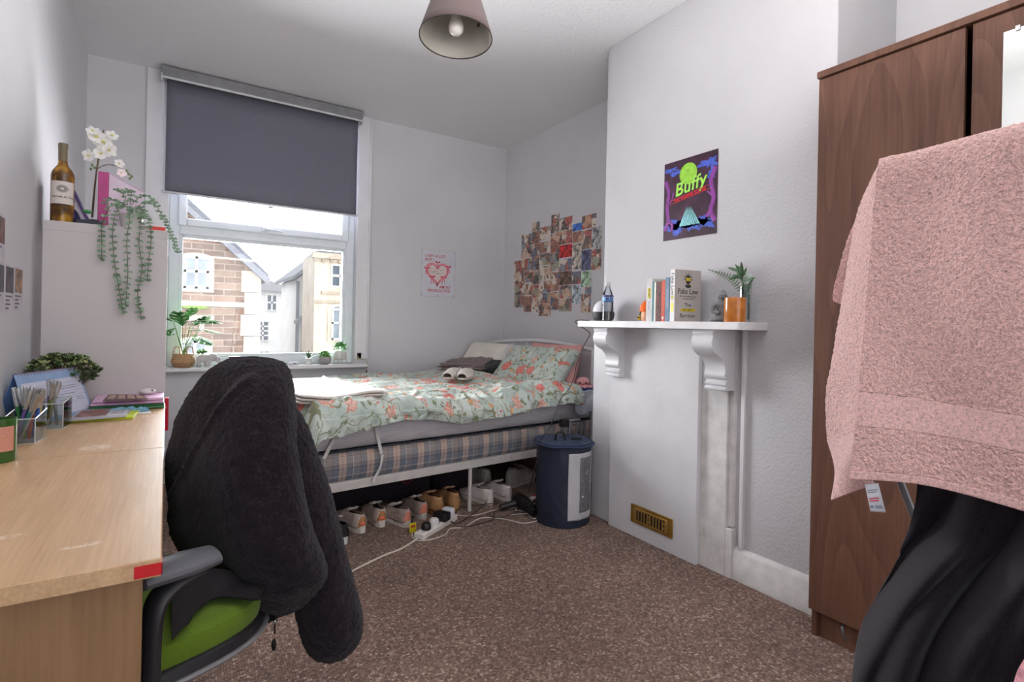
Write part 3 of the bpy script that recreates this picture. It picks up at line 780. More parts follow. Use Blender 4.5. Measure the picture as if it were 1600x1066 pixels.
# ================================================================ ON THE DESK
ZD = 0.7302
M_CLEAR = glass('clear_acrylic', (246, 250, 249), 0.05, 1.45, 0.10)
M_ACR = plain('acrylic_edge', (200, 208, 206), 0.15, 0, 0.03)
# candle in a glass, cut off by the picture's edge
p0 = on_z(-10, 722, ZD)
cx_, cy_ = p0.x + 0.012, p0.y + 0.0
cj = thing('candle_jar', 'green glass candle jar with pink label at the near end of the desk items', 'candle', (cx_, cy_, ZD))
RJ = 0.030
part('glass', G().lathe([(0.001, 0.003), (RJ * .9, 0.0), (RJ, 0.004), (RJ, 0.105), (RJ - .003, 0.105), (RJ - .003, 0.085), (0.001, 0.085)], (cx_, cy_, ZD), 32), plain('green_candle_glass', (66, 104, 52), 0.12, 0, 0.15), cj)
a0 = -1.62
part('label', wrap((cx_, cy_, ZD), RJ + .0004, a0 - 1.1, a0 + 1.1, 0.028, 0.088), plain('salmon_label', (216, 150, 132), 0.55), cj)
g = text_geo('amber', 0.012, Matrix.Identity(4), 0.0001)
part('label_print', G().add([(cx_ + (RJ + .001) * math.cos(a0 + t), cy_ + (RJ + .001) * math.sin(a0 + t), ZD + z) for (t, z) in [(.1, .066), (.5, .068), (.5, .0655), (.1, .0635), (.15, .058), (.6, .060), (.6, .0575), (.15, .0555)]], [(0, 1, 2, 3), (4, 5, 6, 7)]), plain('label_gold', (224, 178, 110), 0.5), cj, smooth=False)
# pen organisers: open trays of clear acrylic
def organiser(name, label, c, w, d, h, hb, rot):
    """stepped clear tray; c centre of footprint"""
    t = thing(name, label, 'pen holder', (c[0], c[1], ZD), rot, 'clear acrylic pen holders')
    g = G(); th = 0.002
    g.box((-w/2, -d/2, 0), (w/2, d/2, th))
    part('base', g, M_ACR, t, world=False, bevel=0.0005)
    for (lo, hi) in (((-w/2, -d/2, th), (w/2, -d/2 + th, hb)), ((-w/2, d/2 - th, th), (w/2, d/2, h))):
        part('wall', G().box(lo, hi), M_CLEAR, t, world=False, smooth=False)
    for x in (-w/2, w/2 - th):
        part('wall', G().prism([(-d/2 + th, th), (d/2 - th, th), (d/2 - th, h), (-d/2 + th, hb)], 'X', x, x + th), M_CLEAR, t, world=False, smooth=False)
        part('rim', G().tube([(x + th/2, -d/2, hb), (x + th/2, d/2, h)], 0.0016, 6).tube([(x + th/2, -d/2, hb), (x + th/2, -d/2, 0)], 0.0014, 6), M_ACR, t, world=False)
    part('rim', G().tube([(-w/2, -d/2, hb), (w/2, -d/2, hb)], 0.0016, 6), M_ACR, t, world=False)
    return t
o1 = on_z(38, 694, ZD); o2 = on_z(77, 672, ZD)
organiser('pen_holder', 'clear acrylic pen holder full of pens, beside the candle jar', (o1.x - 0.008, o1.y + 0.045), 0.075, 0.10, 0.085, 0.07, -0.1)
organiser('pen_holder', 'clear acrylic pen holder nearer the desk calendar', (o2.x + 0.002, o2.y + 0.06), 0.072, 0.10, 0.092, 0.08, -0.1)
# pens: clear caps, coloured barrels
r_ = random.Random(11)
pen_cols = [('green', (44, 120, 60)), ('green', (60, 140, 70)), ('green', (40, 104, 54)), ('blue', (52, 88, 170)), ('blue', (66, 104, 190)), ('violet', (104, 84, 150)), ('teal', (60, 130, 130)),
            ('green', (54, 130, 60)), ('blue', (40, 70, 150)), ('yellow', (206, 190, 80)), ('grey', (160, 160, 160)), ('red', (180, 50, 60)), ('white', (222, 222, 222)), ('blue', (50, 90, 190)),
            ('green', (50, 120, 64)), ('olive', (130, 130, 60)), ('white', (226, 226, 222)), ('grey', (150, 150, 152)), ('violet', (120, 96, 160)), ('beige', (200, 180, 150))]
tips = [(18, 600), (36, 592), (30, 606), (50, 612), (24, 600), (44, 608), (60, 612), (38, 600), (56, 606), (62, 606), (66, 604), (52, 604), (46, 606), (62, 600), (58, 616), (76, 604), (82, 604), (80, 608), (72, 606), (86, 610)]
poss = ['pale-capped', 'leaning', 'upright', 'slanting', 'tall']
for i, ((cn, cc), (tx, ty)) in enumerate(zip(pen_cols, tips)):
    hold = 0 if i < 15 else 1
    ctr = (o1.x - 0.008, o1.y + 0.045) if hold == 0 else (o2.x + 0.002, o2.y + 0.06)
    bx = ctr[0] + r_.uniform(-0.020, 0.020); by = ctr[1] + r_.uniform(-0.03, 0.03)
    tip = at_d(tx + 4, ty + r_.uniform(-6, 14), (bx * FWD.x + by * FWD.y) - r_.uniform(0.0, 0.03))
    basep = Vector((bx, by, ZD + 0.006)); d = (tip - basep).normalized(); L = 0.15
    lbl = '%s felt pen with clear cap, number of the bundle in the %s pen holder' % (cn, 'near' if hold == 0 else 'far')
    P_ = thing('felt_pen', '%s felt pen with a clear cap standing in the %s clear pen holder' % (cn, 'near' if hold == 0 else 'far'), 'pen', tuple(basep), 0, 'pens in the %s clear pen holder' % ('near' if hold == 0 else 'far'))
    M = d.to_track_quat('Z', 'Y').to_matrix().to_4x4(); M.translation = basep
    part('barrel', G().lathe([(0.0015, 0), (0.0042, 0.004), (0.0045, 0.012), (0.0045, 0.095)], n=10, M=M), plain('pen_' + cn + str(i % 3), cc, 0.3), P_)
    part('cap', G().lathe([(0.0052, 0.095), (0.0056, 0.12), (0.0056, 0.145), (0.0048, 0.15), (0.001, 0.151)], n=10, M=M).tube([M @ Vector((0.0056, 0, 0.145)), M @ Vector((0.008, 0, 0.14)), M @ Vector((0.007, 0, 0.115))], 0.0011, 5), glass('pen_cap_clear', (246, 248, 248), .25, 1.45, .75), P_)
# desk calendar
M_CALB = plain('calendar_blue', (152, 178, 216), 0.6)
def q3(p): return Vector(p)
b0 = on_z(50, 667, ZD); b1 = on_z(145, 642, ZD)
dcal = at_d(42, 583, 1); 
w_dir = Vector((b1.x - b0.x, b1.y - b0.y, 0)).normalized()
bdir = Vector((-w_dir.y, w_dir.x, 0))
if bdir.x > 0: bdir = -bdir
Lc = (b1 - b0).length
cal = thing('desk_calendar', 'blue spiral desk calendar standing open with a white printed page', 'calendar', tuple((b0 + b1) / 2))
Hc = 0.168; lean = 0.055
Lc = (b1 - b0).length
zdir = (bdir * lean + UP * Hc).normalized()
Mc = frame(b0, w_dir, zdir)
H2 = (bdir * lean + UP * Hc).length
part('front_board', G().box((0, 0, -0.0015), (Lc, H2, 0.0), M=Mc), M_CALB, cal, smooth=False)
topb0 = b0 + bdir * lean + UP * Hc; botb = b0 + bdir * (2 * lean)
Mb = frame(botb, w_dir, (topb0 - botb))
part('back_board', G().box((0, 0, -0.001), (Lc, (topb0 - botb).length, 0.001), M=Mb), plain('calendar_blue_back', (96, 130, 184), 0.6), cal, smooth=False)
pg = part('page', G().box((0.012, 0.014, 0.0), (Lc - 0.012, H2 - 0.035, 0.0012), M=Mc), plain('calendar_page', (214, 214, 232), 0.6, 0, 0.02), cal, smooth=False)
g = G()
for yy in (H2 - 0.052, H2 - 0.085, H2 - 0.102, 0.05): rectM(g, Mc, 0.012, yy, Lc - 0.012, yy + 0.0012, 0.0016)
for xx in (Lc * 0.48, Lc * 0.74): rectM(g, Mc, xx, 0.014, xx + 0.0012, H2 - (0.035 if xx < Lc * .5 else 0.102), 0.0016)
part('rules', g, M_CALB, cal, smooth=False)
g = G(); r2 = random.Random(5)
for (x0, y0, n, w) in [(0.55, H2 - 0.066, 2, .35), (0.52, H2 - 0.094, 1, .3), (0.50, H2 - 0.115, 3, .16), (0.78, H2 - 0.112, 2, .18), (0.12, H2 - 0.06, 1, .2), (0.05, H2 - 0.1, 2, .3), (0.05, H2 - 0.13, 1, .2)]:
    for k in range(n): rectM(g, Mc, x0 * Lc, y0 - k * 0.008, (x0 + w * r2.uniform(.7, 1)) * Lc, y0 - k * 0.008 + 0.0016, 0.0018)
part('handwriting', g, plain('pen_ink', (70, 70, 96), 0.6), cal, smooth=False)
g = G()
nr = 22
for k in range(nr):
    x = 0.006 + (Lc - 0.012) * k / (nr - 1)
    pts = [Mc @ Vector((x + 0.0008 * t, H2 - 0.004 + 0.006 * math.sin(2 * PI * t / 10), -0.004 + 0.007 * math.cos(2 * PI * t / 10))) for t in range(11)]
    g.tube(pts, 0.0009, 5)
part('spiral_binding', g, plain('copper_wire', (176, 104, 90), 0.3, 0.6), cal)
# bushy plant behind the calendar
M_BOX = plain('box_leaf', (76, 96, 58), 0.55, 0, 0.35, 60); M_BOXL = plain('box_leaf_pale', (168, 176, 118), 0.5, 0, 0.2, 60)
bc = on_y(106, 590, 2.60)
bp = thing('bushy_plant', 'round bushy green plant behind the desk calendar', 'plant', (bc.x + 0.0, 2.60, ZD))
bx0, by0 = bc.x, 2.60
part('pot', G().lathe([(0.03, 0), (0.04, 0.07), (0.042, 0.072), (0.038, 0.07), (0.001, 0.065)], (bx0, by0, ZD), 20), plain('grey_pot', (150, 150, 150), 0.6), bp)
g = G(); gl = G(); gs = G()
r_ = random.Random(21)
for k in range(230):
    th = r_.uniform(0, 2 * PI); ph = r_.uniform(-0.35, 1.35); rr = r_.uniform(0.8, 1.05)
    c = Vector((bx0 - 0.012 + 0.105 * rr * math.cos(ph) * math.cos(th), by0 + 0.055 * rr * math.cos(ph) * math.sin(th) - 0.0, ZD + 0.142 + 0.072 * rr * math.sin(ph)))
    if c.y > 2.70: c.y = 2.70
    if c.x < XL + 0.02: c.x = XL + 0.02
    if c.z < ZD + 0.05: c.z = ZD + 0.05
    o_ = (c - Vector((bx0, by0, ZD + 0.05))).normalized()
    gs.tube([Vector((bx0, by0, ZD + 0.06)), c], 0.0008, 4)
    for j in range(7):
        a = r_.uniform(0, 2 * PI)
        d = o_ + Vector((math.cos(a), math.sin(a), r_.uniform(-.7, .7))) * 0.9
        if c.y > 2.68 and d.y > 0: d.y = -d.y
        put_leaf(gl if (r_.random() < 0.22 and ph > 0.2) else g, c, d, (r_.uniform(-1, 1), -1, 1), r_.uniform(0.011, 0.017), 0.0046, 0.2, 2, 3)
part('stems', gs, M_EUCS, bp); part('leaves', g, M_BOX, bp); part('pale_leaves', gl, M_BOXL, bp)
# papers
nb = thing('notebook', 'lime green notebook under a printed leaflet on the desk', 'notebook', (-0.19, 2.3, ZD))
pA, pB, pC, pD = on_z(100, 662, ZD), on_z(208, 655, ZD), on_z(222, 640, ZD), on_z(125, 648, ZD)
g = G().prism([(p.x, p.y) for p in (pA, pB, pC, pD)], 'Z', ZD, ZD + 0.008)
part('cover', g, plain('lime_cover', (186, 200, 40), 0.45), nb, bevel=0.001)
lf = thing('leaflet', 'grey printed leaflet lying on the lime green notebook', 'leaflet', (-0.19, 2.3, ZD + 0.0085))
h = ZD + 0.009
qA, qB, qC, qD = on_z(106, 659, h), on_z(196, 652, h), on_z(208, 637, h), on_z(125, 642, h)
part('sheet', G().prism([(p.x, p.y) for p in (qA, qB, qC, qD)], 'Z', h, h + 0.003), plain('leaflet_grey', (176, 172, 176), 0.5), lf, bevel=0.0005)
def inquad(g, a, b, c, d, u0, v0, u1, v1, z):
    def P_(u, v): return (a * (1 - u) + b * u) * (1 - v) + (d * (1 - u) + c * u) * v
    g.add([(*P_(u, v)[:2], z) for u, v in ((u0, v0), (u1, v0), (u1, v1), (u0, v1))], [(0, 1, 2, 3)]); return g
part('picture', inquad(G(), qA, qB, qC, qD, .05, .25, .6, .92, h + .0034), plain('leaflet_picture', (140, 100, 92), 0.5, 0, 0.4, 30), lf, smooth=False)
part('text_panel', inquad(G(), qA, qB, qC, qD, .63, .2, .95, .9, h + .0034), plain('leaflet_white', (220, 220, 226), 0.5), lf, smooth=False)
g = G()
for k in range(5): inquad(g, qA, qB, qC, qD, .66, .3 + k * .12, .92, .34 + k * .12, h + .0038)
part('print_lines', g, M_INK, lf, smooth=False)
# books/folders against the shelving unit
gb = thing('green_binder', 'green ring binder lying beneath the pink folders at the desk end', 'binder', (-0.1, 2.62, ZD))
part('cover', G().box((-0.238, 2.545, ZD), (-0.004, 2.715, ZD + 0.022)), plain('binder_green', (44, 110, 70), 0.5), gb, bevel=0.003)
part('strap', G().tube(spline([(-0.06, 2.542, ZD + 0.006), (-0.02, 2.535, ZD + 0.008), (0.004, 2.525, ZD + 0.004)], 5), 0.002, 6), plain('strap_green', (120, 160, 120), 0.5), gb)
pfz = ZD + 0.022
for i, (dz, dx, cc, nm) in enumerate([(0.0, 0.0, (216, 170, 206), 'lower'), (0.0115, 0.006, (226, 186, 216), 'upper')]):
    o = thing('pink_folder', '%s pink folder in the stack at the desk end' % nm, 'folder', (-0.12, 2.62, pfz + dz), 0, 'pink folders at the desk end')
    part('cover', G().box((-0.236 + dx, 2.54 + dx, pfz + dz), (-0.006, 2.714, pfz + dz + 0.010)), plain('pink_folder_%d' % i, cc, 0.5), o, bevel=0.002)
ps_ = thing('photo_strip', 'dark strip of photos lying on the pink folders', 'photo strip', (-0.15, 2.6, pfz + 0.0217))
h = pfz + 0.022
vA, vB, vC, vD = on_z(160, 627, h), on_z(232, 624, h), on_z(222, 617, h), on_z(172, 615, h)
part('strip', G().prism([(p.x, min(p.y, 2.71)) for p in (vA, vB, vC, vD)], 'Z', h, h + 0.001), plain('strip_maroon', (86, 44, 46), 0.4), ps_, smooth=False)
g = G()
for k in range(4): inquad(g, vA, vB, vC, vD, .06 + k * .24, .2, .24 + k * .24, .8, h + 0.0014)
for i_, v_ in enumerate(g.v): g.v[i_] = (v_[0], min(v_[1], 2.708), v_[2])
part('pictures', g, plain('strip_picture', (190, 160, 140), 0.4, 0, 0.4, 60), ps_, smooth=False)
ms = thing('computer_mouse', 'white computer mouse on the pink folders', 'mouse', (-0.062, 2.66, h))
part('shell', G().ell((-0.062, 2.66, h + 0.0125), (0.030, 0.022, 0.0125), 20, 12), plain('mouse_white', (226, 220, 216), 0.35), ms)
part('wheel', G().ell((-0.045, 2.642, h + 0.0185), (0.004, 0.003, 0.004), 10, 6), plain('mouse_grey', (120, 118, 118), 0.4), ms)
# crumpled blue cloth
bcl = on_z(185, 643, ZD)
def crumple(c, rx, ry, h, seed, n=26, rot=0.0):
    def fn(u, v):
        x = (u - .5) * 2; y = (v - .5) * 2
        e = max(0, 1 - max(abs(x), abs(y)) ** 4)
        z = h * e * (0.45 + 0.9 * abs(noise.noise(Vector((x * 2.2 + seed, y * 2.2, seed)))) + 0.3 * noise.noise(Vector((x * 5, y * 5 + seed, 3))))
        xx = x * rx * (1 + 0.18 * noise.noise(Vector((x * 2, y * 2, seed + 9)))); yy = y * ry * (1 + 0.18 * noise.noise(Vector((x * 2, y * 2, seed + 19))))
        return (c[0] + xx * math.cos(rot) - yy * math.sin(rot), c[1] + xx * math.sin(rot) + yy * math.cos(rot), c[2] + max(0.0015, z))
    return G().grid(fn, n, n)
o = part('glasses_cloth', crumple((-0.125, 2.49, ZD), 0.075, 0.022, 0.022, 4), plain('cloth_blue', (120, 168, 190), 0.8, 0, 0.15, 60), None, solid=0.001)
tag(o, 'crumpled light blue cloth in front of the pink folders', 'cloth')
s_ = on_z(222, 641, ZD)
o = part('paper_sheet', G().box((-0.10, 2.43, ZD), (-0.045, 2.462, ZD + 0.002)), plain('paper_white', (236, 234, 236), 0.6), None, smooth=False)
tag(o, 'small white paper beside the crumpled blue cloth', 'paper')

# ================================================================ PRINTS ON THE LEFT WALL
s = N('photo_print'); v = s.coord('Object'); oi = s.n('ShaderNodeObjectInfo')
ad = s.n('ShaderNodeVectorMath', operation='ADD'); s.l(v, ad.inputs[0])
sc_ = s.n('ShaderNodeVectorMath', operation='SCALE'); cmb = s.n('ShaderNodeCombineXYZ')
for i in range(3): s.l(oi.outputs['Random'], cmb.inputs[i])
s.l(cmb.outputs[0], sc_.inputs[0]); sc_.inputs['Scale'].default_value = 37
s.l(sc_.outputs[0], ad.inputs[1])
V_ = ad.outputs[0]
bgv = s.vor(V_, 15); bs_ = s.n('ShaderNodeSeparateColor'); s.l(bgv.outputs['Color'], bs_.inputs[0])
wash = s.noise(V_, 60, 3, 0.6)
bgc = s.ramp(bs_.outputs[0], [(0, (60, 46, 50)), (.10, (150, 92, 74)), (.26, (216, 186, 162)), (.38, (96, 84, 80)), (.46, (228, 218, 206)), (.60, (84, 98, 130)), (.68, (176, 64, 60)), (.76, (156, 158, 136)), (.86, (204, 150, 116)), (.94, (124, 140, 156))], 'CONSTANT')
bgc = s.mix(.22, bgc, s.ramp(wash.outputs[0], [(.35, (60, 46, 44)), (.65, (240, 226, 212))]))
fv_ = s.vor(V_, 27); fs_ = s.n('ShaderNodeSeparateColor'); s.l(fv_.outputs['Color'], fs_.inputs[0])
on_ = s.math('LESS_THAN', fs_.outputs[0], .52)
hair = s.math('MULTIPLY', s.math('LESS_THAN', fv_.outputs['Distance'], .40), on_)
face = s.math('MULTIPLY', s.math('LESS_THAN', fv_.outputs['Distance'], .29), on_)
hc0 = s.ramp(fs_.outputs[1], [(0, (48, 32, 30)), (.5, (92, 56, 40)), (.8, (168, 120, 82))], 'CONSTANT')
fc0 = s.ramp(fs_.outputs[2], [(0, (214, 160, 132)), (.6, (226, 182, 158)), (1, (184, 124, 98))])
s.col(s.mix(face, s.mix(hair, bgc, hc0), fc0)); s.set(0.35)
M_PHOTO = s.m
M_CARD = plain('card_lilac_white', (206, 200, 210), 0.5)
xw = XL + 0.0008
for (px0, yt0, px1, yt1, yi, yb0, lbl) in [(-16, 326, 8.3, 338, 383, 409, 'film-style print higher up on the left wall above the row of three'), (-16, 406, 7, 412, 457, 485, 'leftmost of the row of three film-style prints on the left wall'),
        (8.6, 413, 22, 416.5, 459, 485.5, 'middle of the row of three film-style prints on the left wall'), (23.2, 417, 35.5, 419, 459, 485.5, 'rightmost of the row of three film-style prints, with tan picture')]:
    a, b, c_, d_ = on_x(px0, yt0, xw), on_x(px1, yt1, xw), on_x(px1, yb0, xw), on_x(px0, yb0, xw)
    yA, yB, zt, zb = a.y, b.y, (a.z + b.z) / 2, (c_.z + d_.z) / 2
    zi = on_x(px1, yi, xw).z
    t = thing('wall_print', lbl, 'print', (XL, (yA + yB) / 2, (zt + zb) / 2), 0, 'prints on the left wall')
    part('card', G().box((XL + 0.0003, yA, zb), (XL + 0.0012, yB, zt)), M_CARD, t, smooth=False)
    part('picture', G().box((XL + 0.0012, yA + .006, zi), (XL + 0.0018, yB - 0.006, zt - 0.006)), plain('print_picture_%d' % int(px1), [(110, 70, 66), (60, 62, 66), (66, 60, 72), (150, 116, 86)][len([o for o in bpy.data.objects if o.name.startswith('wall_print')]) - 1], 0.4, 0, 0.5, 30), t, smooth=False)
    g = G(); 
    for k in range(4): g.box((XL + 0.0012, yA + .008, zi - 0.014 - k * 0.013), (XL + 0.0016, yA + .008 + (yB - yA - 0.016) * (0.8, .5, .65, .4)[k], zi - 0.009 - k * 0.013))
    part('caption_bars', g, plain('caption_grey', (110, 104, 112), 0.6), t, smooth=False)
# ================================================================ WINDOW SILL
ZS = 0.765
YS = 4.165
M_BASKET = None
s = N('seagrass_basket'); v = s.coord('Object', (1, 1, 1))
w = s.n('ShaderNodeTexWave', wave_type='BANDS', bands_direction='Z'); w.inputs['Scale'].default_value = 55; w.inputs['Distortion'].default_value = 3; w.inputs['Detail Scale'].default_value = 3
s.l(v, w.inputs['Vector']); nz = s.noise(v, 110, 3)
s.col(s.ramp(s.math('MULTIPLY', w.outputs['Fac'], nz.outputs[0]), [(0.1, (160, 118, 84)), (0.3, (204, 160, 118)), (0.6, (230, 194, 152))])); s.set(0.8); s.bump(w.outputs['Fac'], 0.6, 0.004)
M_BASKET = s.m
pb_ = on_y(286, 571, YS); PX = pb_.x
mp_ = thing('monstera', 'monstera plant in a woven seagrass basket on the window sill', 'plant', (PX, YS, ZS))
bk = part('basket', G().lathe([(0.048, 0), (0.056, 0.01), (0.070, 0.035), (0.066, 0.055), (0.056, 0.085), (0.052, 0.088), (0.05, 0.082), (0.001, 0.078)], (PX, YS, ZS), 32), M_BASKET, mp_, disp=(0.004, 0.012))
for sd in (-1, 1):
    part('handle', G().tube(spline([(PX + sd * 0.058, YS - .01, ZS + .078), (PX + sd * 0.052, YS - .01, ZS + .125), (PX + sd * 0.035, YS - .01, ZS + .136), (PX + sd * 0.02, YS - .01, ZS + .12), (PX + sd * 0.022, YS - .01, ZS + .08)], 6), 0.0035, 7), M_BASKET, bk)
s = N('monstera_leaf'); v = s.coord(); s.col(s.ramp(s.noise(v, 14, 3).outputs[0], [(0.35, (46, 98, 58)), (0.6, (98, 160, 90))])); s.set(0.65, 0, .15)
s.b.inputs['Subsurface Weight'].default_value = 0.0
M_MON = s.m
def mleaf(p, d, L, W, n=4):
    """broad leaf with cut fingers on both sides"""
    g = G(); d = Vector(d).normalized(); y = Vector((0, 0, 1)).cross(d)
    if y.length < .05: y = Vector((1, 0, 0))
    y.normalize(); z = d.cross(y)
    M = Matrix.Identity(4)
    for i in range(3): M[i][0] = d[i]; M[i][1] = y[i]; M[i][2] = z[i]; M[i][3] = p[i]
    for sd in (-1, 1):
        for k in range(n):
            u0 = k / n; u1 = (k + 0.80) / n
            def fn(u, v, u0=u0, u1=u1, sd=sd):
                t = u0 + (u1 - u0) * u
                if v < 0.25: t = k_ / n + (1.0 / n) * u
                w = W * math.sin(PI * (0.12 + 0.86 * t)) ** 0.7
                return (t * L + 0.28 * L * v * (1 - t * .4), sd * w * v, -0.25 * L * t * t - 0.22 * w * v * v)
            k_ = k
            g.grid(fn, 3, 5, M=M)
    return g
for (tx, ty, dx, dz, L) in [(268, 492, -1.0, 0.5, .13), (300, 494, 0.8, 0.25, .12), (275, 515, -1, 0.1, .12), (318, 505, .9, 0.0, .11), (300, 520, .8, -0.1, .12), (285, 500, -.2, .7, .10), (312, 518, 1, -.2, .09), (272, 503, -.9, -.2, .10), (292, 486, .4, .8, .08), (325, 492, 1, .1, .10), (306, 500, .5, .5, .10), (318, 497, .8, .3, .10), (298, 508, .3, .1, .09)]:
    q = on_y(tx, ty, YS - 0.03)
    base = Vector((PX, YS, ZS + .08)); st = base.lerp(q, 0.82)
    if q.x < 0.06: q.x = max(q.x, 0.03)
    part('stem', G().tube(spline([base, (base.x * .7 + q.x * .3, YS - .01, ZS + .15), st], 5), 0.0018, 6), plain('monstera_stem', (110, 150, 84), 0.5), mp_)
    part('leaf', mleaf(st, (dx * .7, -0.35, dz), L * 1.15, L * 0.58), M_MON, mp_, solid=0.0006)
# elephant planter with a succulent
ex = on_y(322, 571, YS).x
ep = thing('elephant_planter', 'grey elephant-shaped planter with a green succulent on its back', 'planter', (ex, YS, ZS))
M_CONC = plain('pale_concrete', (196, 192, 192), 0.8, 0, 0.08, 30)
g = G().prism([(ex - .055, 0.0), (ex - .033, 0.0), (ex - .030, .03), (ex - .012, .034), (ex - 0.006, 0.0), (ex + .024, 0.0), (ex + .030, .03), (ex + .034, .075), (ex + .01, .082), (ex - .045, .082), (ex - .056, .07)], 'Y', YS - .03, YS + .03)
g.v = [(x, y, z + ZS) for x, y, z in g.v]
part('body', g, M_CONC, ep, bevel=0.008, bseg=3)
part('head', G().ell((ex + .042, YS, ZS + .062), (.024, .022, .026), 18, 12).tube(spline([(ex + .055, YS, ZS + .055), (ex + .07, YS, ZS + .035), (ex + .078, YS, ZS + .05), (ex + .072, YS, ZS + .066)], 5), [.012, .011, .0105, .010, .0095, .009, .0085, .008, .0075, .007, .0065, .006, .006, .006, .006, .006], 10), M_CONC, ep)
part('ear', G().ell((ex + .030, YS - .024, ZS + .064), (.020, .005, .024), 16, 10), M_CONC, ep)
def rosette(c, n, L, W, elev, seed, g=None):
    g = g or G(); rr = random.Random(seed)
    for k in range(n):
        a = k * 2.4; e = elev[0] + (elev[1] - elev[0]) * k / n
        put_leaf(g, c, (math.cos(a) * math.cos(e), math.sin(a) * math.cos(e), math.sin(e)), (0, 0, 1), L * rr.uniform(.8, 1.1), W, 0.1, 2, 4)
    return g
g = G()
for k in range(14): rosette((ex - .02 + rnd.uniform(-.03, .03), YS + rnd.uniform(-.02, .02), ZS + .085 + rnd.uniform(0, .02)), 9, .022, .006, (0.1, 1.2), k, g)
part('succulent', g, plain('succulent_green', (124, 176, 100), 0.5, 0, 0.2, 40), ep)
# dark mug / tin behind the chair
mx = on_y(366, 560, YS).x
mg = thing('storage_tin', 'small white tin with a dark brown lid on the window sill', 'tin', (mx, YS, ZS))
part('body', G().box((mx - .028, YS - .02, ZS), (mx + .028, YS + .025, ZS + .055)), plain('tin_white', (226, 222, 222), 0.4), mg, bevel=0.003)
part('lid', G().box((mx - .034, YS - .024, ZS + .055), (mx + .034, YS + .029, ZS + .068)).box((mx - .034, YS - .024, ZS + .02), (mx - .020, YS - .020, ZS + .058)), plain('tin_brown', (84, 66, 64), 0.5), mg, bevel=0.002)
gx = on_y(462, 562, YS).x
gd = thing('gadget', 'small pale gadget lying on the window sill by the fleece', 'gadget', (gx, YS, ZS))
part('case', G().box((gx - .045, YS - .02, ZS), (gx + .02, YS + .02, ZS + .022)), plain('gadget_white', (214, 216, 224), 0.4), gd, bevel=0.006)
part('button', G().cbox((gx - .01, YS - .021, ZS + .012), (.02, .004, .008)), plain('gadget_grey', (120, 124, 140), 0.4), gd, bevel=0.001)
# aloe
ax = on_y(482, 568, YS).x
al = thing('aloe_plant', 'small spiky aloe in a white pot on the window sill', 'plant', (ax, YS, ZS))
part('pot', G().lathe([(0.018, 0), (0.022, .045), (.024, .047), (.021, .048), (.001, .044)], (ax, YS, ZS), 24), plain('white_pot', (226, 226, 226), 0.4), al)
part('leaves', rosette((ax, YS, ZS + .045), 16, .062, .006, (0.5, 1.4), 2), plain('aloe_green', (92, 120, 96), 0.5, 0, 0.2, 40), al)
# round concrete pot with moss ball
rx_ = on_y(507, 567, YS).x
rp_ = thing('moss_plant', 'round green moss ball in a grey bowl pot on the sill', 'plant', (rx_, YS, ZS))
part('pot', G().lathe([(0.024, 0), (.038, .01), (.047, .03), (.046, .05), (.042, .058), (.038, .056), (.001, .052)], (rx_, YS, ZS), 28), plain('mid_concrete', (168, 164, 164), 0.8, 0, 0.1, 30), rp_)
g = G(); rr = random.Random(8)
for k in range(420):
    a = rr.uniform(0, 2 * PI); e = rr.uniform(0, PI / 2)
    o_ = Vector((math.cos(a) * math.cos(e), math.sin(a) * math.cos(e), math.sin(e)))
    put_leaf(g, Vector((rx_, YS, ZS + .055)) + Vector((o_.x * .046, o_.y * .036, o_.z * .036)), o_ + Vector((rr.uniform(-.8, .8), rr.uniform(-.8, .8), rr.uniform(-.5, .8))), (0, 0, 1), .012, .003, 0.1, 2, 2)
g.ell((rx_, YS, ZS + .05), (.044, .035, .035), 16, 8)
part('moss', g, plain('moss_green', (108, 160, 82), 0.7, 0, 0.35, 60), rp_)
# white planter on a brass stand
sx_ = on_y(531, 567, YS).x
sp_ = thing('stand_planter', 'white planter on a thin brass stand with a leafy plant', 'planter', (sx_, YS, ZS))
part('pot', G().lathe([(.040, 0), (.043, .004), (.045, .058), (.042, .06), (.040, .056), (.001, .05)], (sx_, YS, ZS + .038), 28), plain('white_pot', (226, 226, 226), 0.4), sp_)
g = G()
for (dx, dy) in ((-.047, -.01), (.047, -.01), (0, .048), (0, -.048)): g.tube([(sx_ + dx, YS + dy, ZS), (sx_ + dx, YS + dy, ZS + .085)], .0016, 6)
part('stand', g.tube([(sx_ + .047 * math.cos(t), YS + .047 * math.sin(t), ZS + .036) for t in [2 * PI * k / 24 for k in range(25)]], .0016, 6), M_BRASS, sp_)
g = G()
for k in range(230):
    a = rr.uniform(0, 2 * PI); e = rr.uniform(0.0, PI / 2); R_ = rr.uniform(.5, 1)
    o_ = Vector((math.cos(a) * math.cos(e), math.sin(a) * math.cos(e), math.sin(e)))
    put_leaf(g, Vector((sx_, YS, ZS + .10)) + Vector((o_.x * .06 * R_, o_.y * .035 * R_, o_.z * .06 * R_)), o_ + Vector((rr.uniform(-.8, .8), rr.uniform(-.8, .8), rr.uniform(-.2, .8))), (0, 0, 1), .022, .006, 0.2, 2, 3)
part('leaves', g, plain('fresh_leaf', (124, 178, 120), 0.5, 0, 0.3, 40), sp_)
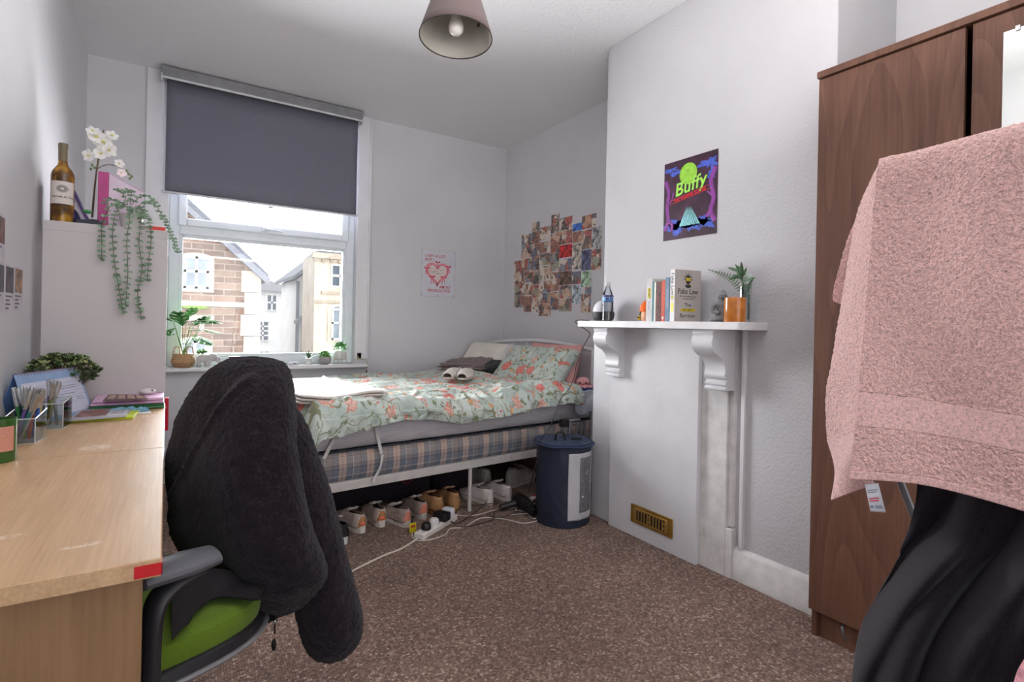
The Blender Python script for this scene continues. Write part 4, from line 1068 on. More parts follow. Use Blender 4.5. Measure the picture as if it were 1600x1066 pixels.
# wired junction box
jx = on_y(566, 556, 4.10)
jb = thing('junction_box', 'small yellowed junction box with a dangling wire at the sill end', 'junction box', (jx.x, 4.19, jx.z))
part('box', G().box((jx.x - .02, 4.178, ZS + .035), (jx.x + .02, 4.195, ZS + .085)), plain('yellowed_plastic', (208, 176, 110), 0.5, 0, 0.1), jb, bevel=0.003)
part('wire', G().tube(spline([(jx.x - .01, 4.176, ZS + .06), (jx.x + .0, 4.165, ZS + .03), (jx.x + .03, 4.15, ZS + .03), (jx.x + .045, 4.14, ZS + .02), (jx.x + .05, 4.12, ZS - .01), (jx.x + .045, 4.12, ZS - .05)], 5), .002, 6), plain('wire_cream', (206, 196, 170), 0.5), jb)
part('connector', G().tube([(jx.x + .045, 4.12, ZS - .045), (jx.x + .04, 4.12, ZS - .075)], .005, 8), plain('connector_brown', (104, 84, 66), 0.5), jb)

# ================================================================ OFFICE CHAIR WITH FLEECE
CC = Vector((-0.05, 1.41, 0)); FC = Vector((-0.93, -0.37, 0)).normalized(); SCH = Vector((-FC.y, FC.x, 0))
if SCH.y > 0: SCH = -SCH     # towards the camera
M_PLB = plain('black_plastic', (40, 38, 42), 0.38, 0, 0.08, 12)
M_PLG = plain('grey_armpad', (84, 84, 90), 0.42, 0, 0.1, 8)
M_GREEN = fuzzy('green_seat_cloth', (92, 116, 30), 420, 0.3, 0.12, 0.1, 0.002)
oc_ = thing('office_chair', 'black office chair with lime green seat pushed in at the desk', 'chair', (CC.x, CC.y, 0))
def LC_(f, s_, z): p = CC + FC * f + SCH * s_; return Vector((p.x, p.y, z))
def seatf(a, k=1.0):
    n_ = 2.7
    c_, s__ = math.cos(a), math.sin(a)
    r = (abs(c_) ** n_ + abs(s__) ** n_) ** (-1 / n_)
    return (0.235 * k * r * c_, 0.235 * k * r * s__)
def seat_geo(z0, z1, k0, k1, dome=0.0):
    g = G()
    prof = [(0.001, z0), (k0, z0), (k1, (z0 + z1) / 2), (k1 * .985, z1 - .008), (k1 * .93, z1), (k1 * .6, z1 + dome), (0.001, z1 + dome)]
    n = 48; vs = []; fs = []
    for (k, z) in prof:
        for i in range(n):
            f, s__ = seatf(2 * PI * i / n, k); zz = z + (0.03 * (s__ / .235) ** 2 if k > .1 else 0) * 0.3
            vs.append(LC_(f, s__, zz))
    for j in range(len(prof) - 1):
        for i in range(n): fs.append((j * n + i, j * n + (i + 1) % n, (j + 1) * n + (i + 1) % n, (j + 1) * n + i))
    return g.add(vs, fs)
part('seat', seat_geo(0.425, 0.475, 0.98, 1.0, 0.008), M_GREEN, oc_)
part('seat_shell', seat_geo(0.375, 0.428, 0.8, 1.03), M_PLB, oc_)
rim = [LC_(*seatf(2 * PI * i / 64, 1.035), 0.405) for i in range(65)]
part('seat_trim', G().tube(rim, 0.006, 6), plain('trim_grey', (140, 138, 140), 0.3, 0.3), oc_)
part('gas_column', G().tube([LC_(0, 0, .38), LC_(0, 0, .09)], [.03, .024], 16), M_PLB, oc_)
for k in range(5):
    a = 2 * PI * k / 5 + 0.45
    tip = Vector((CC.x + .29 * math.cos(a), CC.y + .29 * math.sin(a), .075))
    o = part('base_arm', G().tube([(CC.x, CC.y, .115), (CC.x + .15 * math.cos(a), CC.y + .15 * math.sin(a), .10), tip], [.032, .024, .017], 10, flat=.7), M_PLB, oc_)
    q = Vector((-math.sin(a), math.cos(a), 0))
    part('castor', G().tube([tip + q * .012 - UP * .047, tip + q * .028 - UP * .047], .027, 16).tube([tip - q * .012 - UP * .047, tip - q * .028 - UP * .047], .027, 16).tube([tip, tip - UP * .045], .008, 8), M_PLG, o)
for sd in (1, -1):
    A = LC_(-.01, sd * .30, .655)
    pts = [LC_(-.005, sd * .35, .672), LC_(.003, sd * .35, .672), LC_(.05, sd * .35, .672), LC_(.12, sd * .35, .672), LC_(.132, sd * .35, .672)]
    arm = part('arm_pad', G().tube(pts, [.012, .034, .042, .038, .012], 20, flat=.42), M_PLG, oc_)
    part('arm_support', G().tube(spline([LC_(.02, sd * .35, .655), LC_(.07, sd * .352, .645), LC_(.10, sd * .355, .60), LC_(.10, sd * .35, .42), LC_(.08, sd * .31, .375), LC_(.03, sd * .15, .37)], 6), [.014] + [.024] * 30, 12, flat=.6), M_PLB, arm)
part('back_bar', G().tube(spline([LC_(-.10, 0, .38), LC_(-.25, 0, .39), LC_(-.30, 0, .46), LC_(-.285, 0, .75)], 6), .022, 10, flat=.5), M_PLB, oc_)
def backf(u, v):
    s__ = (u - .5) * .26 * (0.8 + 0.2 * math.sin(PI * min(1, v * 1.1))); z = .52 + .36 * v
    return LC_(-.255 - .03 * v + 0.05 * (2 * (u - .5)) ** 2, s__, z)
part('backrest', G().grid(backf, 16, 12), M_GREEN, oc_, solid=.03)

# the fleece: a heavy garment over the backrest
s = N('black_teddy_fleece'); v = s.coord()
nz = s.noise(v, 170, 4, 0.65); nb_ = s.noise(v, 40, 3)
s.col(s.ramp(s.math('ADD', s.math('MULTIPLY', nz.outputs[0], .7), s.math('MULTIPLY', nb_.outputs[0], .3)), [(0.3, (18, 13, 19)), (0.55, (37, 29, 37)), (0.78, (70, 58, 68))]))
s.set(0.95, 0, 0.08, Sheen_Weight=0.12, Sheen_Roughness=0.5); s.bump(nz.outputs[0], 0.8, 0.006)
M_FLEECE = s.m
fl_ = thing('fleece_jacket', 'big black teddy fleece jacket hung over the back of the office chair', 'jacket', (0.2, 1.5, 0.3))
BA = SCH       # along the backrest, towards camera side = right in the photo
def ring_pt(rl, rr_, z, thick, phi, d0=1.40):
    """point of a closed ring at height z; rl, rr_ = silhouette limits measured across the view at distance d0"""
    kS = BA.dot(RGT); kF = FC.dot(RGT)
    w = (rr_ - rl) / 2; c = (rr_ + rl) / 2
    s_h = math.sqrt(max(1e-5, w * w - (kF * thick) ** 2)) / abs(kS) if w > abs(kF) * thick * 1.05 else w * .55 / abs(kS)
    base = RGT * c + FWD * d0
    n_ = 2.3; cp, sp2 = math.cos(phi), math.sin(phi)
    e = lambda q: math.copysign(abs(q) ** (2 / n_), q)
    p = base + BA * s_h * e(cp) + FC * thick * e(sp2)
    return Vector((p.x, p.y, z))
secs = [  # z, rleft, rright, thickness
    (0.992, -.705, -.650, .015), (0.988, -.735, -.625, .045), (0.974, -.765, -.595, .07), (0.945, -.80, -.572, .085), (0.90, -.835, -.555, .095), (0.84, -.878, -.530, .10),
    (0.76, -.925, -.508, .105), (0.67, -.948, -.482, .11), (0.59, -.95, -.458, .115), (0.50, -.935, -.44, .12), (0.46, -.88, -.45, .12), (0.43, -.85, -.47, .115)]
def jac(u, v):
    z, rl, rr_, th = at_spline(secs, v)
    phi = 2 * PI * u
    p = ring_pt(rl, rr_, z, max(th, .01), phi)
    rel = (p.x * RGT.x + p.y * RGT.y)
    # the hem hangs lower to the right
    hem = max(0.0, (0.50 - z) / 0.12)
    p.z += hem * (-.03 * (rel + .72) / .25 + 0.02 * math.sin(rel * 40))
    # overlapping front: everything right of the slanting edge sits proud
    edge = -.655 - (0.935 - p.z) * 0.72
    side = 1 if math.sin(phi) > -0.25 else 0
    if z > .52 or True:
        t = (rel - edge) / .008
        st_ = 1 / (1 + math.exp(-max(-20, min(20, t))))
        amp = .050 * min(1, max(0, (0.97 - p.z) / .08)) * min(1, max(0, (p.z - .50) / .08))
        ridge = math.exp(-((rel - edge - .012) / .014) ** 2) * .016
        toward = -FWD
        nearness = max(0.0, -(FWD.x * (p.x - 0.19) + FWD.y * (p.y - 1.54)) / .1 + .6)
        p += toward * (amp * (st_ - .4) + ridge * min(1, amp / .02)) * min(1, nearness)
    q = Vector((p.x * 6, p.y * 6, p.z * 4))
    n = noise.noise(q) * .018 + noise.noise(q * 2.3) * .009
    o_ = (p - Vector((0.19, 1.53, p.z))).normalized()
    p += o_ * n
    # soft vertical folds below the shoulder
    p += o_ * .010 * math.sin(rel * 34 + p.z * 6) * min(1, max(0, (.85 - p.z) / .3))
    return tuple(p)
FUR = [(.005, .016), (.006, .006)]
part('body', G().grid(jac, 260, 190, closed_u=True), M_FLEECE, fl_, solid=.004, disp=FUR)
ssec = [(0.93, -.625, -.60, .02), (0.88, -.62, -.560, .04), (0.82, -.61, -.520, .055), (0.75, -.60, -.488, .06), (0.67, -.59, -.458, .065), (0.59, -.575, -.432, .068), (0.50, -.56, -.402, .07), (0.42, -.543, -.380, .072), (0.345, -.525, -.366, .072), (0.29, -.505, -.370, .064), (0.258, -.485, -.39, .045), (0.247, -.465, -.415, .015)]
def slv(u, v):
    z, rl, rr_, th = at_spline(ssec, v)
    p = ring_pt(rl, rr_, z, max(th, .008), 2 * PI * u, 1.36)
    q = Vector((p.x * 7, p.y * 7, p.z * 5)); o_ = (p - Vector((RGT * ((rl + rr_) / 2) + FWD * 1.36).to_tuple()[:2] + (p.z,))).normalized()
    p += o_ * (noise.noise(q) * .012)
    return tuple(p)
part('sleeve', G().grid(slv, 120, 170, closed_u=True), M_FLEECE, fl_, disp=FUR)
# ragged lining hem hanging between body and sleeve
def hemf(u, v):
    px = 352 + 126 * u; top = 868 + 55 * u; bot = 905 + 55 * math.sin(PI * min(1, u * 1.15)) ** .6 + 26 * u
    p = at_d(px, top + (bot - top) * v, 1.36 + .02 * math.sin(u * 14))
    return tuple(p)
part('hem', G().grid(hemf, 50, 20), M_FLEECE, fl_, solid=.012, disp=FUR)
zp = at_d(429, 980, 1.34)
part('zip_pull', G().tube([at_d(430, 958, 1.345), at_d(429, 990, 1.345)], .0022, 6).ell(at_d(428, 1008, 1.345), (.006, .004, .016), 10, 8), plain('black_cord', (20, 18, 20), 0.5), fl_)
part('zip_end', G().ell(at_d(430, 972, 1.342), (.005, .003, .006), 10, 6), plain('silver_metal', (190, 190, 186), 0.3, 0.8), fl_)
def liningf(u, v):
    top = at_spline([(268, 900, 1.16), (300, 893, 1.17), (335, 893, 1.19), (375, 905, 1.21), (420, 930, 1.24)], u)
    q = at_spline([(268, 1004), (284, 988), (300, 962), (335, 938), (405, 940)], u); bot = on_z(q[0], q[1], .497)
    p = at_d(*top).lerp(bot, v); p.z = max(p.z, .495)
    return tuple(p + UP * .010 * abs(noise.noise(p * 12)))
part('lining', G().grid(liningf, 50, 30), plain('black_lining', (26, 22, 26), .8), fl_, solid=.006)
lg = G()
for (x, y, dx, dy) in [(398, 862, 4, 6), (402, 868, 6, -5), (406, 862, 3, 7), (401, 874, 7, 1), (395, 866, 3, 2)]:
    lg.tube([at_d(x, y, 1.235), at_d(x + dx, y + dy, 1.235)], .0012, 5)
part('lint', lg, plain('lint_white', (190, 186, 184), .8), fl_)
# ================================================================ BED
BR = math.radians(5.6)
BO = Vector((0.58, 2.655, 0)); BE = Vector((math.cos(BR), math.sin(BR), 0)); BN = Vector((-math.sin(BR), math.cos(BR), 0))
BLn, BW = 1.93, 1.32
def B(s_, t, z): p = BO + BE * s_ + BN * t; return Vector((p.x, p.y, z))
BMx = Matrix.Identity(4)
for i in range(3): BMx[i][0] = BE[i]; BMx[i][1] = BN[i]; BMx[i][3] = BO[i]
M_BEDM = plain('cream_bed_metal', (206, 200, 196), 0.4, 0.1, 0.04)
M_WHM = plain('white_bed_metal', (222, 222, 224), 0.35, 0.1, 0.03)
bed = thing('bed', 'double bed with cream metal frame, tartan divan base and white arched headboard', 'bed', tuple(B(1.0, .65, 0)))
part('side_rail', G().box((0, 0, .252), (1.22, .025, .297), M=BMx), M_BEDM, bed, bevel=.003)
part('side_rail', G().box((1.222, -.001, .252), (BLn, .025, .297), M=BMx), M_BEDM, bed, bevel=.003)
part('side_rail', G().box((0, BW - .025, .252), (BLn, BW, .297), M=BMx), M_BEDM, bed, bevel=.003)
part('end_rail', G().box((0, .025, .252), (.025, BW - .025, .297), M=BMx), M_BEDM, bed, bevel=.003)
part('slats', G().box((.025, .025, .285), (BLn - .005, BW - .025, .297), M=BMx), M_BEDM, bed, smooth=False)
for (a, b) in ((.93, .012), (.93, .68), (.93, BW - .02), (.03, .012), (.03, BW - .02), (1.82, BW - .02)):
    part('leg', G().tube([B(a, b + .004, 0), B(a, b + .004, .253)], .0115, 12), M_BEDM, bed)
# headboard: posts, arched top rail, spindles
HX = BLn + .03
hb = part('headboard_post', G().tube([B(HX, .03, 0), B(HX, .03, .93)], .014, 12), M_WHM, bed)
part('headboard_post', G().tube([B(HX, BW - .03, 0), B(HX, BW - .03, .93)], .014, 12), M_WHM, bed)
arc = [B(HX, .03 + (BW - .06) * k / 24, .925 + .045 * math.sin(PI * k / 24)) for k in range(25)]
part('headboard_rail', G().tube(arc, .0155, 12), M_WHM, bed)
part('headboard_rail', G().tube([B(HX, .03, .55), B(HX, BW - .03, .55)], .011, 10), M_WHM, bed)
for k in range(1, 7):
    t = k / 7
    part('spindle', G().tube([B(HX, .03 + (BW - .06) * t, .55), B(HX, .03 + (BW - .06) * t, .925 + .045 * math.sin(PI * t))], .007, 8), M_WHM, bed)

def uvnode(s, scale=(1, 1, 1)):
    tc = s.n('ShaderNodeTexCoord'); mp = s.n('ShaderNodeMapping'); mp.inputs['Scale'].default_value = scale
    s.l(tc.outputs['UV'], mp.inputs[0]); return mp.outputs[0]
# tartan cloth
s = N('blue_pink_tartan'); v = uvnode(s); sx = s.n('ShaderNodeSeparateXYZ'); s.l(v, sx.inputs[0])
fu = s.math('FRACT', s.math('MULTIPLY', sx.outputs[0], 1 / .145)); fv = s.math('FRACT', s.math('MULTIPLY', sx.outputs[1], 1 / .145))
cA = s.ramp(fu, [(0, (206, 178, 162)), (.12, (206, 178, 162)), (.121, (150, 84, 84)), (.14, (150, 84, 84)), (.141, (206, 178, 162)), (.27, (200, 172, 158)), (.271, (46, 46, 60)), (.30, (92, 106, 126)), (.50, (92, 106, 126)), (.501, (212, 204, 190)), (.525, (212, 204, 190)), (.526, (122, 116, 122)), (.76, (122, 116, 122)), (.761, (46, 46, 60)), (.79, (84, 98, 120)), (.97, (84, 98, 120)), (.971, (46, 46, 60))], 'CONSTANT')
cB = s.ramp(fv, [(0, (120, 130, 148)), (.16, (120, 130, 148)), (.17, (224, 214, 200)), (.20, (224, 214, 200)), (.21, (132, 140, 158)), (.42, (96, 104, 124)), (.44, (54, 54, 66)), (.46, (168, 160, 160)), (.62, (236, 226, 216)), (.64, (214, 204, 196)), (.80, (236, 222, 210)), (.84, (176, 120, 120)), (.86, (232, 218, 206)), (1, (232, 218, 206))], 'CONSTANT')
wv = s.noise(s.coord(), 300, 2)
tcol = s.mix(0.42, cA, cB); tcol = s.mix(0.25, tcol, s.mix(1.0, cA, cB, 'MULTIPLY'))
s.col(s.mix(0.15, tcol, s.ramp(wv.outputs[0], [(0.3, (60, 60, 66)), (0.7, (235, 225, 215))])))
s.set(0.85, 0, 0.15); s.bump(wv.outputs[0], .2, .001)
M_TART = s.m
def side_wall(z0, z1, mat_, name, parent, bulge=.012, wr=.004, seed=0, inset=.0, mz=10, solid=0):
    """closed soft block: walls all round + top"""
    P_ = 2 * (BLn + BW)
    def path(u):
        q = u * P_; r = .05
        if q < BLn: a, b, n = q, inset, (0, -1)
        elif q < BLn + BW: a, b, n = BLn - inset, q - BLn, (1, 0)
        elif q < 2 * BLn + BW: a, b, n = BLn - (q - BLn - BW), BW - inset, (0, 1)
        else: a, b, n = inset, BW - (q - 2 * BLn - BW), (-1, 0)
        return a, b, n, q
    def fn(u, v):
        a, b, n, q = path(u % 1.0)
        e = bulge * math.sin(PI * v) - .012 * (abs(2 * v - 1) ** 6)
        w = wr * noise.noise(Vector((q * 9, v * 3, seed))) + wr * .6 * noise.noise(Vector((q * 2, v * 9, seed + 4)))
        a = min(max(a, .012), BLn - .012); b = min(max(b, .012), BW - .012)
        return tuple(B(a + n[0] * (e + w), b + n[1] * (e + w), z0 + (z1 - z0) * v))
    g = G().grid(fn, 420, mz, uvfn=lambda u, v: (u * P_, v * (z1 - z0)), closed_u=True)
    n = 420
    g.f.append(tuple(range(n))); g.f.append(tuple(reversed([mz * n + k for k in range(n)])))
    return part(name, g, mat_, parent, auto=60)
dv = side_wall(.298, .452, M_TART, 'divan_base', bed, .008, .004, 1)
part('piping', G().tube([B(.01 + (BLn - .02) * k / 60, .0 - .002 + .002 * math.sin(k * 1.7), .449 + .002 * math.sin(k * 2.3)) for k in range(61)], .004, 6), plain('dark_piping', (52, 56, 72), 0.7), dv)
s = N('grey_mattress_cover'); v = s.coord(); w = s.noise(s.coord('Object', (1, 1, 14)), 14, 3); nz = s.noise(v, 400, 2)
s.col(s.ramp(w.outputs[0], [(0.3, (192, 189, 194)), (0.7, (214, 210, 214))])); s.set(0.9, 0, 0.15); s.bump(s.math('ADD', w.outputs[0], s.math('MULTIPLY', nz.outputs[0], .2)), .3, .006)
M_GCOV = s.m
mt = thing('mattress', 'thick mattress in a pale grey cover on the tartan base', 'mattress', tuple(B(1.0, .65, .455)))
side_wall(.458, .625, M_GCOV, 'cover', mt, .02, .008, 5)
M_STRAP = plain('pale_elastic', (216, 212, 212), 0.7, 0, 0.04, 60)
def strap(pts, w=.009):
    g = G()
    def fn(u, v):
        p = at_spline(pts, v); a = at_spline(pts, min(1, v + .02)); b = at_spline(pts, max(0, v - .02))
        d = (a[0] - b[0], a[1] - b[1]); L = math.hypot(*d) or 1
        nx, ny = -d[1] / L, d[0] / L
        tw = p[2] if len(p) > 2 else 1
        return tuple(B(p[0] + nx * (u - .5) * 2 * w * tw, -.024 - .012 * (1 - tw) - (.0), p[1] + ny * (u - .5) * 2 * w * tw))
    return g.grid(fn, 3, 30)
def bs(px, py):   # a pixel on the bed's near face -> (s, z)
    r = _ray(px, py); o = Vector((0, 0, 1.09)); k = (BO - o).dot(BN) / r.dot(BN); p = o + r * k
    return ((p - BO).dot(BE), p.z)
part('strap', strap([(*bs(584, 666), 1), (*bs(589, 690), 1), (*bs(593, 708), 1)]), M_STRAP, mt, solid=.001)
part('strap', strap([(*bs(594, 709), .9), (*bs(591, 726), .55), (*bs(583, 745), .9), (*bs(581, 752), 1.1)]), M_STRAP, mt, solid=.001)
part('strap', strap([(*bs(527, 672), 1), (*bs(514, 695), 1), (*bs(503, 716), 1)]), M_STRAP, mt, solid=.001)

# floral duvet
s = N('sage_floral_cotton'); v = uvnode(s)
wob = s.noise(v, 18, 2); wob2 = s.n('ShaderNodeVectorMath', operation='SCALE'); s.l(wob.outputs[1], wob2.inputs[0]); wob2.inputs['Scale'].default_value = .035
vv = s.n('ShaderNodeVectorMath', operation='ADD'); s.l(v, vv.inputs[0]); s.l(wob2.outputs[0], vv.inputs[1]); V = vv.outputs[0]
def flowers(scale, r, seed, cols, keep=.5, base=None, petal=0.0):
    mp = s.n('ShaderNodeMapping'); mp.inputs['Location'].default_value = (seed, seed * .7, 0); s.l(V, mp.inputs[0])
    a = s.vor(mp.outputs[0], scale); sp = s.n('ShaderNodeSeparateColor'); s.l(a.outputs['Color'], sp.inputs[0])
    pt = s.vor(mp.outputs[0], scale * 4.5)
    dist = s.math('ADD', a.outputs['Distance'], s.math('MULTIPLY', s.math('SUBTRACT', pt.outputs['Distance'], .4), petal))
    m1 = s.math('LESS_THAN', dist, r); m2 = s.math('LESS_THAN', sp.outputs[0], keep)
    m = s.math('MULTIPLY', m1, m2)
    ring = s.ramp(s.math('ADD', s.math('DIVIDE', dist, r), s.math('MULTIPLY', pt.outputs['Distance'], .25)), cols)
    return s.mix(m, base, ring)
bg = s.ramp(s.noise(v, 9, 3).outputs[0], [(0.35, (182, 196, 187)), (0.65, (208, 216, 208))])
# thin olive stems
mu = s.noise(V, 7.5, 1, .3); st = s.math('LESS_THAN', s.math('ABSOLUTE', s.math('SUBTRACT', mu.outputs[0], .5)), .009)
mu2 = s.noise(V, 12, 1, .3, .5); st2 = s.math('LESS_THAN', s.math('ABSOLUTE', s.math('SUBTRACT', mu2.outputs[0], .56)), .008)
bg = s.mix(s.math('MAXIMUM', st, st2), bg, (146, 146, 118))
bg = flowers(24, .30, 5.3, [(0, (120, 136, 104)), (.6, (142, 150, 118)), (1, (118, 128, 100))], .7, bg, .5)
bg = flowers(15, .28, 9.1, [(0, (232, 200, 120)), (.5, (232, 186, 130)), (1, (214, 164, 126))], .40, bg, .4)
bg = flowers(10, .34, 2.2, [(0, (226, 150, 130)), (.5, (232, 176, 160)), (.8, (226, 196, 180)), (1, (214, 140, 122))], .50, bg, .4)
bg = flowers(8.0, .38, 13.7, [(0, (222, 110, 102)), (.25, (236, 152, 140)), (.4, (214, 96, 92)), (.6, (240, 170, 156)), (.8, (222, 112, 104)), (1.0, (236, 160, 146)), (1.3, (200, 92, 88))], .55, bg, .35)
s.col(bg); s.set(0.8, 0, 0.2, Sheen_Weight=0.1); s.bump(s.noise(v, 500, 2).outputs[0], .1, .001)
M_FLOR = s.m
duv = thing('duvet', 'crumpled sage duvet printed with coral flowers spread over the bed', 'duvet', tuple(B(.9, .65, .63)))
def ridg(x, y, z): return 1 - 2 * abs(noise.noise(Vector((x, y, z))))
hem_c = [(0.0, .085), (.12, .088), (.25, .075), (.34, .055), (.5, .05), (.7, .07), (.84, .085), (.95, .08), (1.08, .07), (1.2, .055), (1.35, .05), (1.5, .04), (1.62, .045), (1.72, .06), (1.76, .06)]
def hem_at(x):
    for (a, b), (c, d) in zip(hem_c, hem_c[1:]):
        if x <= c: t = (x - a) / (c - a); t = t * t * (3 - 2 * t); return b + (d - b) * t
    return hem_c[-1][1]
DS = 1.76
def duvf(u, v):
    x = u * DS
    hang = hem_at(x) + .012 * noise.noise(Vector((x * 7, 3, 1)))
    Lt = BW + .03 - .01
    tot = Lt + .035 + hang; drop = max(0, (.05 - x) / .05); x = x - .02 + .03 * drop ** .5 * 0
    q = v * tot
    # cross path: from the back edge over the top, round the edge, down the side
    amp = .023
    near = max(0, 1 - abs(q - Lt) / .35)
    w = (ridg(x * 3.2 + .7 * noise.noise(Vector((x * 2, q * 2, 0))), q * 3.6, 2.0) * .55 + ridg(x * 7.5 + 1.1 * noise.noise(Vector((x * 4, q * 4, 5))), q * 6.0, 7.0) * .32 + ridg(x * 17, q * 13, 3.0) * .15)
    w *= amp * (1 + 1.0 * near)
    puff = -.10 * drop ** 2 + .018 * noise.noise(Vector((x * 1.6, q * 1.8, 9.0)))
    zt = .645 + .016 + puff
    # pulled-up heap towards the pillows
    heap = math.exp(-((x - 1.42) / .20) ** 2) * .055 * (0.35 + .65 * math.exp(-((q - .55) / .42) ** 2))
    if q < Lt - .03:
        t = BW - q; z = zt + w * 1.3 + heap; s_ = x
        s_ += .012 * noise.noise(Vector((x * 4, q * 4, 11)))
        return tuple(B(s_, t - .015, z))
    k = (q - (Lt - .03)) / .065
    if k < 1:
        a = k * PI / 2
        t = -.015 - .028 * math.sin(a) ; z = zt - .03 + .03 * math.cos(a) + w * math.cos(a) + heap * .4 * math.cos(a)
        return tuple(B(x, t - w * 1.3 * math.sin(a) + .0, z + 0.0))
    dwn = q - (Lt + .035)
    fl = (.016 * math.sin(x * 26 + 2.5 * noise.noise(Vector((x * 3, 0, 0)))) + .012 * math.sin(x * 61)) * min(1, dwn / .05)
    return tuple(B(x + .01 * noise.noise(Vector((x * 9, q * 9, 4))), -.043 - w * 1.6 - abs(fl) * .9 - .004, zt - .03 - dwn))
g = G().grid(duvf, 420, 330, uvfn=lambda u, v: (u * DS, v * 1.5))
part('duvet_cover', g, M_FLOR, duv, solid=.006, off=-1)

# pillows
def pillow(s0, t0, z0, L, W, Tk, rz, tilt, seed, roll_=0.0, wr=.012, uvs=1.0, n=46):
    """soft cushion: centre in bed coordinates, tilt leans it back against the headboard"""
    E = Matrix.Translation(B(s0, t0, z0)) @ Matrix.Rotation(BR + rz, 4, 'Z') @ Matrix.Rotation(-tilt, 4, 'Y') @ Matrix.Rotation(roll_, 4, 'X')
    g = G()
    for sd in (1, -1):
        def fn(u, v, sd=sd):
            x = (u - .5) * 2; y = (v - .5) * 2
            pin = 1 - .10 * (1 - abs(x)) * 0
            ex = (1 - x ** 4) * (1 - y ** 4)
            h = Tk / 2 * max(0, ex) ** .42
            cr = 1 - .07 * (abs(y) ** 2) * (1 - x * x) ** .5
            cr2 = 1 - .07 * (abs(x) ** 2) * (1 - y * y) ** .5
            w = wr * (ridg(x * 1.7 + seed, y * 2.2, seed) * .6 + ridg(x * 4.0, y * 3.6 + seed, seed) * .35) * max(0, ex) ** .5
            px_, py_ = x * L / 2 * cr2 * 1.0, y * W / 2 * cr
            return (px_, py_, sd * (h + w))
        def uvf(u, v, sd=sd): return ((u * L + (3 if sd < 0 else 0) + seed * 1.37) * uvs, (v * W + seed * .77) * uvs)
        if sd > 0: g.grid(fn, n, n, uvfn=uvf, M=E)
        else: g.grid(lambda u, v: fn(1 - u, v), n, n, uvfn=uvf, M=E)
    return g
M_WHC = plain('white_cotton', (226, 222, 218), 0.85, 0, 0.04, 8)
M_PINKC = plain('dusty_pink_cotton', (222, 164, 160), 0.85, 0, 0.06, 8)
M_CRMC = plain('cream_cotton', (228, 222, 212), 0.85, 0, 0.04, 8)
def pil(lbl, grp, m, *a, **k):
    sd = a
    o = thing('pillow', lbl, 'pillow', tuple(B(a[0], a[1], a[2] - .06)), 0, grp)
    part('pillow_case', pillow(*a, **k), m, o); return o
# (s, t, z, length, width, thickness, yaw, tilt, seed)
pil('white pillow leaning in the far corner of the headboard', 'pillows against the headboard', M_CRMC, 1.75, 1.06, .77, .40, .52, .14, .10, .95, 1)
pil('white pillow behind the floral one, beside the far corner pillow', 'pillows against the headboard', M_WHC, 1.82, .80, .77, .36, .50, .12, 0, 1.2, 2)
pil('dusty pink pillow standing against the headboard on the near side', 'pillows against the headboard', M_PINKC, 1.83, .33, .765, .42, .56, .12, -.03, 1.28, 3)
pil('floral pillow matching the duvet, propped in front of the pink one', 'pillows against the headboard', M_FLOR, 1.71, .38, .78, .38, .70, .17, .04, .82, 4)

# grey hoodie bundle
hd = on_z(738, 580, .72)
M_TAUPE = fuzzy('taupe_jersey', (128, 116, 114), 300, 0.2, 0.1, 0.1, .002)
hc = B(1.30, 1.12, .68)
def bundle(c, rx, ry, rz, seed, rot, n=70, m=40, wr=.25):
    def fn(u, v):
        a = 2 * PI * u; e = PI * (v - .5)
        d = Vector((math.cos(e) * math.cos(a), math.cos(e) * math.sin(a), math.sin(e)))
        k = 1 + wr * (ridg(d.x * 1.5 + seed, d.y * 2.5, d.z * 2.5) * .5 + ridg(d.x * 3 + seed, d.y * 5, d.z * 5) * .3)
        x, y = d.x * rx * k, d.y * ry * k
        z = d.z * rz * k
        if z < 0: z *= .55
        return (c[0] + x * math.cos(rot) - y * math.sin(rot), c[1] + x * math.sin(rot) + y * math.cos(rot), c[2] + z)
    return G().grid(fn, n, m, closed_u=True)
tp = thing('hoodie', 'rolled taupe jersey top lying on the far side of the duvet', 'clothing', tuple(B(1.33, 1.10, .68)))
p_ = on_y(742, 577, 3.75)
part('body', bundle((p_.x, 3.74, .75), .26, .12, .065, 3, .05, wr=.45), M_TAUPE, tp)
part('sleeve', G().tube(spline([(p_.x - .20, 3.70, .76), (p_.x - .05, 3.66, .80), (p_.x + .10, 3.70, .79), (p_.x + .20, 3.72, .76)], 6), .026, 14), M_TAUPE, tp, disp=(.012, .05))
# dark grey knitted beanie
s = N('ribbed_grey_knit'); v = s.coord(); w = s.n('ShaderNodeTexWave', wave_type='BANDS', bands_direction='X'); w.inputs['Scale'].default_value = 60; s.l(v, w.inputs['Vector'])
s.col(s.ramp(w.outputs['Fac'], [(0.2, (60, 64, 66)), (0.8, (104, 108, 110))])); s.set(0.9, 0, .1); s.bump(w.outputs['Fac'], .8, .005)
q = on_y(771, 570, 3.60)
bn = thing('beanie', 'dark grey ribbed knitted beanie between the taupe top and floral pillow', 'hat', (q.x, 3.60, .72))
Mq = Matrix.Translation((q.x, 3.58, q.z - .012)) @ Matrix.Rotation(1.15, 4, 'X') @ Matrix.Rotation(.1, 4, 'Y')
part('cuff', G().lathe([(.072, -.025), (.078, -.02), (.078, .02), (.072, .025), (.066, .02), (.066, -.02), (.072, -.025)], M=Mq, n=32, sy=.62), s.m, bn, disp=(.004, .02))
part('crown', G().lathe([(.068, .0), (.07, .03), (.055, .06), (.025, .075), (.001, .078)], M=Mq, n=32, sy=.6), s.m, bn, disp=(.008, .03))
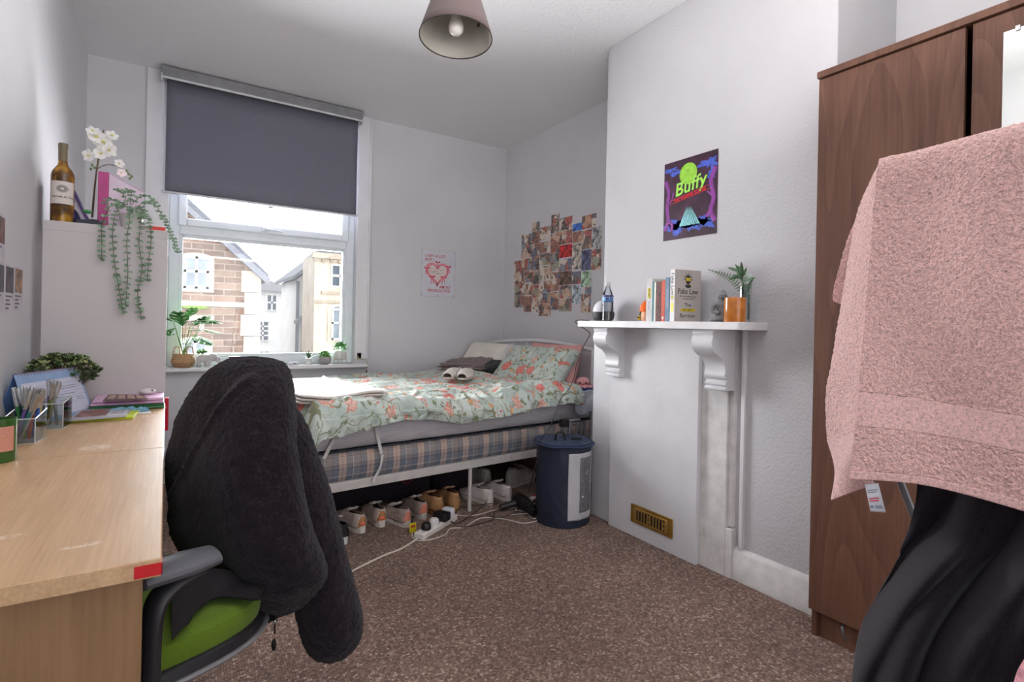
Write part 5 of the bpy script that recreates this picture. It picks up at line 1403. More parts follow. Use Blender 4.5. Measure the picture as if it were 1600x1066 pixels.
# striped slippers
M_SLIP = plain('slipper_cream', (222, 214, 206), 0.85, 0, 0.06, 40)
M_NAVY = plain('slipper_navy', (50, 54, 74), 0.8)
for i, (px, py, rz) in enumerate([(709, 588, -.25), (728, 589, -.12)]):
    c = on_z(px, py, .725)
    t = thing('slipper', ['left slipper of the cream and navy striped pair on the duvet', 'right slipper of the cream and navy striped pair on the duvet'][i], 'slipper', (c.x, c.y, .70), 0, 'striped slippers on the duvet')
    Ms = Matrix.Translation((c.x, c.y, .722)) @ Matrix.Rotation(rz - .6, 4, 'Z') @ Matrix.Scale(1.12, 4)
    def slf(u, v):
        y = -.105 + .21 * v; wd = .042 * (math.sin(PI * (.12 + .80 * v)) ** .5) * (1.05 if v < .5 else .98)
        open_ = 1 if v > .45 else 0
        a = PI * (u * 1.0)
        h = .050 * math.sin(PI * (.10 + .8 * v)) ** .6 + (.012 if v > .9 else 0)
        return (wd * math.cos(a), y, .004 + h * math.sin(a) ** .7)
    part('upper', G().grid(slf, 22, 22, M=Ms), M_SLIP, t, solid=.004)
    part('sole', G().grid(lambda u, v: ((u - .5) * 2 * .043 * math.sin(PI * (.10 + .82 * v)) ** .5, -.107 + .214 * v, .004), 10, 20, M=Ms), M_SLIP, t, solid=.01)
    for k in range(3):
        vv_ = .14 + k * .12
        part('stripe', G().tube([Ms @ Vector((slf(u / 16, vv_)[0] * 1.03, slf(u / 16, vv_)[1], slf(u / 16, vv_)[2] + .0015)) for u in range(17)], .0026, 6), M_NAVY, t)
    part('opening', G().ell((0, .035, .045), (.024, .034, .012), 16, 8, M=Ms), plain('slipper_lining', (104, 90, 86), 0.9), t)
# folded cream blanket at the foot
bk_ = thing('folded_blanket', 'folded cream blanket laid on the foot of the duvet', 'blanket', tuple(B(.2, .35, .68)))
M_BLK = fuzzy('cream_blanket', (216, 208, 200), 300, .3, .06, .2, .003)
def layer(z0, s0, s1, t0, t1, seed, amp=.010):
    def fn(u, v):
        s_ = s0 + (s1 - s0) * u; t = t0 + (t1 - t0) * v
        z = z0 + amp * noise.noise(Vector((s_ * 5, t * 3, seed))) + amp * .8 * math.sin(s_ * 18 + seed) * (1 - min(1, (t - t0) / .35))
        return tuple(B(s_ + .02 * noise.noise(Vector((t * 6, seed, 0))), t + .015 * noise.noise(Vector((s_ * 6, seed, 4))), z))
    return G().grid(fn, 60, 60)
for k, (dz, s1, t0) in enumerate([(0, .40, .05), (.015, .41, .035), (.031, .39, .03)]):
    part('fold', layer(.695 + dz, -.03, s1, t0, 1.0 - .05 * k, 2 + k * .13), M_BLK, bk_, solid=.011, bevel=.0)
part('fold_edge', G().tube([B(.40 + .008 * math.sin(k * .9), .04 + .93 * k / 20, .712 + .006 * math.sin(k * 1.3)) for k in range(21)], .013, 10, flat=1.2), M_BLK, bk_)
# pink octopus plush and blue clip
oc3 = B(1.90, .045, .66)
op_ = on_x(903, 605, oc3.x)
plush = thing('octopus_plush', 'pink octopus plush toy with black eyes at the head of the bed', 'soft toy', (op_.x, op_.y, .64))
M_PL = fuzzy('pink_plush', (236, 170, 172), 300, .3, .06, .3, .002)
cx3, cy3, cz3 = oc3.x - .02, oc3.y - .005, .690
part('head', G().ell((cx3, cy3, cz3 + .014), (.050, .046, .034), 24, 14), M_PL, plush)
g = G()
for k in range(8):
    a = 2 * PI * k / 8 + .3
    g.tube(spline([(cx3, cy3, cz3 - .005), (cx3 + .05 * math.cos(a), cy3 + .05 * math.sin(a), cz3 - .016), (cx3 + .075 * math.cos(a), cy3 + .07 * math.sin(a), cz3 - .018)], 5), [.02, .02, .019, .018, .017, .016, .015, .014, .012, .010, .006], 10, flat=.5)
part('tentacles', g, M_PL, plush)
for sd in (-1, 1):
    dd = (Vector((0, 0, 1.09)) - Vector((cx3, cy3, cz3))).normalized(); rt = Vector((.8415, -.54, 0))
    part('eye', G().ell(Vector((cx3, cy3, cz3 + .010)) + Vector((dd.x, dd.y, 0)).normalized() * .045 + rt * .020 * sd, (.0055, .0055, .006), 12, 8), plain('eye_black', (16, 14, 16), .15), plush)
g = G().tube([Vector((cx3, cy3, cz3 + .002)) + Vector((dd.x, dd.y, 0)).normalized() * .0495 + rt * x - UP * (.004 * (1 - (x / .007) ** 2)) for x in (-.007, -.004, 0, .004, .007)], .0011, 5)
part('mouth', g, plain('eye_black', (16, 14, 16), .15), plush)
bp3 = thing('blue_pouch', 'small royal blue pouch under the octopus plush', 'pouch', (cx3, cy3, .655))
part('pouch', G().box((cx3 - .035, cy3 - .055, .640), (cx3 + .055, cy3 + .02, .662)), plain('royal_blue', (84, 110, 180), .6), bp3, bevel=.009, bseg=3)
# white sheet corner by the headboard
sh_ = thing('bed_sheet', 'white sheet corner bunched over the mattress by the headboard', 'sheet', tuple(B(1.86, .02, .60)))
part('sheet', G().grid(lambda u, v: tuple(B(1.73 + .20 * u + .01 * math.sin(v * 7), -.028 - .012 * math.sin(u * 5 + v * 3) - .006 * math.sin(u * 17), .655 - (.14 + .03 * math.sin(u * 4)) * v)), 24, 16), plain('pale_blue_white', (214, 218, 228), .85), sh_, solid=.003)
# ================================================================ UNDER THE BED
def shoe(name, label, grp, heel, rz, L=.27, cols=None, high=1.0, laces=True, style='trainer'):
    """trainer: heel point on the floor, toe along +y rotated by rz"""
    c = cols
    t = thing(name, label, 'shoe', (heel.x, heel.y, 0), 0, grp)
    M = Matrix.Translation((heel.x, heel.y, 0)) @ Matrix.Rotation(rz, 4, 'Z')
    def wid(v):      # outline half width along the foot
        return at_spline([(.026,), (.034,), (.034,), (.033,), (.038,), (.045,), (.046,), (.036,), (.012,)], v)[0]
    def hgt(v):
        return at_spline([(.058,), (.072,), (.068,), (.060,), (.062,), (.052,), (.038,), (.028,), (.016,)], v)[0] * high
    so = .026
    def solef(u, v):
        a = 2 * PI * u; k = [1.0, 1.06, 1.06, 1.04, 1.0, .001][min(5, int(v * 5 + .5))]; z = [0, .004, .014, so, so + .002, so + .001][min(5, int(v * 5 + .5))]
        q = .5 - .5 * math.cos(a); w = wid(q) * k * (1 if math.sin(a) >= 0 else -1) * abs(math.sin(a)) ** .45
        return (w, (q * (L * 1.02) - .004 * k) if k > .1 else L * .5, z * (1 + .25 * (1 - q)) )
    part('sole', G().grid(solef, 64, 5, closed_u=True, M=M), c['sole'], t, auto=50)
    def upf(u, v):
        y = v * L; w = wid(v); h = hgt(v)
        op = 0
        if .05 < v < .62: op = math.sin(PI * min(1, (v - .05) / .40)) ** .4 * .30 if v < .25 else .30 * max(0, 1 - (v - .25) / .37) ** .8
        gap = op * PI * .5
        a = -PI * .02 + (PI * 1.04) * u
        # leave a gap round the top for the foot opening
        side = 1 if u < .5 else -1
        aa = (u * 2 if u < .5 else (1 - u) * 2) * (PI / 2 - gap)
        x = side * w * math.cos(aa) ** .55 * (1 - .12 * math.sin(aa))
        z = so + h * math.sin(aa) ** .85
        if v < .04: z = so + h * math.sin(aa) ** .85 * (.9 + .1 * v / .04)
        yy = y + .012 * (1 - v) ** 8 * (1 - math.sin(aa) * .8)
        return (x, max(.004, yy), z)
    ug = G().grid(upf, 28, 34, M=M)
    ug.f = [f for k, f in enumerate(ug.f) if not (k % 28 == 13 and .05 < (k // 28 + .5) / 34 < .60)]
    part('upper', ug, c['upper'], t, solid=.003, off=-1)
    # heel panel wraps the back
    def heelf(u, v):
        a = PI * (u - .5); z = so + .004 + (hgt(0) * .94) * v
        return (.031 * (1 - .32 * v * v) * math.sin(a), .004 - .006 * math.cos(a) + .03 * (1 - math.cos(a)), z)
    hp = part('heel_panel', G().grid(heelf, 14, 8, M=M), c['heel'], t, solid=.002)
    if c.get('logo'):
        part('heel_patch', G().grid(lambda u, v: (lambda p: (p[0], p[1] - .0025, p[2]))(heelf(.30 + .40 * u, .28 + .24 * v * (1 - .5 * abs(2 * u - 1)))), 8, 4, M=M), c['logo'], hp, solid=.001)
    part('opening', G().ell((0, L * .20, so + hgt(.2) * .62), (.026, .052, .006), 20, 6, M=M), c['lining'], t)
    tg = part('tongue', G().grid(lambda u, v: ((u - .5) * .046 * (1 - .25 * v), L * (.58 - .24 * v), so + hgt(.55) * .95 + .016 * v * high + .004 * math.cos((u - .5) * 3)), 6, 8, M=M), c['tongue'], t, solid=.005)
    if laces:
        lc = G()
        for k in range(4):
            y = L * (.40 + .055 * k); z = so + hgt(.40 + .055 * k) * 1.04 + .012 - .002 * k
            lc.tube([(-.024, y, z - .006), (0, y - .004, z + .002), (.024, y, z - .006)], .0022, 5)
        for sd in (-1, 1):
            lc.tube(spline([(0, L * .37, so + hgt(.37) + .020), (sd * .016, L * .34, so + hgt(.37) + .026), (sd * .030, L * .35, so + hgt(.37) + .018), (sd * .014, L * .37, so + hgt(.37) + .018)], 5), .0020, 5)
        lo = G(); lo.v = [tuple(M @ Vector(p)) for p in lc.v]; lo.f = lc.f
        part('laces', lo, c['lace'], t)
    return t
P_ = plain
SH_A = dict(sole=P_('trainer_sole_white', (214, 206, 196), .7, 0, .1, 30), upper=P_('trainer_tan', (196, 178, 168), .7, 0, .1, 30), heel=P_('trainer_heel_ochre', (184, 128, 82), .6, 0, .08, 30), logo=P_('trainer_logo_coral', (248, 116, 108), .4), lining=P_('trainer_lining_grey', (120, 114, 116), .9), tongue=P_('trainer_tongue', (206, 202, 204), .8), lace=P_('lace_cream', (204, 190, 180), .8))
SH_B = dict(sole=P_('runner_sole_white', (206, 196, 190), .7, 0, .1, 30), upper=P_('runner_taupe_mesh', (158, 142, 134), .8, 0, .2, 90), heel=P_('runner_salmon', (214, 132, 110), .6, 0, .08, 40), lining=P_('runner_lining', (96, 72, 76), .9), tongue=P_('runner_tongue', (176, 162, 156), .8), lace=P_('lace_white', (210, 200, 194), .8))
SH_C = dict(sole=P_('boot_sole_tan', (176, 132, 88), .7, 0, .1, 30), upper=P_('boot_tan', (182, 138, 96), .75, 0, .1, 30), heel=P_('boot_tan_heel', (172, 128, 88), .75), lining=P_('boot_lining', (88, 58, 48), .9), tongue=P_('boot_tan', (182, 138, 96)), lace=P_('lace_tan', (186, 146, 122), .8))
SH_D = dict(sole=P_('white_sole', (214, 206, 202), .6, 0, .08, 30), upper=P_('white_leather', (206, 196, 192), .5, 0, .08, 20), heel=P_('white_leather_heel', (214, 204, 200), .5), lining=P_('white_lining', (116, 98, 98), .9), tongue=P_('white_leather', (206, 196, 192)), lace=P_('lace_pink', (206, 180, 174), .8))
SH_E = dict(sole=P_('plimsoll_sole', (214, 212, 212), .5, 0, .05, 30), upper=P_('plimsoll_black', (36, 32, 36), .8, 0, .1, 40), heel=P_('plimsoll_black_heel', (40, 36, 40), .8), lining=P_('plimsoll_lining', (60, 54, 58), .9), tongue=P_('plimsoll_black', (36, 32, 36)), lace=P_('lace_bright', (226, 222, 222), .7))
shoe('trainer', 'left shoe of the white and tan trainers with coral heel patches', 'white and tan trainers under the bed', on_z(567, 833, 0), .25, cols=SH_A)
shoe('trainer', 'right shoe of the white and tan trainers with coral heel patches', 'white and tan trainers under the bed', on_z(597, 824, 0), .0, cols=SH_A)
shoe('running_shoe', 'left shoe of the taupe and salmon running pair beside the extension lead', 'salmon running shoes under the bed', on_z(638, 824, 0), .30, cols=SH_B)
shoe('running_shoe', 'right shoe of the taupe and salmon running pair beside the tan shoes', 'salmon running shoes under the bed', on_z(663, 812, 0), .05, cols=SH_B)
shoe('suede_shoe', 'left shoe of the plain tan suede pair by the bed leg', 'tan suede shoes under the bed', on_z(688, 806, 0), .12, cols=SH_C, high=1.15)
shoe('suede_shoe', 'right shoe of the plain tan suede pair, nearest the bed leg', 'tan suede shoes under the bed', on_z(713, 799, 0), -.05, cols=SH_C, high=1.15)
shoe('white_shoe', 'left shoe of the small white leather pair behind the hair dryer', 'white leather shoes under the bed', on_z(768, 789, 0), .30, cols=SH_D)
shoe('white_shoe', 'right shoe of the small white leather pair behind the hair dryer', 'white leather shoes under the bed', on_z(796, 783, 0), .15, cols=SH_D)
hw = on_z(797, 767, 0)
shoe('chunky_trainer', 'big chunky white trainer lying sideways, deep under the bed by the laundry bag', 'chunky white trainers', Vector((1.93, 3.02, 0)), -1.25, L=.30, cols=SH_D, high=1.5)
shoe('chunky_trainer', 'chunky white trainer seen from its heel, left of the sideways one', 'chunky white trainers', Vector((1.83, 3.10, 0)), .1, L=.29, cols=SH_D, high=1.4)
shoe('plimsoll', 'black canvas plimsoll with white laces half hidden behind the fleece', None, on_z(538, 851, 0), .15, cols=SH_E)
# storage beyond the shoes
M_DKB = fuzzy('dark_storage_cloth', (44, 38, 44), 120, .3, .3, .05, .004)
for i, (a, b, hgt_, lab) in enumerate([((.80, 3.12), (1.42, 3.60), .235, 'dark cloth storage bag under the bed behind the salmon and tan shoes'), ((1.46, 3.14), (1.74, 3.55), .20, 'dark cloth storage bag under the bed behind the bed leg')]):
    o = thing('storage_bag', lab, 'storage bag', ((a[0] + b[0]) / 2, (a[1] + b[1]) / 2, 0), 0, 'storage bags under the bed')
    part('body', G().box((a[0], a[1], 0), (b[0], b[1], hgt_)), M_DKB, o, bevel=.03, bseg=4)
    part('zip', G().tube([(a[0] + .03, a[1] - .001, hgt_ * .8), (b[0] - .03, a[1] - .001, hgt_ * .8)], .004, 6), plain('zip_dark', (70, 60, 66), .5), o)
    if i == 0: part('handle', G().tube(spline([(1.22, 3.118, .17), (1.23, 3.10, .12), (1.27, 3.10, .12), (1.28, 3.118, .17)], 5), .008, 8, flat=.4), plain('webbing_maroon', (110, 36, 50), .8), o)

# extension lead and plugs
es, ee = on_z(654, 838, .02), on_z(708, 806, .02)
d = (ee - es); d.z = 0; Lx = d.length; Mx = frame((es.x, es.y, 0.001), d, Vector((-d.y, d.x, 0)))
ex_ = thing('extension_lead', 'white extension lead with four sockets on the carpet by the shoes', 'extension lead', (es.x, es.y, 0))
part('body', G().box((0, -.03, 0), (Lx, .03, .032), M=Mx), plain('lead_white', (224, 218, 212), .35), ex_, bevel=.006, bseg=3)
plug_cols = [('black_plug', (40, 38, 40), 'round black plug nearest the front of the extension lead'), ('white_plug', (222, 218, 216), 'round white plug in the second socket of the extension lead'), ('black_adapter', (30, 29, 32), 'square black charger block in the extension lead'), ('white_adapter', (220, 220, 226), 'white charger at the far end of the extension lead')]
for k, (nm, cc, lb_) in enumerate(plug_cols):
    x = Lx * (.20 + .22 * k); c0 = Mx @ Vector((x, 0, 0))
    o = thing('plug', lb_, 'plug', (c0.x, c0.y, .0325), 0, 'plugs in the extension lead')
    if k < 2: part('plug_body', G().lathe([(.001, 0), (.024, 0), (.026, .006), (.024, .026), (.018, .032), (.001, .033)], M=Mx @ Matrix.Translation((x, 0, .0325)), n=24), plain(nm, cc, .35), o)
    elif k == 2: part('plug_body', G().box((x - .026, -.04, .0325), (x + .03, .04, .075), M=Mx), plain(nm, cc, .35), o, bevel=.005)
    else: part('plug_body', G().box((x - .02, -.03, .0325), (x + .018, .034, .078), M=Mx), plain(nm, cc, .35), o, bevel=.008, bseg=3)
def flat_pts(px, z=.004): return [tuple(on_z(x, y, z)) for x, y in px]
def cable(label, px, r, mname, col, cat='cable', z=.004, grp='cables on the floor'):
    o = part('cable', G().tube(spline(flat_pts(px, z), 8), r, 7), plain(mname, col, .5)); tag(o, label, cat, grp)
    return o
cable('thick cream cable running from the extension lead towards the chair', [(652, 842), (628, 857), (600, 868), (575, 880), (550, 893), (520, 915), (470, 940), (395, 965), (330, 985)], .0042, 'cable_cream', (222, 212, 196))
cable('thin white cable looping from the yellow tag along to the laundry bag', [(648, 820), (644, 838), (655, 845), (678, 842), (696, 835), (704, 826), (725, 824), (745, 812), (762, 809), (785, 811), (800, 814), (820, 818), (842, 813)], .0026, 'cable_white', (218, 208, 200))
cable('thin white charger cable from the far plug to the hair dryer', [(702, 800), (720, 806), (745, 805), (770, 798), (800, 794), (816, 791), (805, 797), (820, 800), (832, 810), (842, 808), (843, 803), (815, 803), (795, 805)], .0022, 'cable_white', (218, 208, 200), z=.011)
cable('black cable looping over the carpet in front of the bed leg', [(712, 802), (716, 795), (735, 791), (760, 788), (780, 786), (765, 783), (755, 790), (735, 806), (715, 818), (705, 815), (706, 808)], .0026, 'cable_black', (32, 28, 30), z=.017)
cable('black cable coiled beside the hair dryer', [(766, 802), (768, 808), (785, 808), (800, 803), (812, 797), (818, 792), (800, 790), (785, 795), (772, 800), (770, 812), (740, 821), (720, 824)], .0026, 'cable_black', (32, 28, 30), z=.023)
cable('short black cable loop beside the salmon running shoe', [(632, 808), (634, 803), (643, 806), (645, 812), (640, 816), (633, 813), (632, 808)], .0026, 'cable_black', (32, 28, 30), z=.010)
yt = on_z(645, 833, .0)
yo = thing('cable_tag', 'yellow plastic tag hanging at the front end of the extension lead', 'tag', (yt.x, yt.y, 0))
part('tag', G().box((yt.x - .020, yt.y - .002, .001), (yt.x + .018, yt.y + .003, .052)), plain('tag_yellow', (204, 186, 34), .4), yo, bevel=.006)
part('tag_band', G().box((yt.x - .012, yt.y - .005, .030), (yt.x + .010, yt.y - .002, .042)), plain('tag_red', (170, 50, 40), .5), yo, bevel=.001)
# hair dryer
hd0 = on_z(818, 790, .04); 
hdr = thing('hair_dryer', 'black hair dryer lying on the carpet beside the laundry bag', 'hair dryer', (hd0.x, hd0.y, 0))
ax0 = on_z(808, 779, .045); ax1 = on_z(836, 800, .045)
dv_ = (ax1 - ax0).normalized()
M_HD = plain('dryer_black', (34, 31, 33), .4, 0, .1)
part('barrel', G().tube([ax0, ax0 + dv_ * .02, ax0 + dv_ * .10, ax0 + dv_ * .16, ax0 + dv_ * .21], [.030, .043, .042, .034, .030], 24), M_HD, hdr)
part('nozzle', G().tube([ax0 + dv_ * .205, ax0 + dv_ * .25], [.028, .022], 20, flat=.6), plain('dryer_nozzle', (24, 22, 24), .3), hdr)
part('grille', G().tube([ax0 - dv_ * .004, ax0 + dv_ * .002], .028, 20), plain('dryer_grille', (70, 66, 68), .5), hdr)
hp0 = ax0 + dv_ * .07
part('handle', G().tube([hp0, hp0 + Vector((-.05, .02, -.008)), hp0 + Vector((-.13, .035, -.022))], [.022, .020, .017], 12), M_HD, hdr)
# hair straightener
s0 = on_z(832, 779, .022); s1 = on_z(852, 769, .03)
hs = thing('hair_straightener', 'white hair straightener with a red light beside the laundry bag', 'hair straightener', tuple(s0))
dd_ = (s1 - s0); 
part('arm', G().tube([s0 - dd_ * .2, s0, s1], .016, 12, flat=.8), plain('straightener_white', (216, 210, 206), .35), hs, bevel=0)
q = s0 + dd_ * .15 + Vector((-.006, -.008, .014))
part('button', G().ell(q, (.012, .004, .006), 10, 8), plain('button_red', (236, 90, 84), .35), hs)
part('dial', G().ell(s0 + dd_ * .7 + Vector((-.008, -.010, .012)), (.006, .004, .006), 10, 8), plain('dial_black', (40, 36, 38), .35), hs)

# ================================================================ LAUNDRY BAG
LB = Vector((1.895, 2.385, 0)); RBg = .150; HB = .445
M_NV = plain('navy_nylon', (38, 45, 62), .55, 0, .12, 6, .4, 14)
lbg = thing('laundry_bag', 'round navy laundry bag with grey mesh side and zipped lid', 'laundry bag', tuple(LB))
def lbw(u, v):
    a = 2 * PI * u
    r = RBg * (1 + .02 * noise.noise(Vector((math.cos(a) * 2.2, math.sin(a) * 2.2, v * 3))) + .030 * ridg(math.cos(a) * 2.2, math.sin(a) * 2.2, v * 5 + math.cos(a)) * (.35 + .8 * abs(2 * v - 1.1)))
    r *= 1 - .03 * math.exp(-v * 18)
    return (LB.x + r * math.cos(a), LB.y + r * math.sin(a), .003 + HB * v)
part('wall', G().grid(lbw, 110, 70, closed_u=True), M_NV, lbg)
part('base', G().lathe([(.001, .002), (RBg * .95, .002), (RBg * .98, .012)], tuple(LB), 48, cap=False), M_NV, lbg)
lid = part('lid', G().grid(lambda u, v: (LB.x + (RBg * 1.06) * (1 - v) * math.cos(2 * PI * u), LB.y + (RBg * 1.06) * (1 - v) * math.sin(2 * PI * u), HB + .006 + .010 * noise.noise(Vector((math.cos(2 * PI * u) * 1.5 * (1 - v), math.sin(2 * PI * u) * 1.5, 2))) + .012 * v), 64, 14, closed_u=True), plain('navy_lid', (48, 62, 88), .5, 0, .1, 6, .3, 16), lbg, solid=.006)
rimp = [(LB.x + RBg * 1.065 * math.cos(2 * PI * k / 64), LB.y + RBg * 1.065 * math.sin(2 * PI * k / 64), HB - .006 + .010 * noise.noise(Vector((math.cos(2 * PI * k / 64) * 1.5, math.sin(2 * PI * k / 64) * 1.5, 2)))) for k in range(65)]
part('lid_piping', G().tube(rimp, .014, 8, flat=.5), plain('navy_binding', (34, 46, 78), .5), lid)
hpx = spline([(LB.x - .075, LB.y - .02, HB + .012), (LB.x - .078, LB.y - .03, HB + .05), (LB.x - .045, LB.y - .045, HB + .058), (LB.x - .030, LB.y - .05, HB + .012)], 6)
part('handle', G().tube(hpx, .006, 8), plain('handle_black', (26, 26, 30), .5), lid)
part('handle', G().tube(spline([(LB.x + .02, LB.y - .03, HB + .014), (LB.x + .03, LB.y - .06, HB + .020), (LB.x + .07, LB.y - .065, HB + .018), (LB.x + .075, LB.y - .03, HB + .014)], 6), .006, 8), plain('handle_black', (26, 26, 30), .5), lid)
angc = math.atan2(-LB.y, -LB.x)   # towards the camera
def bagpatch(a0, a1, z0, z1, off, n=20, m=20):
    def fn(u, v):
        a = a0 + (a1 - a0) * u; uu = (a / (2 * PI)) % 1.0; vv_ = (z0 + (z1 - z0) * v - .003) / HB
        p = lbw(uu, vv_); return (p[0] + off * math.cos(a), p[1] + off * math.sin(a), p[2])
    return G().grid(fn, n, m)
s = N('grey_mesh'); v = s.coord(); w = s.n('ShaderNodeTexWave', wave_type='BANDS', bands_direction='Z'); w.inputs['Scale'].default_value = 90; s.l(v, w.inputs['Vector'])
s.col(s.ramp(w.outputs['Fac'], [(.2, (176, 174, 180)), (.8, (206, 204, 208))])); s.set(.7); s.bump(w.outputs['Fac'], .4, .002)
mh = part('mesh_side', bagpatch(angc + .18, angc + 1.55, .045, .405, .0025, 40, 40), s.m, lbg, solid=.001)
part('window', bagpatch(angc + .62, angc + 1.25, .085, .38, .0045, 24, 24), plain('mesh_window_grey', (112, 112, 116), .6, 0, .15, 60), mh, solid=.001)
g = bagpatch(angc + .70, angc + .78, .165, .175, .0062, 4, 3)
part('small_label', g, plain('label_pale', (226, 226, 228), .5), mh)
gg = text_geo('C', .030, Matrix.Identity(4), 0.0002)
ca = angc + .98
gg.v = [(LB.x + (RBg + .0075) * math.cos(ca + p[0] / RBg), LB.y + (RBg + .0075) * math.sin(ca + p[0] / RBg), .295 + p[1]) for p in gg.v]
part('lettering', gg, plain('label_pale', (226, 226, 228), .5), mh, smooth=False)

# folded metal rack between bag and bed
fr_ = thing('folding_rack', 'folded silver metal rack with black corner standing behind the laundry bag', 'rack', (2.05, 2.60, 0))
M_AL = plain('brushed_aluminium', (176, 176, 180), .3, .85, .06)
YR = 2.615
a_ = on_y(880, 659, YR); zt = a_.z
xA, xB = a_.x, 2.20
for dz, dy in ((0, 0), (-.022, .012)):
    part('top_rail', G().tube([(xA, YR + dy, zt + dz), (xB, YR + dy, zt + dz)], .010, 10), M_AL, fr_)
for x in (xA + .025, xA + .055, xA + .15, xA + .185, xB - .02):
    part('leg', G().tube([(x, YR + .006, zt - .01), (x, YR + .006, .0)], .008, 8), M_AL, fr_)
part('corner_cap', G().box((xA - .012, YR - .016, zt - .034), (xA + .038, YR + .028, zt + .013)), plain('cap_black', (44, 40, 42), .5), fr_, bevel=.004)

# charging cable hanging from the shelf
def hang(px, d0, d1): 
    n = len(px); return [tuple(at_d(x, y, d0 + (d1 - d0) * i / (n - 1))) for i, (x, y) in enumerate(px)]
o = part('cable', G().tube(spline([(1.99, 2.30, 1.124), (1.935, 2.318, 1.125), (1.915, 2.325, 1.11)] + hang([(921, 520), (918, 530), (911, 543), (908, 556), (901, 568), (898, 585), (893, 600), (886, 612), (877, 622), (871, 636), (864, 655), (858, 670), (849, 683), (845, 690), (845, 700), (838, 722), (832, 745)], 2.955, 2.93) + [tuple(on_z(826, 768, .09))], 6), .0022, 7), plain('cable_black', (32, 28, 30), .5))
tag(o, 'thin black cable hanging from the mantel shelf down past the bed', 'cable')
# ================================================================ MANTEL SHELF ITEMS
ZM = 1.1215
def onm(px, x, z=ZM): return on_x(px, 502, x)
# round speaker
yc = on_x(943, 490, 2.035).y
spk = thing('speaker', 'round white and black speaker behind the water bottle on the mantel shelf', 'speaker', (2.035, yc, ZM))
part('base', G().lathe([(.001, 0), (.046, .0), (.056, .012), (.060, .036), (.0595, .05), (.001, .05)], (2.035, yc, ZM), 36), plain('speaker_black', (52, 50, 54), .6), spk)
part('dome', G().lathe([(.0585, .051), (.057, .068), (.050, .088), (.036, .105), (.018, .114), (.001, .116)], (2.035, yc, ZM), 36), plain('speaker_white', (222, 220, 224), .5), spk)
yb = on_x(949, 502, 1.985).y
wbt = thing('water_bottle', 'clear plastic water bottle with a blue label on the mantel shelf', 'bottle', (1.985, yb, ZM))
c = (1.985, yb, ZM)
k_ = .93
part('bottle_body', G().lathe([(r * k_, z * k_) for r, z in [(.001, .003), (.024, 0), (.031, .008), (.030, .02), (.032, .03), (.030, .04), (.032, .05), (.030, .06), (.032, .075), (.032, .12), (.030, .145), (.022, .172), (.014, .188), (.0125, .200)]], c, 32), glass('bottle_plastic', (226, 232, 236), .04, 1.45, .16), wbt)
part('water', G().lathe([(r * k_, z * k_) for r, z in [(.001, .005), (.028, .006), (.029, .055), (.001, .056)]], c, 28), glass('water', (176, 184, 190), .02, 1.33, .14), wbt)
part('cap', G().lathe([(.0125, .186), (.0145, .188), (.0145, .206), (.012, .209), (.001, .209)], c, 24), plain('cap_clearwhite', (206, 206, 208), .4), wbt)
lb = part('label', wrap(c, .0302, 0, 2 * PI, .102, .138, 32), plain('bottle_label_blue', (126, 178, 222), .4), wbt)
part('label_band', wrap(c, .0306, 0, 2 * PI, .128, .138, 32), plain('bottle_label_purple', (92, 70, 120), .4), lb)
part('label_band', wrap(c, .0306, 0, 2 * PI, .102, .107, 32), plain('bottle_label_navy', (60, 84, 150), .4), lb)
ang = math.atan2(-yb, -1.985)
wraptext('BUX', .022, c, .0308, ang + .35, .117, plain('label_navy_ink', (40, 60, 130), .4), lb, bold=.0008)
# gnome figurine
yg = 1.925
gn = thing('gnome_figurine', 'small figurine with an orange hat beside the row of books', 'figurine', (2.05, yg, ZM))
part('hat', G().lathe([(.030, .052), (.036, .050), (.040, .056), (.036, .075), (.026, .094), (.012, .106), (.001, .110)], (2.05, yg, ZM), 28, sx=1), plain('hat_orange', (250, 112, 32), .5), gn)
part('body', G().lathe([(.001, 0), (.024, .001), (.030, .015), (.031, .035), (.028, .052), (.001, .053)], (2.05, yg, ZM), 28), plain('figurine_peach', (236, 176, 142), .5), gn)
part('bag', G().ell((2.035, yg + .028, ZM + .040), (.010, .010, .012), 12, 8), plain('figurine_green', (52, 112, 60), .5), gn)
part('bee', G().ell((2.03, yg + .036, ZM + .018), (.009, .009, .013), 12, 8), plain('figurine_yellow', (206, 176, 40), .5), gn)
part('bee_stripe', G().ell((2.024, yg + .036, ZM + .020), (.006, .0085, .004), 12, 8), plain('figurine_black', (34, 28, 28), .5), gn)
# books, spines towards the room
XS = 1.945
M_PAGES = plain('page_edges', (222, 214, 198), .8, 0, .06, 90)
def book(label, y0, y1, h, w, m, cat='book', x0=XS, spine=None, spine_lbl=None):
    t = thing('book', label, cat, (x0 + w / 2, (y0 + y1) / 2, ZM), 0, 'books on the mantel shelf')
    part('cover', G().box((x0, y0, ZM), (x0 + w, y0 + .0016, ZM + h)).box((x0, y1 - .0016, ZM), (x0 + w, y1, ZM + h)).box((x0 - .0004, y0, ZM), (x0 + .0012, y1, ZM + h)), m, t, smooth=False)
    part('pages', G().box((x0 + .0014, y0 + .0018, ZM + .002), (x0 + w - .003, y1 - .0018, ZM + h - .002)), M_PAGES, t, smooth=False)
    return t
edges = [1009, 1018.5, 1024.5, 1032.5, 1038.5, 1045.5]
ys_ = [on_x(e, 502, XS).y for e in edges]
heights = [.205, .188, .187, .190, .204]
mats = [plain('book_grey_white', (212, 208, 206), .5), plain('book_teal', (60, 132, 140), .5), plain('book_dark_pattern', (96, 50, 46), .5, 0, .6, 120), plain('book_orange_red', (214, 92, 66), .5), plain('book_steel_blue', (120, 146, 172), .5)]
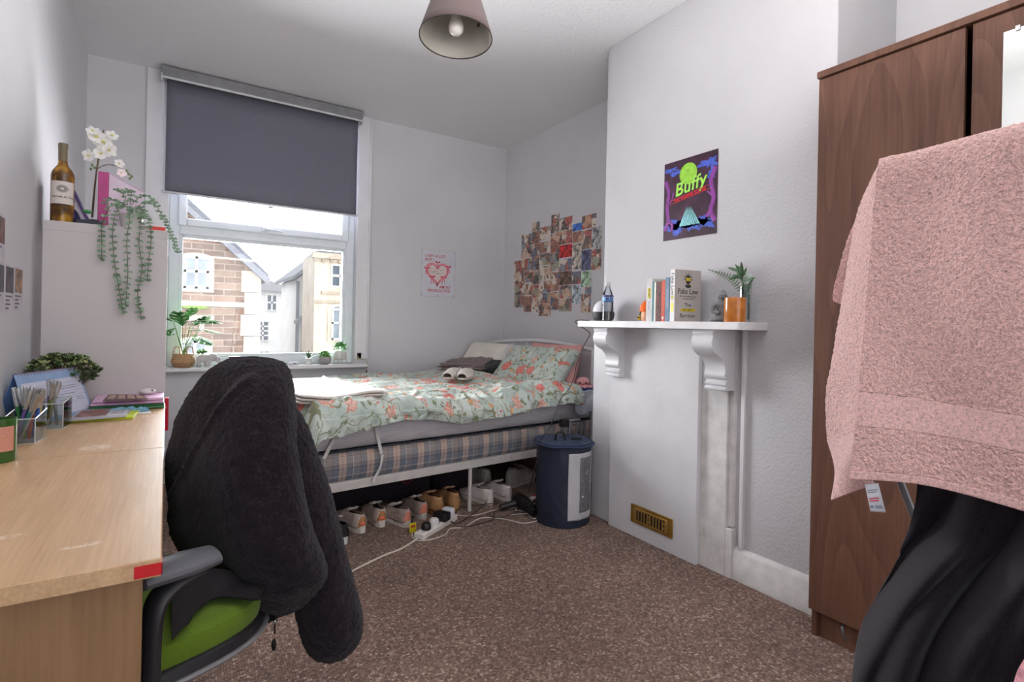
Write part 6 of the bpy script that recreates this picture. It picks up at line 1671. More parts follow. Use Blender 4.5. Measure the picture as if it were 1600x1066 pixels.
lbls = ['tall grey-white book with yellow spine patch, leftmost on the mantel shelf', 'thin teal book second in the mantel row', 'book with a dark patterned spine between teal and orange ones', 'orange-red slim book on the mantel shelf', 'steel blue book beside the large grey paperback']
bks = []
for i in range(5):
    bks.append(book(lbls[i], ys_[i + 1] + .0006, ys_[i] - .0006, heights[i], .135 if i in (0, 4) else .125, mats[i]))
Mspine = lambda yc_, z: frame((XS - .0008, yc_, z), (0, 0, -1), (0, -1, 0))   # text runs down the spine
ym = (ys_[0] + ys_[1]) / 2
part('spine_patch', G().box((XS - .0012, ym - .009, ZM + .11), (XS - .0004, ym + .009, ZM + .16)), plain('patch_yellow', (236, 222, 60), .5), bks[0], smooth=False)
part('lettering', text_geo('SECRET', .0135, frame((XS - .0014, ym, ZM + .135), (0, 0, -1), (0, -1, 0)), .0001, bold=.0004), M_INK, bks[0], smooth=False)
part('lettering', text_geo('Barrister', .0105, frame((XS - .0008, ym, ZM + .075), (0, 0, -1), (0, -1, 0)), .0001), plain('ink_blue', (92, 132, 170), .5), bks[0], smooth=False)
part('white_spine_band', G().box((XS - .0012, ys_[2] + .001, ZM + .001), (XS - .0004, ys_[2] + .0115, ZM + .186)), plain('band_cream', (232, 226, 214), .5), bks[1], smooth=False)
part('spine_badge', G().ell((XS - .001, (ys_[3] + ys_[4]) / 2, ZM + .016), (.0006, .005, .007), 12, 8), plain('badge_white', (230, 226, 220), .5), bks[3])
part('spine_print', G().box((XS - .0010, (ys_[4] + ys_[5]) / 2 - .002, ZM + .06), (XS - .0004, (ys_[4] + ys_[5]) / 2 + .002, ZM + .15)), plain('spine_print_pale', (190, 204, 216), .5), bks[4], smooth=False)
# the big grey paperback, angled with its cover outwards
A_ = on_x(1053.5, 502, 1.925); Bq = None
best = None
for k in range(200):
    x = 1.95 + k * .001; p = on_x(1094, 502, x)
    L = math.hypot(x - A_.x, p.y - A_.y)
    if best is None or abs(L - .150) < best[0]: best = (abs(L - .150), p)
Bq = best[1]
cd = Vector((Bq.x - A_.x, Bq.y - A_.y, 0)).normalized(); nrm = Vector((cd.y, -cd.x, 0))
if nrm.dot(Vector((A_.x, A_.y, 0))) > 0: nrm = -nrm     # faces the camera
FL = thing('book', 'large grey paperback titled Fake Law facing outwards on the mantel', 'book', (A_.x, A_.y, ZM), 0, 'books on the mantel shelf')
Mf = frame((A_.x, A_.y, ZM), cd, UP)       # x along the cover, y up, z towards reader
if (Mf.to_3x3() @ Vector((0, 0, 1))).dot(nrm) < 0: print('cover flips')
Hb, Wb, Tb = .236, .150, .030
M_FLC = plain('fakelaw_grey', (178, 170, 166), .55, 0, .02)
part('cover', G().box((0, 0, -.0015), (Wb, Hb, 0), M=Mf).box((0, 0, -Tb), (Wb, Hb, -Tb + .0015), M=Mf).box((-.0005, 0, -Tb), (.001, Hb, 0), M=Mf), M_FLC, FL, smooth=False)
part('pages', G().box((.0015, .002, -Tb + .002), (Wb - .003, Hb - .002, -.002), M=Mf), M_PAGES, FL, smooth=False)
part('spine_face', G().box((-.0012, 0, -Tb), (-.0006, Hb, 0), M=Mf), plain('fakelaw_spine', (222, 220, 218), .5), FL, smooth=False)
def onc(x, y, z=.0006): return Mf @ Matrix.Translation((x, y, z))
part('lettering', text_geo('Fake Law', .0345, onc(Wb * .5, .137), .0001, sx=.98, space=.92), M_INK, FL, smooth=False)
part('lettering', text_geo('The Truth About Justice', .0098, onc(Wb * .5, .115), .0001), M_INK, FL, smooth=False)
part('lettering', text_geo('in an Age of Lies', .0098, onc(Wb * .5, .104), .0001), M_INK, FL, smooth=False)
part('lettering', text_geo('The', .025, onc(Wb * .5, .076), .0001), M_INK, FL, smooth=False)
part('lettering', text_geo('Barrister', .025, onc(Wb * .5, .027), .0001), M_INK, FL, smooth=False)
yp = part('yellow_patch', G().prism([(Wb * .22, .047), (Wb * .26, .060), (Wb * .80, .060), (Wb * .76, .046)], 'Z', .0004, .0008, M=Mf), plain('patch_mustard', (206, 182, 36), .5), FL, smooth=False)
part('lettering', text_geo('SECRET', .0155, onc(Wb * .5, .053, .0012), .0001, space=1.15), M_INK, yp, smooth=False)
g = G()
hx, hy = Wb * .5, .196
for k in range(7):
    a = PI * (k / 6) * 1.1 - PI * .05
    g.add([(hx + .012 * math.cos(a - .22), hy + .012 * math.sin(a - .22), .0008), (hx + .034 * math.cos(a), hy + .034 * math.sin(a), .0008), (hx + .012 * math.cos(a + .22), hy + .012 * math.sin(a + .22), .0008)], [(0, 1, 2)], Mf)
g.ell((hx, hy - .004, .0006), (.016, .022, .0006), 18, 8, M=Mf)
g.ell((hx, hy - .034, .0006), (.018, .008, .0006), 18, 8, M=Mf)
em = part('head_emblem', g, plain('emblem_dark', (70, 60, 58), .6), FL, smooth=False)
part('yellow_mark', G().box((hx - .013, hy - .010, .0012), (hx - .001, hy + .004, .0016), M=Mf).box((hx + .001, hy - .010, .0012), (hx + .013, hy + .004, .0016), M=Mf), plain('patch_mustard', (206, 182, 36), .5), em, smooth=False)
Msp = Mf @ Matrix.Translation((-.0014, 0, -Tb / 2)) 
fx = frame(tuple(Mf @ Vector((-.0016, .17, -Tb / 2))), (0, 0, -1), tuple((Mf.to_3x3() @ Vector((0, 0, 1)))))
part('lettering', text_geo('Fake Law', .027, fx, .0001), M_INK, FL, smooth=False)
part('spine_patch', G().box((-.0018, .045, -Tb * .8), (-.0012, .085, -Tb * .2), M=Mf), plain('patch_yellow', (236, 222, 60), .5), FL, smooth=False)
part('spine_patch', G().box((-.0018, .100, -Tb * .75), (-.0012, .118, -Tb * .25), M=Mf), plain('patch_mustard', (206, 182, 36), .5), FL, smooth=False)
# Buddha
yq = on_x(1129, 502, 2.02).y
bd = thing('buddha_statue', 'small grey seated Buddha statue behind the amber candle', 'statue', (2.02, yq, ZM))
M_STN = plain('grey_stone', (128, 130, 134), .8, 0, .16, 40)
cb2 = Vector((2.02, yq, ZM))
fdir = Vector((-.85, -.5, 0)).normalized(); sdir = Vector((-fdir.y, fdir.x, 0))
Mb2 = Matrix.Identity(4)
for i in range(3): Mb2[i][0] = sdir[i]; Mb2[i][1] = fdir[i]; Mb2[i][3] = cb2[i]
Mb2[2][2] = 1
g = G()
g.lathe([(.001, 0), (.050, 0), (.050, .008), (.030, .026), (.024, .045), (.030, .068), (.032, .082), (.020, .092), (.010, .098)], M=Mb2, n=28, sy=.62)
g.ell((0, .018, .012), (.050, .026, .012), 24, 10, M=Mb2)
for sd in (-1, 1):
    g.tube(spline([(sd * .030, 0, .080), (sd * .040, .008, .060), (sd * .036, .018, .044), (sd * .010, .028, .040)], 5), [.010] * 6 + [.009] * 5 + [.0075] * 5, 10, M=Mb2)
    g.tube(spline([(sd * .046, .006, .014), (sd * .034, .030, .014), (sd * .0, .036, .016)], 5), .0105, 10, M=Mb2)
part('body', g, M_STN, bd)
g = G().ell((0, .003, .112), (.0165, .0175, .021), 20, 14, M=Mb2).ell((0, -.002, .131), (.0085, .0085, .008), 14, 8, M=Mb2)
for sd in (-1, 1): g.ell((sd * .0168, .0, .106), (.003, .005, .010), 10, 6, M=Mb2)
g.tube([(0, .020, .116), (0, .023, .108)], [.0018, .003], 8, M=Mb2)
part('head', g, M_STN, bd)
for sd in (-1, 1): part('eyelid', G().ell((sd * .0065, .0185, .114), (.0042, .0018, .0013), 10, 6, M=Mb2), plain('stone_dark', (84, 84, 88), .8), bd)
part('mouth', G().ell((0, .0195, .102), (.0045, .0014, .0012), 10, 6, M=Mb2), plain('stone_dark', (84, 84, 88), .8), bd)
# amber candle
ya_ = on_x(1148, 502, 1.965).y
cdl = thing('amber_candle', 'amber glass candle jar in front of the Buddha statue', 'candle', (1.965, ya_, ZM))
c = (1.965, ya_, ZM); rc = .0425
s = N('amber_glass'); nz = s.noise(s.coord(), 30, 2); s.col(s.ramp(nz.outputs[0], [(.3, (176, 104, 44)), (.7, (206, 128, 56))])); s.set(.14, 0, .6)
part('jar', G().lathe([(.001, .002), (rc * .96, 0), (rc, .004), (rc, .098), (rc - .002, .100), (rc - .004, .098), (rc - .004, .080)], c, 40, cap=False), s.m, cdl)
part('wax', G().lathe([(rc - .005, .004), (rc - .005, .082), (.001, .082)], c, 32, cap=False), plain('wax_amber', (150, 84, 40), .5), cdl)
# glass vase with fern sprigs
yv = on_x(1164, 498, 2.04).y
vs_ = thing('glass_vase', 'slim clear glass vase with green fern sprigs at the shelf end', 'vase', (2.04, yv, ZM))
c = (2.04, yv, ZM)
part('glass', G().lathe([(.001, .012), (.020, .012), (.022, .16), (.0235, .16), (.0235, 0), (.001, 0)], c, 28), glass('vase_glass', (222, 228, 226), .12, 1.3, .06), vs_)
M_FERN = plain('fern_green', (72, 108, 66), .5, 0, .25, 40); M_BLF = plain('broad_leaf', (84, 116, 84), .4, 0, .2, 20)
XV = 2.02
def frond(px, bend, n=16, ll=.026, w=.0022, xs=None):
    pts = spline([(on_x(x, y, xx)) for (x, y), xx in zip(px, xs or [XV] * len(px))], 8)
    g = G().tube(pts, .0013, 5)
    for k in range(2, len(pts) - 1, 2):
        p = Vector(pts[k]); t = (Vector(pts[k + 1]) - Vector(pts[k - 1])).normalized(); sdv = t.cross(Vector((-.84, -.2, .3))).normalized()
        q = k / len(pts); l_ = ll * math.sin(PI * min(1, .25 + q * .75)) 
        for sd in (-1, 1): put_leaf(g, p, t * .5 + sdv * sd, (-.8, -.5, .4), l_, w, .2, 2, 3)
    return g
part('fern_frond', frond([(1162, 460), (1152, 446), (1140, 434), (1124, 427), (1106, 421)], 0, ll=.019, xs=[2.04, 2.0, 1.97, 1.95, 1.94]), M_FERN, vs_)
part('fern_frond', frond([(1163, 470), (1162, 450), (1160, 436), (1156, 428)], 0, ll=.015, xs=[2.04, 2.02, 2.0, 1.98]), M_FERN, vs_)
part('fern_frond', frond([(1164, 472), (1169, 452), (1173, 442), (1178, 434)], 0, ll=.015, xs=[2.04, 2.02, 2.0, 1.98]), M_FERN, vs_)
g = G(); 
for (sx0, sy0, tx, ty) in [(1160, 440, 1150, 420), (1158, 436, 1144, 428), (1158, 432, 1136, 436), (1160, 432, 1148, 410), (1160, 428, 1158, 408), (1161, 432, 1166, 418), (1163, 436, 1172, 426), (1162, 440, 1179, 432), (1156, 425, 1134, 416), (1161, 430, 1153, 414)]:
    a, b = on_x(sx0, sy0, 2.0), on_x(tx, ty, 1.97)
    put_leaf(g, a, b - a, (-.8, -.5, .3), (b - a).length * .9, .0065, .15, 4, 6)
g.tube([on_x(1163, 492, 2.04), on_x(1162, 465, 2.03), on_x(1160, 430, 2.0)], .002, 6)
part('broad_leaves', g, M_BLF, vs_)

# ================================================================ WALL POSTERS
XP = XC - .0012
yl, yr_, pzt, pzb = 1.892, 1.576, 1.922, 1.532
po = thing('poster', 'dark purple and blue poster with green title lettering above the mantel shelf', 'poster', (XC, (yl + yr_) / 2, 1.73))
Mp = frame((XP, yl, pzb), (0, -1, 0), (0, 0, 1)); PW, PH = yl - yr_, pzt - pzb
part('sheet', G().box((0, 0, -.0006), (PW, PH, .0006), M=Mp), plain('poster_plum', (62, 30, 52), .45, 0, .3, 14), po, smooth=False)
def blotch(cx_, cy_, rx, ry, n, seed, z, M, jag=.35):
    rr = random.Random(seed); pts = []
    for k in range(n):
        a = 2 * PI * k / n; q = 1 + jag * (rr.random() - .5) * 2
        pts.append((min(PW - .001, max(.001, cx_ + rx * q * math.cos(a))), min(PH - .001, max(.001, cy_ + ry * q * math.sin(a)))))
    return G().add([(x, y, z) for x, y in pts] + [(cx_, cy_, z)], [(k, (k + 1) % n, n) for k in range(n)], M)
M_PB = plain('poster_blue', (74, 96, 196), .45, 0, .2, 40); M_PV = plain('poster_violet', (140, 62, 150), .45, 0, .15, 40); M_PT = plain('poster_teal', (146, 214, 216), .45, 0, .1, 60)
part('ground', merge(*[blotch(PW * (.12 + .09 * k), PH * (.17 + .03 * math.sin(k * 2.1)), .045, .016 + .006 * (k % 3), 22, k, .0009, Mp, .5) for k in range(9)]), M_PB, po, smooth=False)
for cl_ in (blotch(.04, PH * .90, .05, .012, 20, 31, .0009, Mp, .5), blotch(PW - .045, PH * .86, .05, .022, 20, 32, .0009, Mp, .5), blotch(PW - .03, PH * .72, .02, .03, 20, 33, .0009, Mp, .5), blotch(.07, PH * .84, .04, .010, 20, 34, .0009, Mp, .5)): part('cloud', cl_, M_PB, po, smooth=False)
part('moon', G().add([(PW * .47 + .052 * math.cos(2 * PI * k / 40), PH * .80 + .052 * math.sin(2 * PI * k / 40), .0011) for k in range(40)], [tuple(range(40))], Mp), plain('poster_moon', (150, 206, 66), .45, 0, .12, 40), po, smooth=False)
g = G()
for (pts, r) in [([(.01, .05), (.03, .10), (.022, .17), (.03, .24), (.01, .30)], .010), ([(.03, .10), (.055, .075), (.05, .045)], .008), ([(PW - .01, .06), (PW - .035, .11), (PW - .02, .17), (PW - .035, .25), (PW - .012, .31)], .011), ([(PW - .034, .11), (PW - .06, .085)], .008), ([(.022, .17), (.05, .20), (.06, .235)], .004), ([(PW - .02, .17), (PW - .055, .205)], .004)]:
    part('tree', G().tube(spline([(x, y, .001) for x, y in pts], 6), r, 8, M=Mp, flat=.06), M_PV, po, smooth=False)
g = G()
for k in range(9):
    x0 = .10 + .014 * k; g.add([(x0, .060 + .004 * (k % 2), .0013), (x0 + .012, .058, .0013), (.155 + (k - 4) * .003, .150, .0013)], [(0, 1, 2)], Mp)
part('pale_shape', g, M_PT, po, smooth=False)
Mt = Mp @ Matrix.Translation((PW * .50, PH * .645, .0016)) @ Matrix.Rotation(.16, 4, 'Z')
part('lettering', text_geo('Buffy', .088, Mt, .0001, bold=.0016, shear=.25, sx=1.0, space=1.05), plain('poster_lettering_green', (168, 232, 92), .45), po, smooth=False)
Mt = Mp @ Matrix.Translation((PW * .50, PH * .525, .0016)) @ Matrix.Rotation(.16, 4, 'Z')
lt = part('red_bar', G().box((-.115, -.010, -.0002), (.115, -.0075, .0002), M=Mt).box((-.115, .0085, -.0002), (.115, .011, .0002), M=Mt), plain('poster_red', (214, 38, 52), .45), po, smooth=False)
part('lettering', text_geo('THE VAMPIRE SLAYER', .020, Mt, .0001, bold=.0006, space=1.0), plain('poster_red', (214, 38, 52), .45), po, smooth=False)

# heart print in a clear sleeve on the window wall
a, b = on_y(658, 389, 4.199), on_y(708, 466, 4.199)
hx0, hx1, hz0, hz1 = 1.783, 2.096, 1.318, 1.71
hp_ = thing('heart_print', 'white print of a pink heart with red lettering in a clear sleeve', 'print', (1.94, 4.2, 1.5))
Mh = frame((hx0, 4.1985, hz0), (1, 0, 0), (0, 0, 1)); HW, HH = hx1 - hx0, hz1 - hz0
part('sheet', G().box((.003, .003, -.0004), (HW - .003, HH - .003, .0004), M=Mh), plain('print_white', (214, 214, 222), .4, 0, .02), hp_, smooth=False)
part('sleeve_edge', G().tube([Mh @ Vector(p) for p in [(0, 0, .001), (HW, 0, .001), (HW, HH, .001), (0, HH, .001), (0, 0, .001)]], .0012, 4), plain('sleeve_clear', (196, 200, 208), .2), hp_)
for (fx_, fy_) in [(.03, .97), (.52, .965), (.97, .96), (.03, .72), (.97, .70), (.03, .42), (.97, .38), (.03, .03), (.5, .03), (.97, .03)]:
    part('tack', G().ell(Mh @ Vector((HW * fx_, HH * fy_, .001)), (.005, .002, .005), 10, 6), plain('tack_grey', (170, 170, 176), .3, .4), hp_)
M_RED = plain('print_red', (196, 60, 78), .5)
def tx(t_, sz, x, y, al='LEFT'): part('lettering', text_geo(t_, sz, Mh @ Matrix.Translation((x, y, .0009)), .0001, align=al, bold=.0005), M_RED, hp_, smooth=False)
tx('I CRY A LOT', .034, .032, HH - .050); tx('BUT I', .034, .032, HH - .083)
tx('AM SO', .034, HW - .045, .082, 'RIGHT'); tx('PRODUCTIVE', .034, HW - .045, .049, 'RIGHT')
hc_ = (HW * .47, HH * .50)
def heart(t, k):
    return (hc_[0] + k * 16 * math.sin(t) ** 3 * 1.0, hc_[1] + k * (13 * math.cos(t) - 5 * math.cos(2 * t) - 2 * math.cos(3 * t) - math.cos(4 * t)) + .006)
hr = Matrix.Identity(4)
n = 60
pts = [heart(2 * PI * k / n, .0062) for k in range(n)]
part('heart_fill', G().add([(x, y, .0006) for x, y in pts] + [(hc_[0], hc_[1], .0006)], [(k, (k + 1) % n, n) for k in range(n)], Mh), plain('heart_cream', (226, 210, 208), .5), hp_, smooth=False)
part('heart_frill', G().tube([Mh @ Vector((*heart(2 * PI * k / 240, .0062 + .0006 * math.sin(k * .9)), .0008)) for k in range(241)], .007, 6, flat=.1), plain('frill_pink', (232, 142, 156), .5, 0, .15, 90), hp_, smooth=False)
g = G()
for (bx, by, s_) in [(.47, .74, 1), (.16, .60, 1), (.80, .66, 1), (.32, .42, 1.1), (.66, .42, 1.1)]:
    cx2, cy2 = HW * bx, HH * by; g = G()
    for sd in (-1, 1):
        g.ell((cx2 + sd * .014 * s_, cy2 + .004, .001), (.013 * s_, .007 * s_, .0006), 12, 6, M=Mh)
        g.tube([Mh @ Vector((cx2, cy2, .0011)), Mh @ Vector((cx2 + sd * .009, cy2 - .03 * s_, .0011)), Mh @ Vector((cx2 + sd * .012, cy2 - .05 * s_, .0011))], .0022, 5)
    part('bow', g, plain('bow_red', (222, 66, 92), .5), hp_, smooth=False)
g = G()
for (x, y) in [(.36, .53), (.40, .55), (.46, .54), (.56, .57), (.60, .58), (.50, .50), (.54, .51), (.46, .49)]:
    g.ell((HW * x, HH * y, .001), (.006, .0026, .0005), 10, 5, M=Mh)
part('script_marks', g, plain('script_green_grey', (130, 120, 104), .5), hp_, smooth=False)

# ================================================================ PHOTO COLLAGE ON THE ALCOVE WALL
coll = {0: [(83, 150, 525, 735), (83, 172, 735, 842), (82, 172, 845, 952)],
 1: [(150, 245, 283, 388), (150, 247, 390, 500), (150, 176, 502, 730), (177, 247, 503, 612), (177, 247, 615, 722), (173, 245, 738, 838), (173, 242, 850, 993)],
 2: [(250, 318, 170, 252), (247, 318, 255, 366), (247, 318, 368, 496), (247, 313, 498, 612), (245, 310, 615, 740), (245, 308, 745, 862), (242, 307, 866, 997)],
 3: [(320, 420, 215, 332), (320, 416, 350, 455), (318, 416, 460, 565), (313, 418, 575, 703), (310, 418, 710, 818), (308, 418, 822, 912), (308, 418, 915, 1030)],
 4: [(425, 499, 100, 266), (420, 499, 270, 346), (419, 499, 348, 455), (419, 497, 458, 618), (419, 497, 628, 800), (419, 497, 808, 975)],
 5: [(501, 620, 130, 245), (500, 618, 250, 372), (500, 617, 380, 496), (499, 616, 512, 618), (499, 615, 622, 746), (499, 614, 750, 868), (499, 613, 872, 988)],
 6: [(622, 708, 183, 250), (622, 704, 256, 358), (620, 703, 368, 602), (618, 699, 622, 738), (616, 699, 744, 920)],
 7: [(709, 800, 108, 232), (802, 842, 86, 205), (707, 796, 244, 420), (705, 793, 425, 612), (703, 792, 620, 762), (736, 792, 764, 826), (701, 790, 830, 998)],
 8: [(798, 890, 214, 412), (795, 888, 418, 606)]}
ordn = ['top', 'second', 'third', 'fourth', 'fifth', 'sixth', 'lowest']
coln = ['first (leftmost)', 'second', 'third', 'fourth', 'fifth', 'sixth', 'seventh', 'eighth', 'ninth (rightmost)']
tints = {(5, 2): ('red_photo', (176, 30, 32), 'with a red picture'), (6, 0): ('blue_sky_photo', (52, 104, 190), 'with bright blue sky'), (8, 0): ('pale_grey_photo', (150, 150, 150), 'black and white'), (7, 4): ('green_ring_photo', (150, 178, 150), 'pale green'), (5, 4): ('dark_pet_photo', (96, 74, 62), 'dark brown'), (7, 3): ('dusk_crowd_photo', (78, 80, 110), 'dusky blue and olive'), (6, 2): ('grey_street_photo', (170, 160, 150), 'pale grey'), (6, 4): ('sky_jump_photo', (160, 170, 180), 'pale sky')}
for ci, rects in coll.items():
    for ri, (x0, x1, y0, y1) in enumerate(rects):
        px0, px1, py0, py1 = 790 + x0 * .1688, 790 + x1 * .1688, 320 + y0 * .1688, 320 + y1 * .1688
        A1, B1, C1 = on_x(px0, py0, XR), on_x(px0, py1, XR), on_x(px1, py0, XR)
        ya, yb2 = A1.y, C1.y
        nm_, cc_, ds = tints.get((ci, ri), (None, None, None))
        lbl = 'photo print%s, %s in the %s column of the wall collage' % ((' ' + ds) if ds else '', ordn[ri] if ri < len(rects) - 1 else 'lowest', coln[ci])
        if nm_:
            if nm_ not in MC:
                s = N(nm_); v = s.coord(); nz = s.noise(v, 30, 3, .6, .5)
                dk_ = tuple(int(q * .35) for q in cc_); lt_ = tuple(min(255, int(q * 1.35) + 20) for q in cc_)
                s.col(s.ramp(nz.outputs[0], [(.34, dk_), (.48, cc_), (.66, lt_)])); s.set(.35); MC[nm_] = s.m
            m_ = MC[nm_]
        else: m_ = M_PHOTO
        xo = XR - .0006 - .0004 * ((ri + ci) % 3)
        # geometry built round its own origin so every print gets its own picture
        yc2, zc2 = (ya + yb2) / 2, (A1.z + B1.z) / 2
        o = part('photo_print', G().box((-.0003, -abs(ya - yb2) / 2, -(A1.z - B1.z) / 2), (.0003, abs(ya - yb2) / 2, (A1.z - B1.z) / 2)), m_, None, smooth=False)
        o.location = (xo, yc2, zc2)
        tag(o, lbl, 'photo', 'photo prints on the alcove wall')

# ================================================================ WARDROBE
s = N('walnut_laminate'); v = s.coord('Object', (1, 1, .10))
warp = s.noise(s.coord('Object', (1, 1.0, .22)), 3.0, 1, .4)
rg = s.n('ShaderNodeMath', operation='FRACT'); s.l(s.math('MULTIPLY', warp.outputs[0], 16), rg.inputs[0])
fine = s.noise(s.coord('Object', (1, 1, .03)), 150, 4, .65); med = s.noise(v, 16, 4, .6)
f = s.math('ADD', s.math('MULTIPLY', med.outputs[0], .45), s.math('MULTIPLY', fine.outputs[0], .40))
f = s.math('ADD', f, s.math('MULTIPLY', rg.outputs[0], .13))
s.col(s.ramp(f, [(.32, (80, 52, 41)), (.5, (98, 66, 52)), (.68, (114, 80, 63))])); s.set(.5, 0, .35); s.bump(fine.outputs[0], .06, .002)
M_WAL = s.m
M_WALD = plain('walnut_shadow_gap', (44, 28, 24), .6)
W0, W1 = 1.035, -.28
wr_ = thing('wardrobe', 'tall dark walnut wardrobe with a mirrored middle door', 'wardrobe', (2.25, .4, 0))
part('side_panel', G().box((1.972, W0 - .018, 0), (2.56, W0, 1.995)), M_WAL, wr_, bevel=.001)
part('side_panel', G().box((1.972, W1, 0), (2.56, W1 + .018, 1.995)), M_WAL, wr_, bevel=.001)
part('back_panel', G().box((2.55, W1 + .018, .10), (2.56, W0 - .018, 1.995)), M_WAL, wr_, smooth=False)
part('top_board', G().box((1.945, W1 - .004, 1.995), (2.56, W0 + .006, 2.018)), M_WAL, wr_, bevel=.001)
part('bottom_board', G().box((1.972, W1 + .018, .085), (2.55, W0 - .018, .102)), M_WAL, wr_, bevel=.001)
part('plinth', G().box((1.985, W1 + .018, 0), (2.0, W0 - .018, .085)), M_WAL, wr_, bevel=.001)
part('divider', G().box((1.972, .585, .102), (2.55, .603, 1.995)), M_WALD, wr_, smooth=False)
for i, (ya2, yb3) in enumerate([(W0 + .002, .617), (.600, .165), (.160, W1 - .002)]):
    dr = part('door', G().box((1.953, yb3, .098), (1.970, ya2, 1.990)), M_WAL, wr_, bevel=.001)
    if i == 1:
        s = N('mirror_glass'); nz = s.noise(s.coord(), 3, 1); s.col(s.ramp(nz.outputs[0], [(.3, (222, 226, 222)), (.7, (228, 231, 228))])); s.set(.03, 1)
        part('mirror', G().box((1.949, .225, .60), (1.9535, .531, 1.935)), s.m, dr, bevel=.001)
        part('mirror_clip', G().cbox((1.947, .50, 1.933), (.004, .010, .014)), plain('clip_clear', (216, 220, 220), .2), dr, bevel=.001)
for k, yy in enumerate((.93, .84)):
    hk = G().tube(spline([(1.984, yy, .082), (1.972, yy, .070), (1.970, yy - .004, .048), (1.978, yy - .012, .034)], 5), .0045, 7)
    part('hook', hk, plain('hook_grey', (92, 90, 94), .35, .4), wr_)

# ================================================================ CLOTHES AIRER, TOWEL, DARK DRESS
M_AIR = plain('airer_grey_metal', (120, 120, 124), .35, .5)
ar = thing('clothes_airer', 'folding metal clothes airer mostly hidden under a towel', 'airer', (.95, .25, 0))
tl, tr_ = at_d(1376, 262, .80), at_d(1720, 182, .60)
dirb = (tr_ - tl); dirb.z = 0; dirb.normalize()
zb_ = (tl.z + tr_.z) / 2 - .012
n1 = Vector((-dirb.y, dirb.x, 0))
if n1.x < 0: n1 = -n1
b0_ = Vector((tl.x, tl.y, zb_)) + dirb * .012 + n1 * .012; b1_ = b0_ + dirb * .62
part('top_bar', G().tube([b0_, b1_], .008, 10), M_AIR, ar)
for t_ in (.30, .60):
    p = b0_ + dirb * t_
    for sd in (-1, 1):
        part('leg', G().tube([Vector((p.x, p.y, zb_)), Vector((p.x, p.y, 0)) + n1 * (.16 * sd + .05)], .008, 10), M_AIR, ar)
pA_, pB_ = at_d(1400, 735, .86), at_d(1430, 812, .86)
part('brace', G().tube([at_d(1392, 715, .86), at_d(1436, 828, .86)], .0055, 8), M_AIR, ar)
for zz in (.75, .45):
    part('rail', G().tube([Vector((b0_.x, b0_.y, zz)) + n1 * (.03 + .10 * (1 - zz)), Vector((b1_.x, b1_.y, zz)) + n1 * (.03 + .10 * (1 - zz))], .006, 8), M_AIR, ar)
def terry(name, c, strip=False):
    s = N(name); v = s.coord(); nz = s.noise(v, 420, 3, .6); nb2 = s.noise(v, 210, 3, .6)
    base = s.ramp(s.math('ADD', s.math('MULTIPLY', nz.outputs[0], .5), s.math('MULTIPLY', nb2.outputs[0], .5)), [(.32, tuple(int(q * .80) for q in c)), (.5, c), (.68, tuple(min(255, int(q * 1.10)) for q in c))])
    s.col(base); s.set(.95, 0, .08, Sheen_Weight=.25, Sheen_Roughness=.5)
    s.bump(s.math('ADD', nz.outputs[0], nb2.outputs[0]), .6 if not strip else .12, .004); return s.m
M_TER = terry('pink_terry', (230, 188, 182)); M_BAND = terry('pink_woven_band', (226, 186, 181), True)
tw = thing('bath_towel', 'large pink towel draped over the clothes airer', 'towel', (.88, .25, .84))
TOP = [(1374, 256, .800), (1450, 239, .745), (1520, 221, .700), (1600, 203, .655), (1720, 172, .600)]
R1 = [(1366, 330, .796), (1448, 325, .742), (1520, 320, .695), (1600, 312, .652), (1720, 300, .60)]
R2 = [(1356, 460, .790), (1440, 458, .738), (1515, 462, .690), (1600, 465, .645), (1720, 470, .59)]
R3 = [(1342, 612, .782), (1430, 622, .735), (1510, 636, .690), (1600, 650, .640), (1720, 670, .585)]
R4 = [(1336, 665, .780), (1426, 675, .733), (1505, 688, .690), (1600, 708, .640), (1720, 735, .585)]
R5 = [(1329, 735, .776), (1418, 741, .730), (1500, 756, .690), (1600, 782, .640), (1720, 815, .585)]
R6 = [(1328, 748, .775), (1418, 753, .730), (1500, 769, .690), (1600, 797, .640), (1720, 830, .585)]
def toW(rows): return [[tuple(at_d(*p)) for p in r] for r in rows]
def wav(fn, amp=.006, seed=0, f=7):
    def h(u, v):
        p = Vector(fn(u, v)); p += Vector((-.8, -.5, 0)) * amp * (noise.noise(Vector((p.x * f, p.y * f, p.z * f * .5 + seed))) + .5 * noise.noise(Vector((p.x * f * 2.5, p.y * f * 2.5, p.z * f + seed))))
        return tuple(p)
    return h
over = [(1378, 262, .83), (1452, 247, .78), (1522, 230, .735), (1600, 212, .69), (1720, 182, .63)]
TD = [(.0035, .0035), (.0015, .012)]
part('upper_panel', G().grid(wav(sheet(toW([over, TOP, R1, R2, R3])), .010), 230, 250), M_TER, tw, solid=.004, disp=TD)
part('woven_band', G().grid(wav(sheet(toW([R3, R4])), .010), 90, 14), M_BAND, tw, solid=.004)
part('lower_panel', G().grid(wav(sheet(toW([R4, R5])), .010), 230, 60), M_TER, tw, solid=.004, disp=TD)
part('hem', G().grid(wav(sheet(toW([R5, R6])), .010), 90, 5), M_BAND, tw, solid=.006)
SIDE = [[(1374, 256, .802), (1370, 262, .825), (1364, 274, .85)], [(1366, 335, .798), (1352, 335, .83), (1338, 338, .87)], [(1357, 460, .792), (1334, 462, .83), (1316, 465, .88)],
        [(1346, 560, .786), (1322, 560, .83), (1300, 560, .88)], [(1342, 612, .784), (1318, 618, .83), (1290, 618, .88)], [(1336, 672, .782), (1312, 682, .83), (1292, 688, .88)]]
SIDE2 = [SIDE[-1], [(1334, 715, .79), (1318, 730, .83), (1304, 735, .87)], [(1366, 757, .80), (1336, 768, .83), (1298, 782, .87)]]
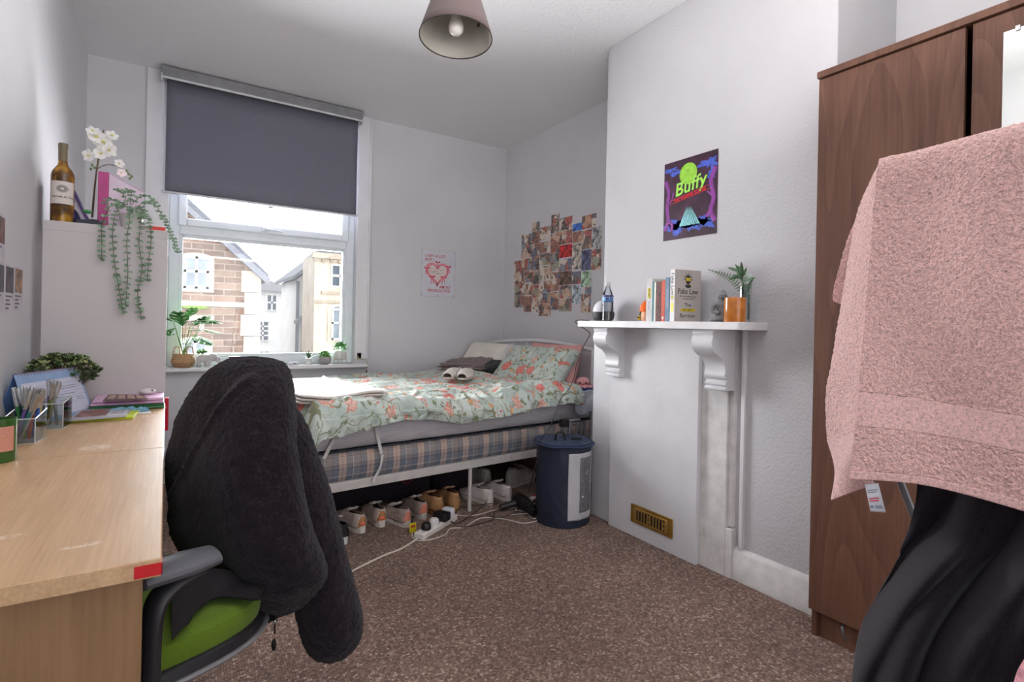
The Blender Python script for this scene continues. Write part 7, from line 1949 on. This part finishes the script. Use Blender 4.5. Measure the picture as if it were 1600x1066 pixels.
part('side_fold', G().grid(wav(sheet(toW(SIDE)), .006), 60, 200), M_TER, tw, solid=.004, disp=TD)
part('side_fold_band', G().grid(wav(sheet(toW(SIDE2)), .004), 30, 40), M_BAND, tw, solid=.003)
part('back_corner', G().grid(wav(sheet(toW([[(1352, 320, .87), (1348, 322, .875), (1344, 325, .88)], [(1345, 390, .87), (1334, 385, .88), (1322, 380, .89)], [(1340, 440, .87), (1322, 440, .885), (1303, 450, .895)], [(1338, 480, .87), (1322, 478, .885), (1302, 470, .895)]])), .004), 50, 70), M_TER, tw, solid=.004, disp=TD)
tg_ = part('care_label', G().grid(sheet(toW([[(1351, 757, .80), (1372, 755, .80)], [(1356, 780, .795), (1378, 778, .795)], [(1360, 799, .80), (1384, 801, .80)]])), 8, 12), plain('label_satin', (222, 222, 230), .4), tw, solid=.0006)
lf_ = sheet(toW([[(1351, 757, .798), (1372, 755, .798)], [(1356, 780, .793), (1378, 778, .793)], [(1360, 799, .798), (1384, 801, .798)]]))
def strip(u0, v0, u1, v1): return G().grid(lambda u, v: lf_(u0 + (u1 - u0) * u, v0 + (v1 - v0) * v), 3, 2)
part('red_print', merge(strip(.15, .48, .75, .52), strip(.15, .56, .7, .60)), plain('label_red', (226, 84, 100), .5), tg_)
part('grey_print', merge(strip(.15, .24, .8, .26), strip(.15, .30, .7, .32), strip(.12, .74, .3, .82), strip(.42, .74, .8, .77), strip(.42, .80, .85, .83)), plain('label_grey', (130, 140, 156), .5), tg_)

# dark garment hanging below the towel
s = N('black_jersey'); v = s.coord(); nz = s.noise(v, 500, 2)
s.col(s.ramp(nz.outputs[0], [(.3, (15, 12, 18)), (.7, (35, 29, 38))])); s.set(.9, 0, .12, Sheen_Weight=.15); s.bump(nz.outputs[0], .2, .001)
M_JER = s.m
dr_ = thing('dark_dress', 'black jersey dress hanging from the clothes airer below the pink towel', 'clothing', (.9, .25, .45))
D = [[(1436, 700, .80), (1500, 700, .76), (1570, 700, .72), (1640, 700, .68), (1740, 700, .64)],
     [(1432, 765, .80), (1500, 770, .755), (1570, 780, .715), (1640, 790, .67), (1740, 800, .63)],
     [(1423, 820, .80), (1490, 835, .74), (1560, 850, .70), (1640, 860, .65), (1740, 870, .61)],
     [(1399, 874, .80), (1470, 880, .72), (1545, 900, .69), (1630, 910, .63), (1740, 930, .59)],
     [(1367, 948, .79), (1440, 945, .71), (1520, 960, .68), (1620, 975, .62), (1740, 990, .57)],
     [(1342, 1018, .78), (1420, 1020, .70), (1510, 1030, .66), (1620, 1045, .61), (1740, 1060, .56)],
     [(1332, 1090, .78), (1415, 1100, .69), (1510, 1110, .65), (1620, 1120, .60), (1740, 1130, .55)],
     [(1330, 1180, .78), (1415, 1190, .69), (1510, 1200, .65), (1620, 1210, .60), (1740, 1220, .55)]]
base_d = sheet(toW(D))
def dress(u, v):
    p = Vector(base_d(u, v)); tow = -Vector((.86, .42, 0))
    # long diagonal folds running down to the left
    q1 = u + .42 * v
    fold = .016 * math.sin(q1 * 17 + .8 * noise.noise(Vector((u * 2, v * 2, 0)))) * min(1, v * 2.5) + .010 * math.sin(q1 * 31 + 1.3 + v * 2) * min(1, v * 2)
    p += tow * (fold + .008 * noise.noise(Vector((u * 5, v * 6, 2))))
    return tuple(p)
part('skirt', G().grid(dress, 170, 150), M_JER, dr_, solid=.003)
fx2 = thing('patterned_cloth', 'pink and white patterned cloth edge at the bottom right corner', 'cloth', (.85, .2, .5))
part('cloth', G().grid(wav(sheet(toW([[(1600, 1030, .585), (1660, 1010, .57)], [(1588, 1052, .585), (1660, 1050, .57)], [(1580, 1085, .585), (1660, 1090, .57)]])), .004), 20, 20), plain('pink_pattern', (214, 150, 160), .8, 0, .3, 70), fx2, solid=.003)
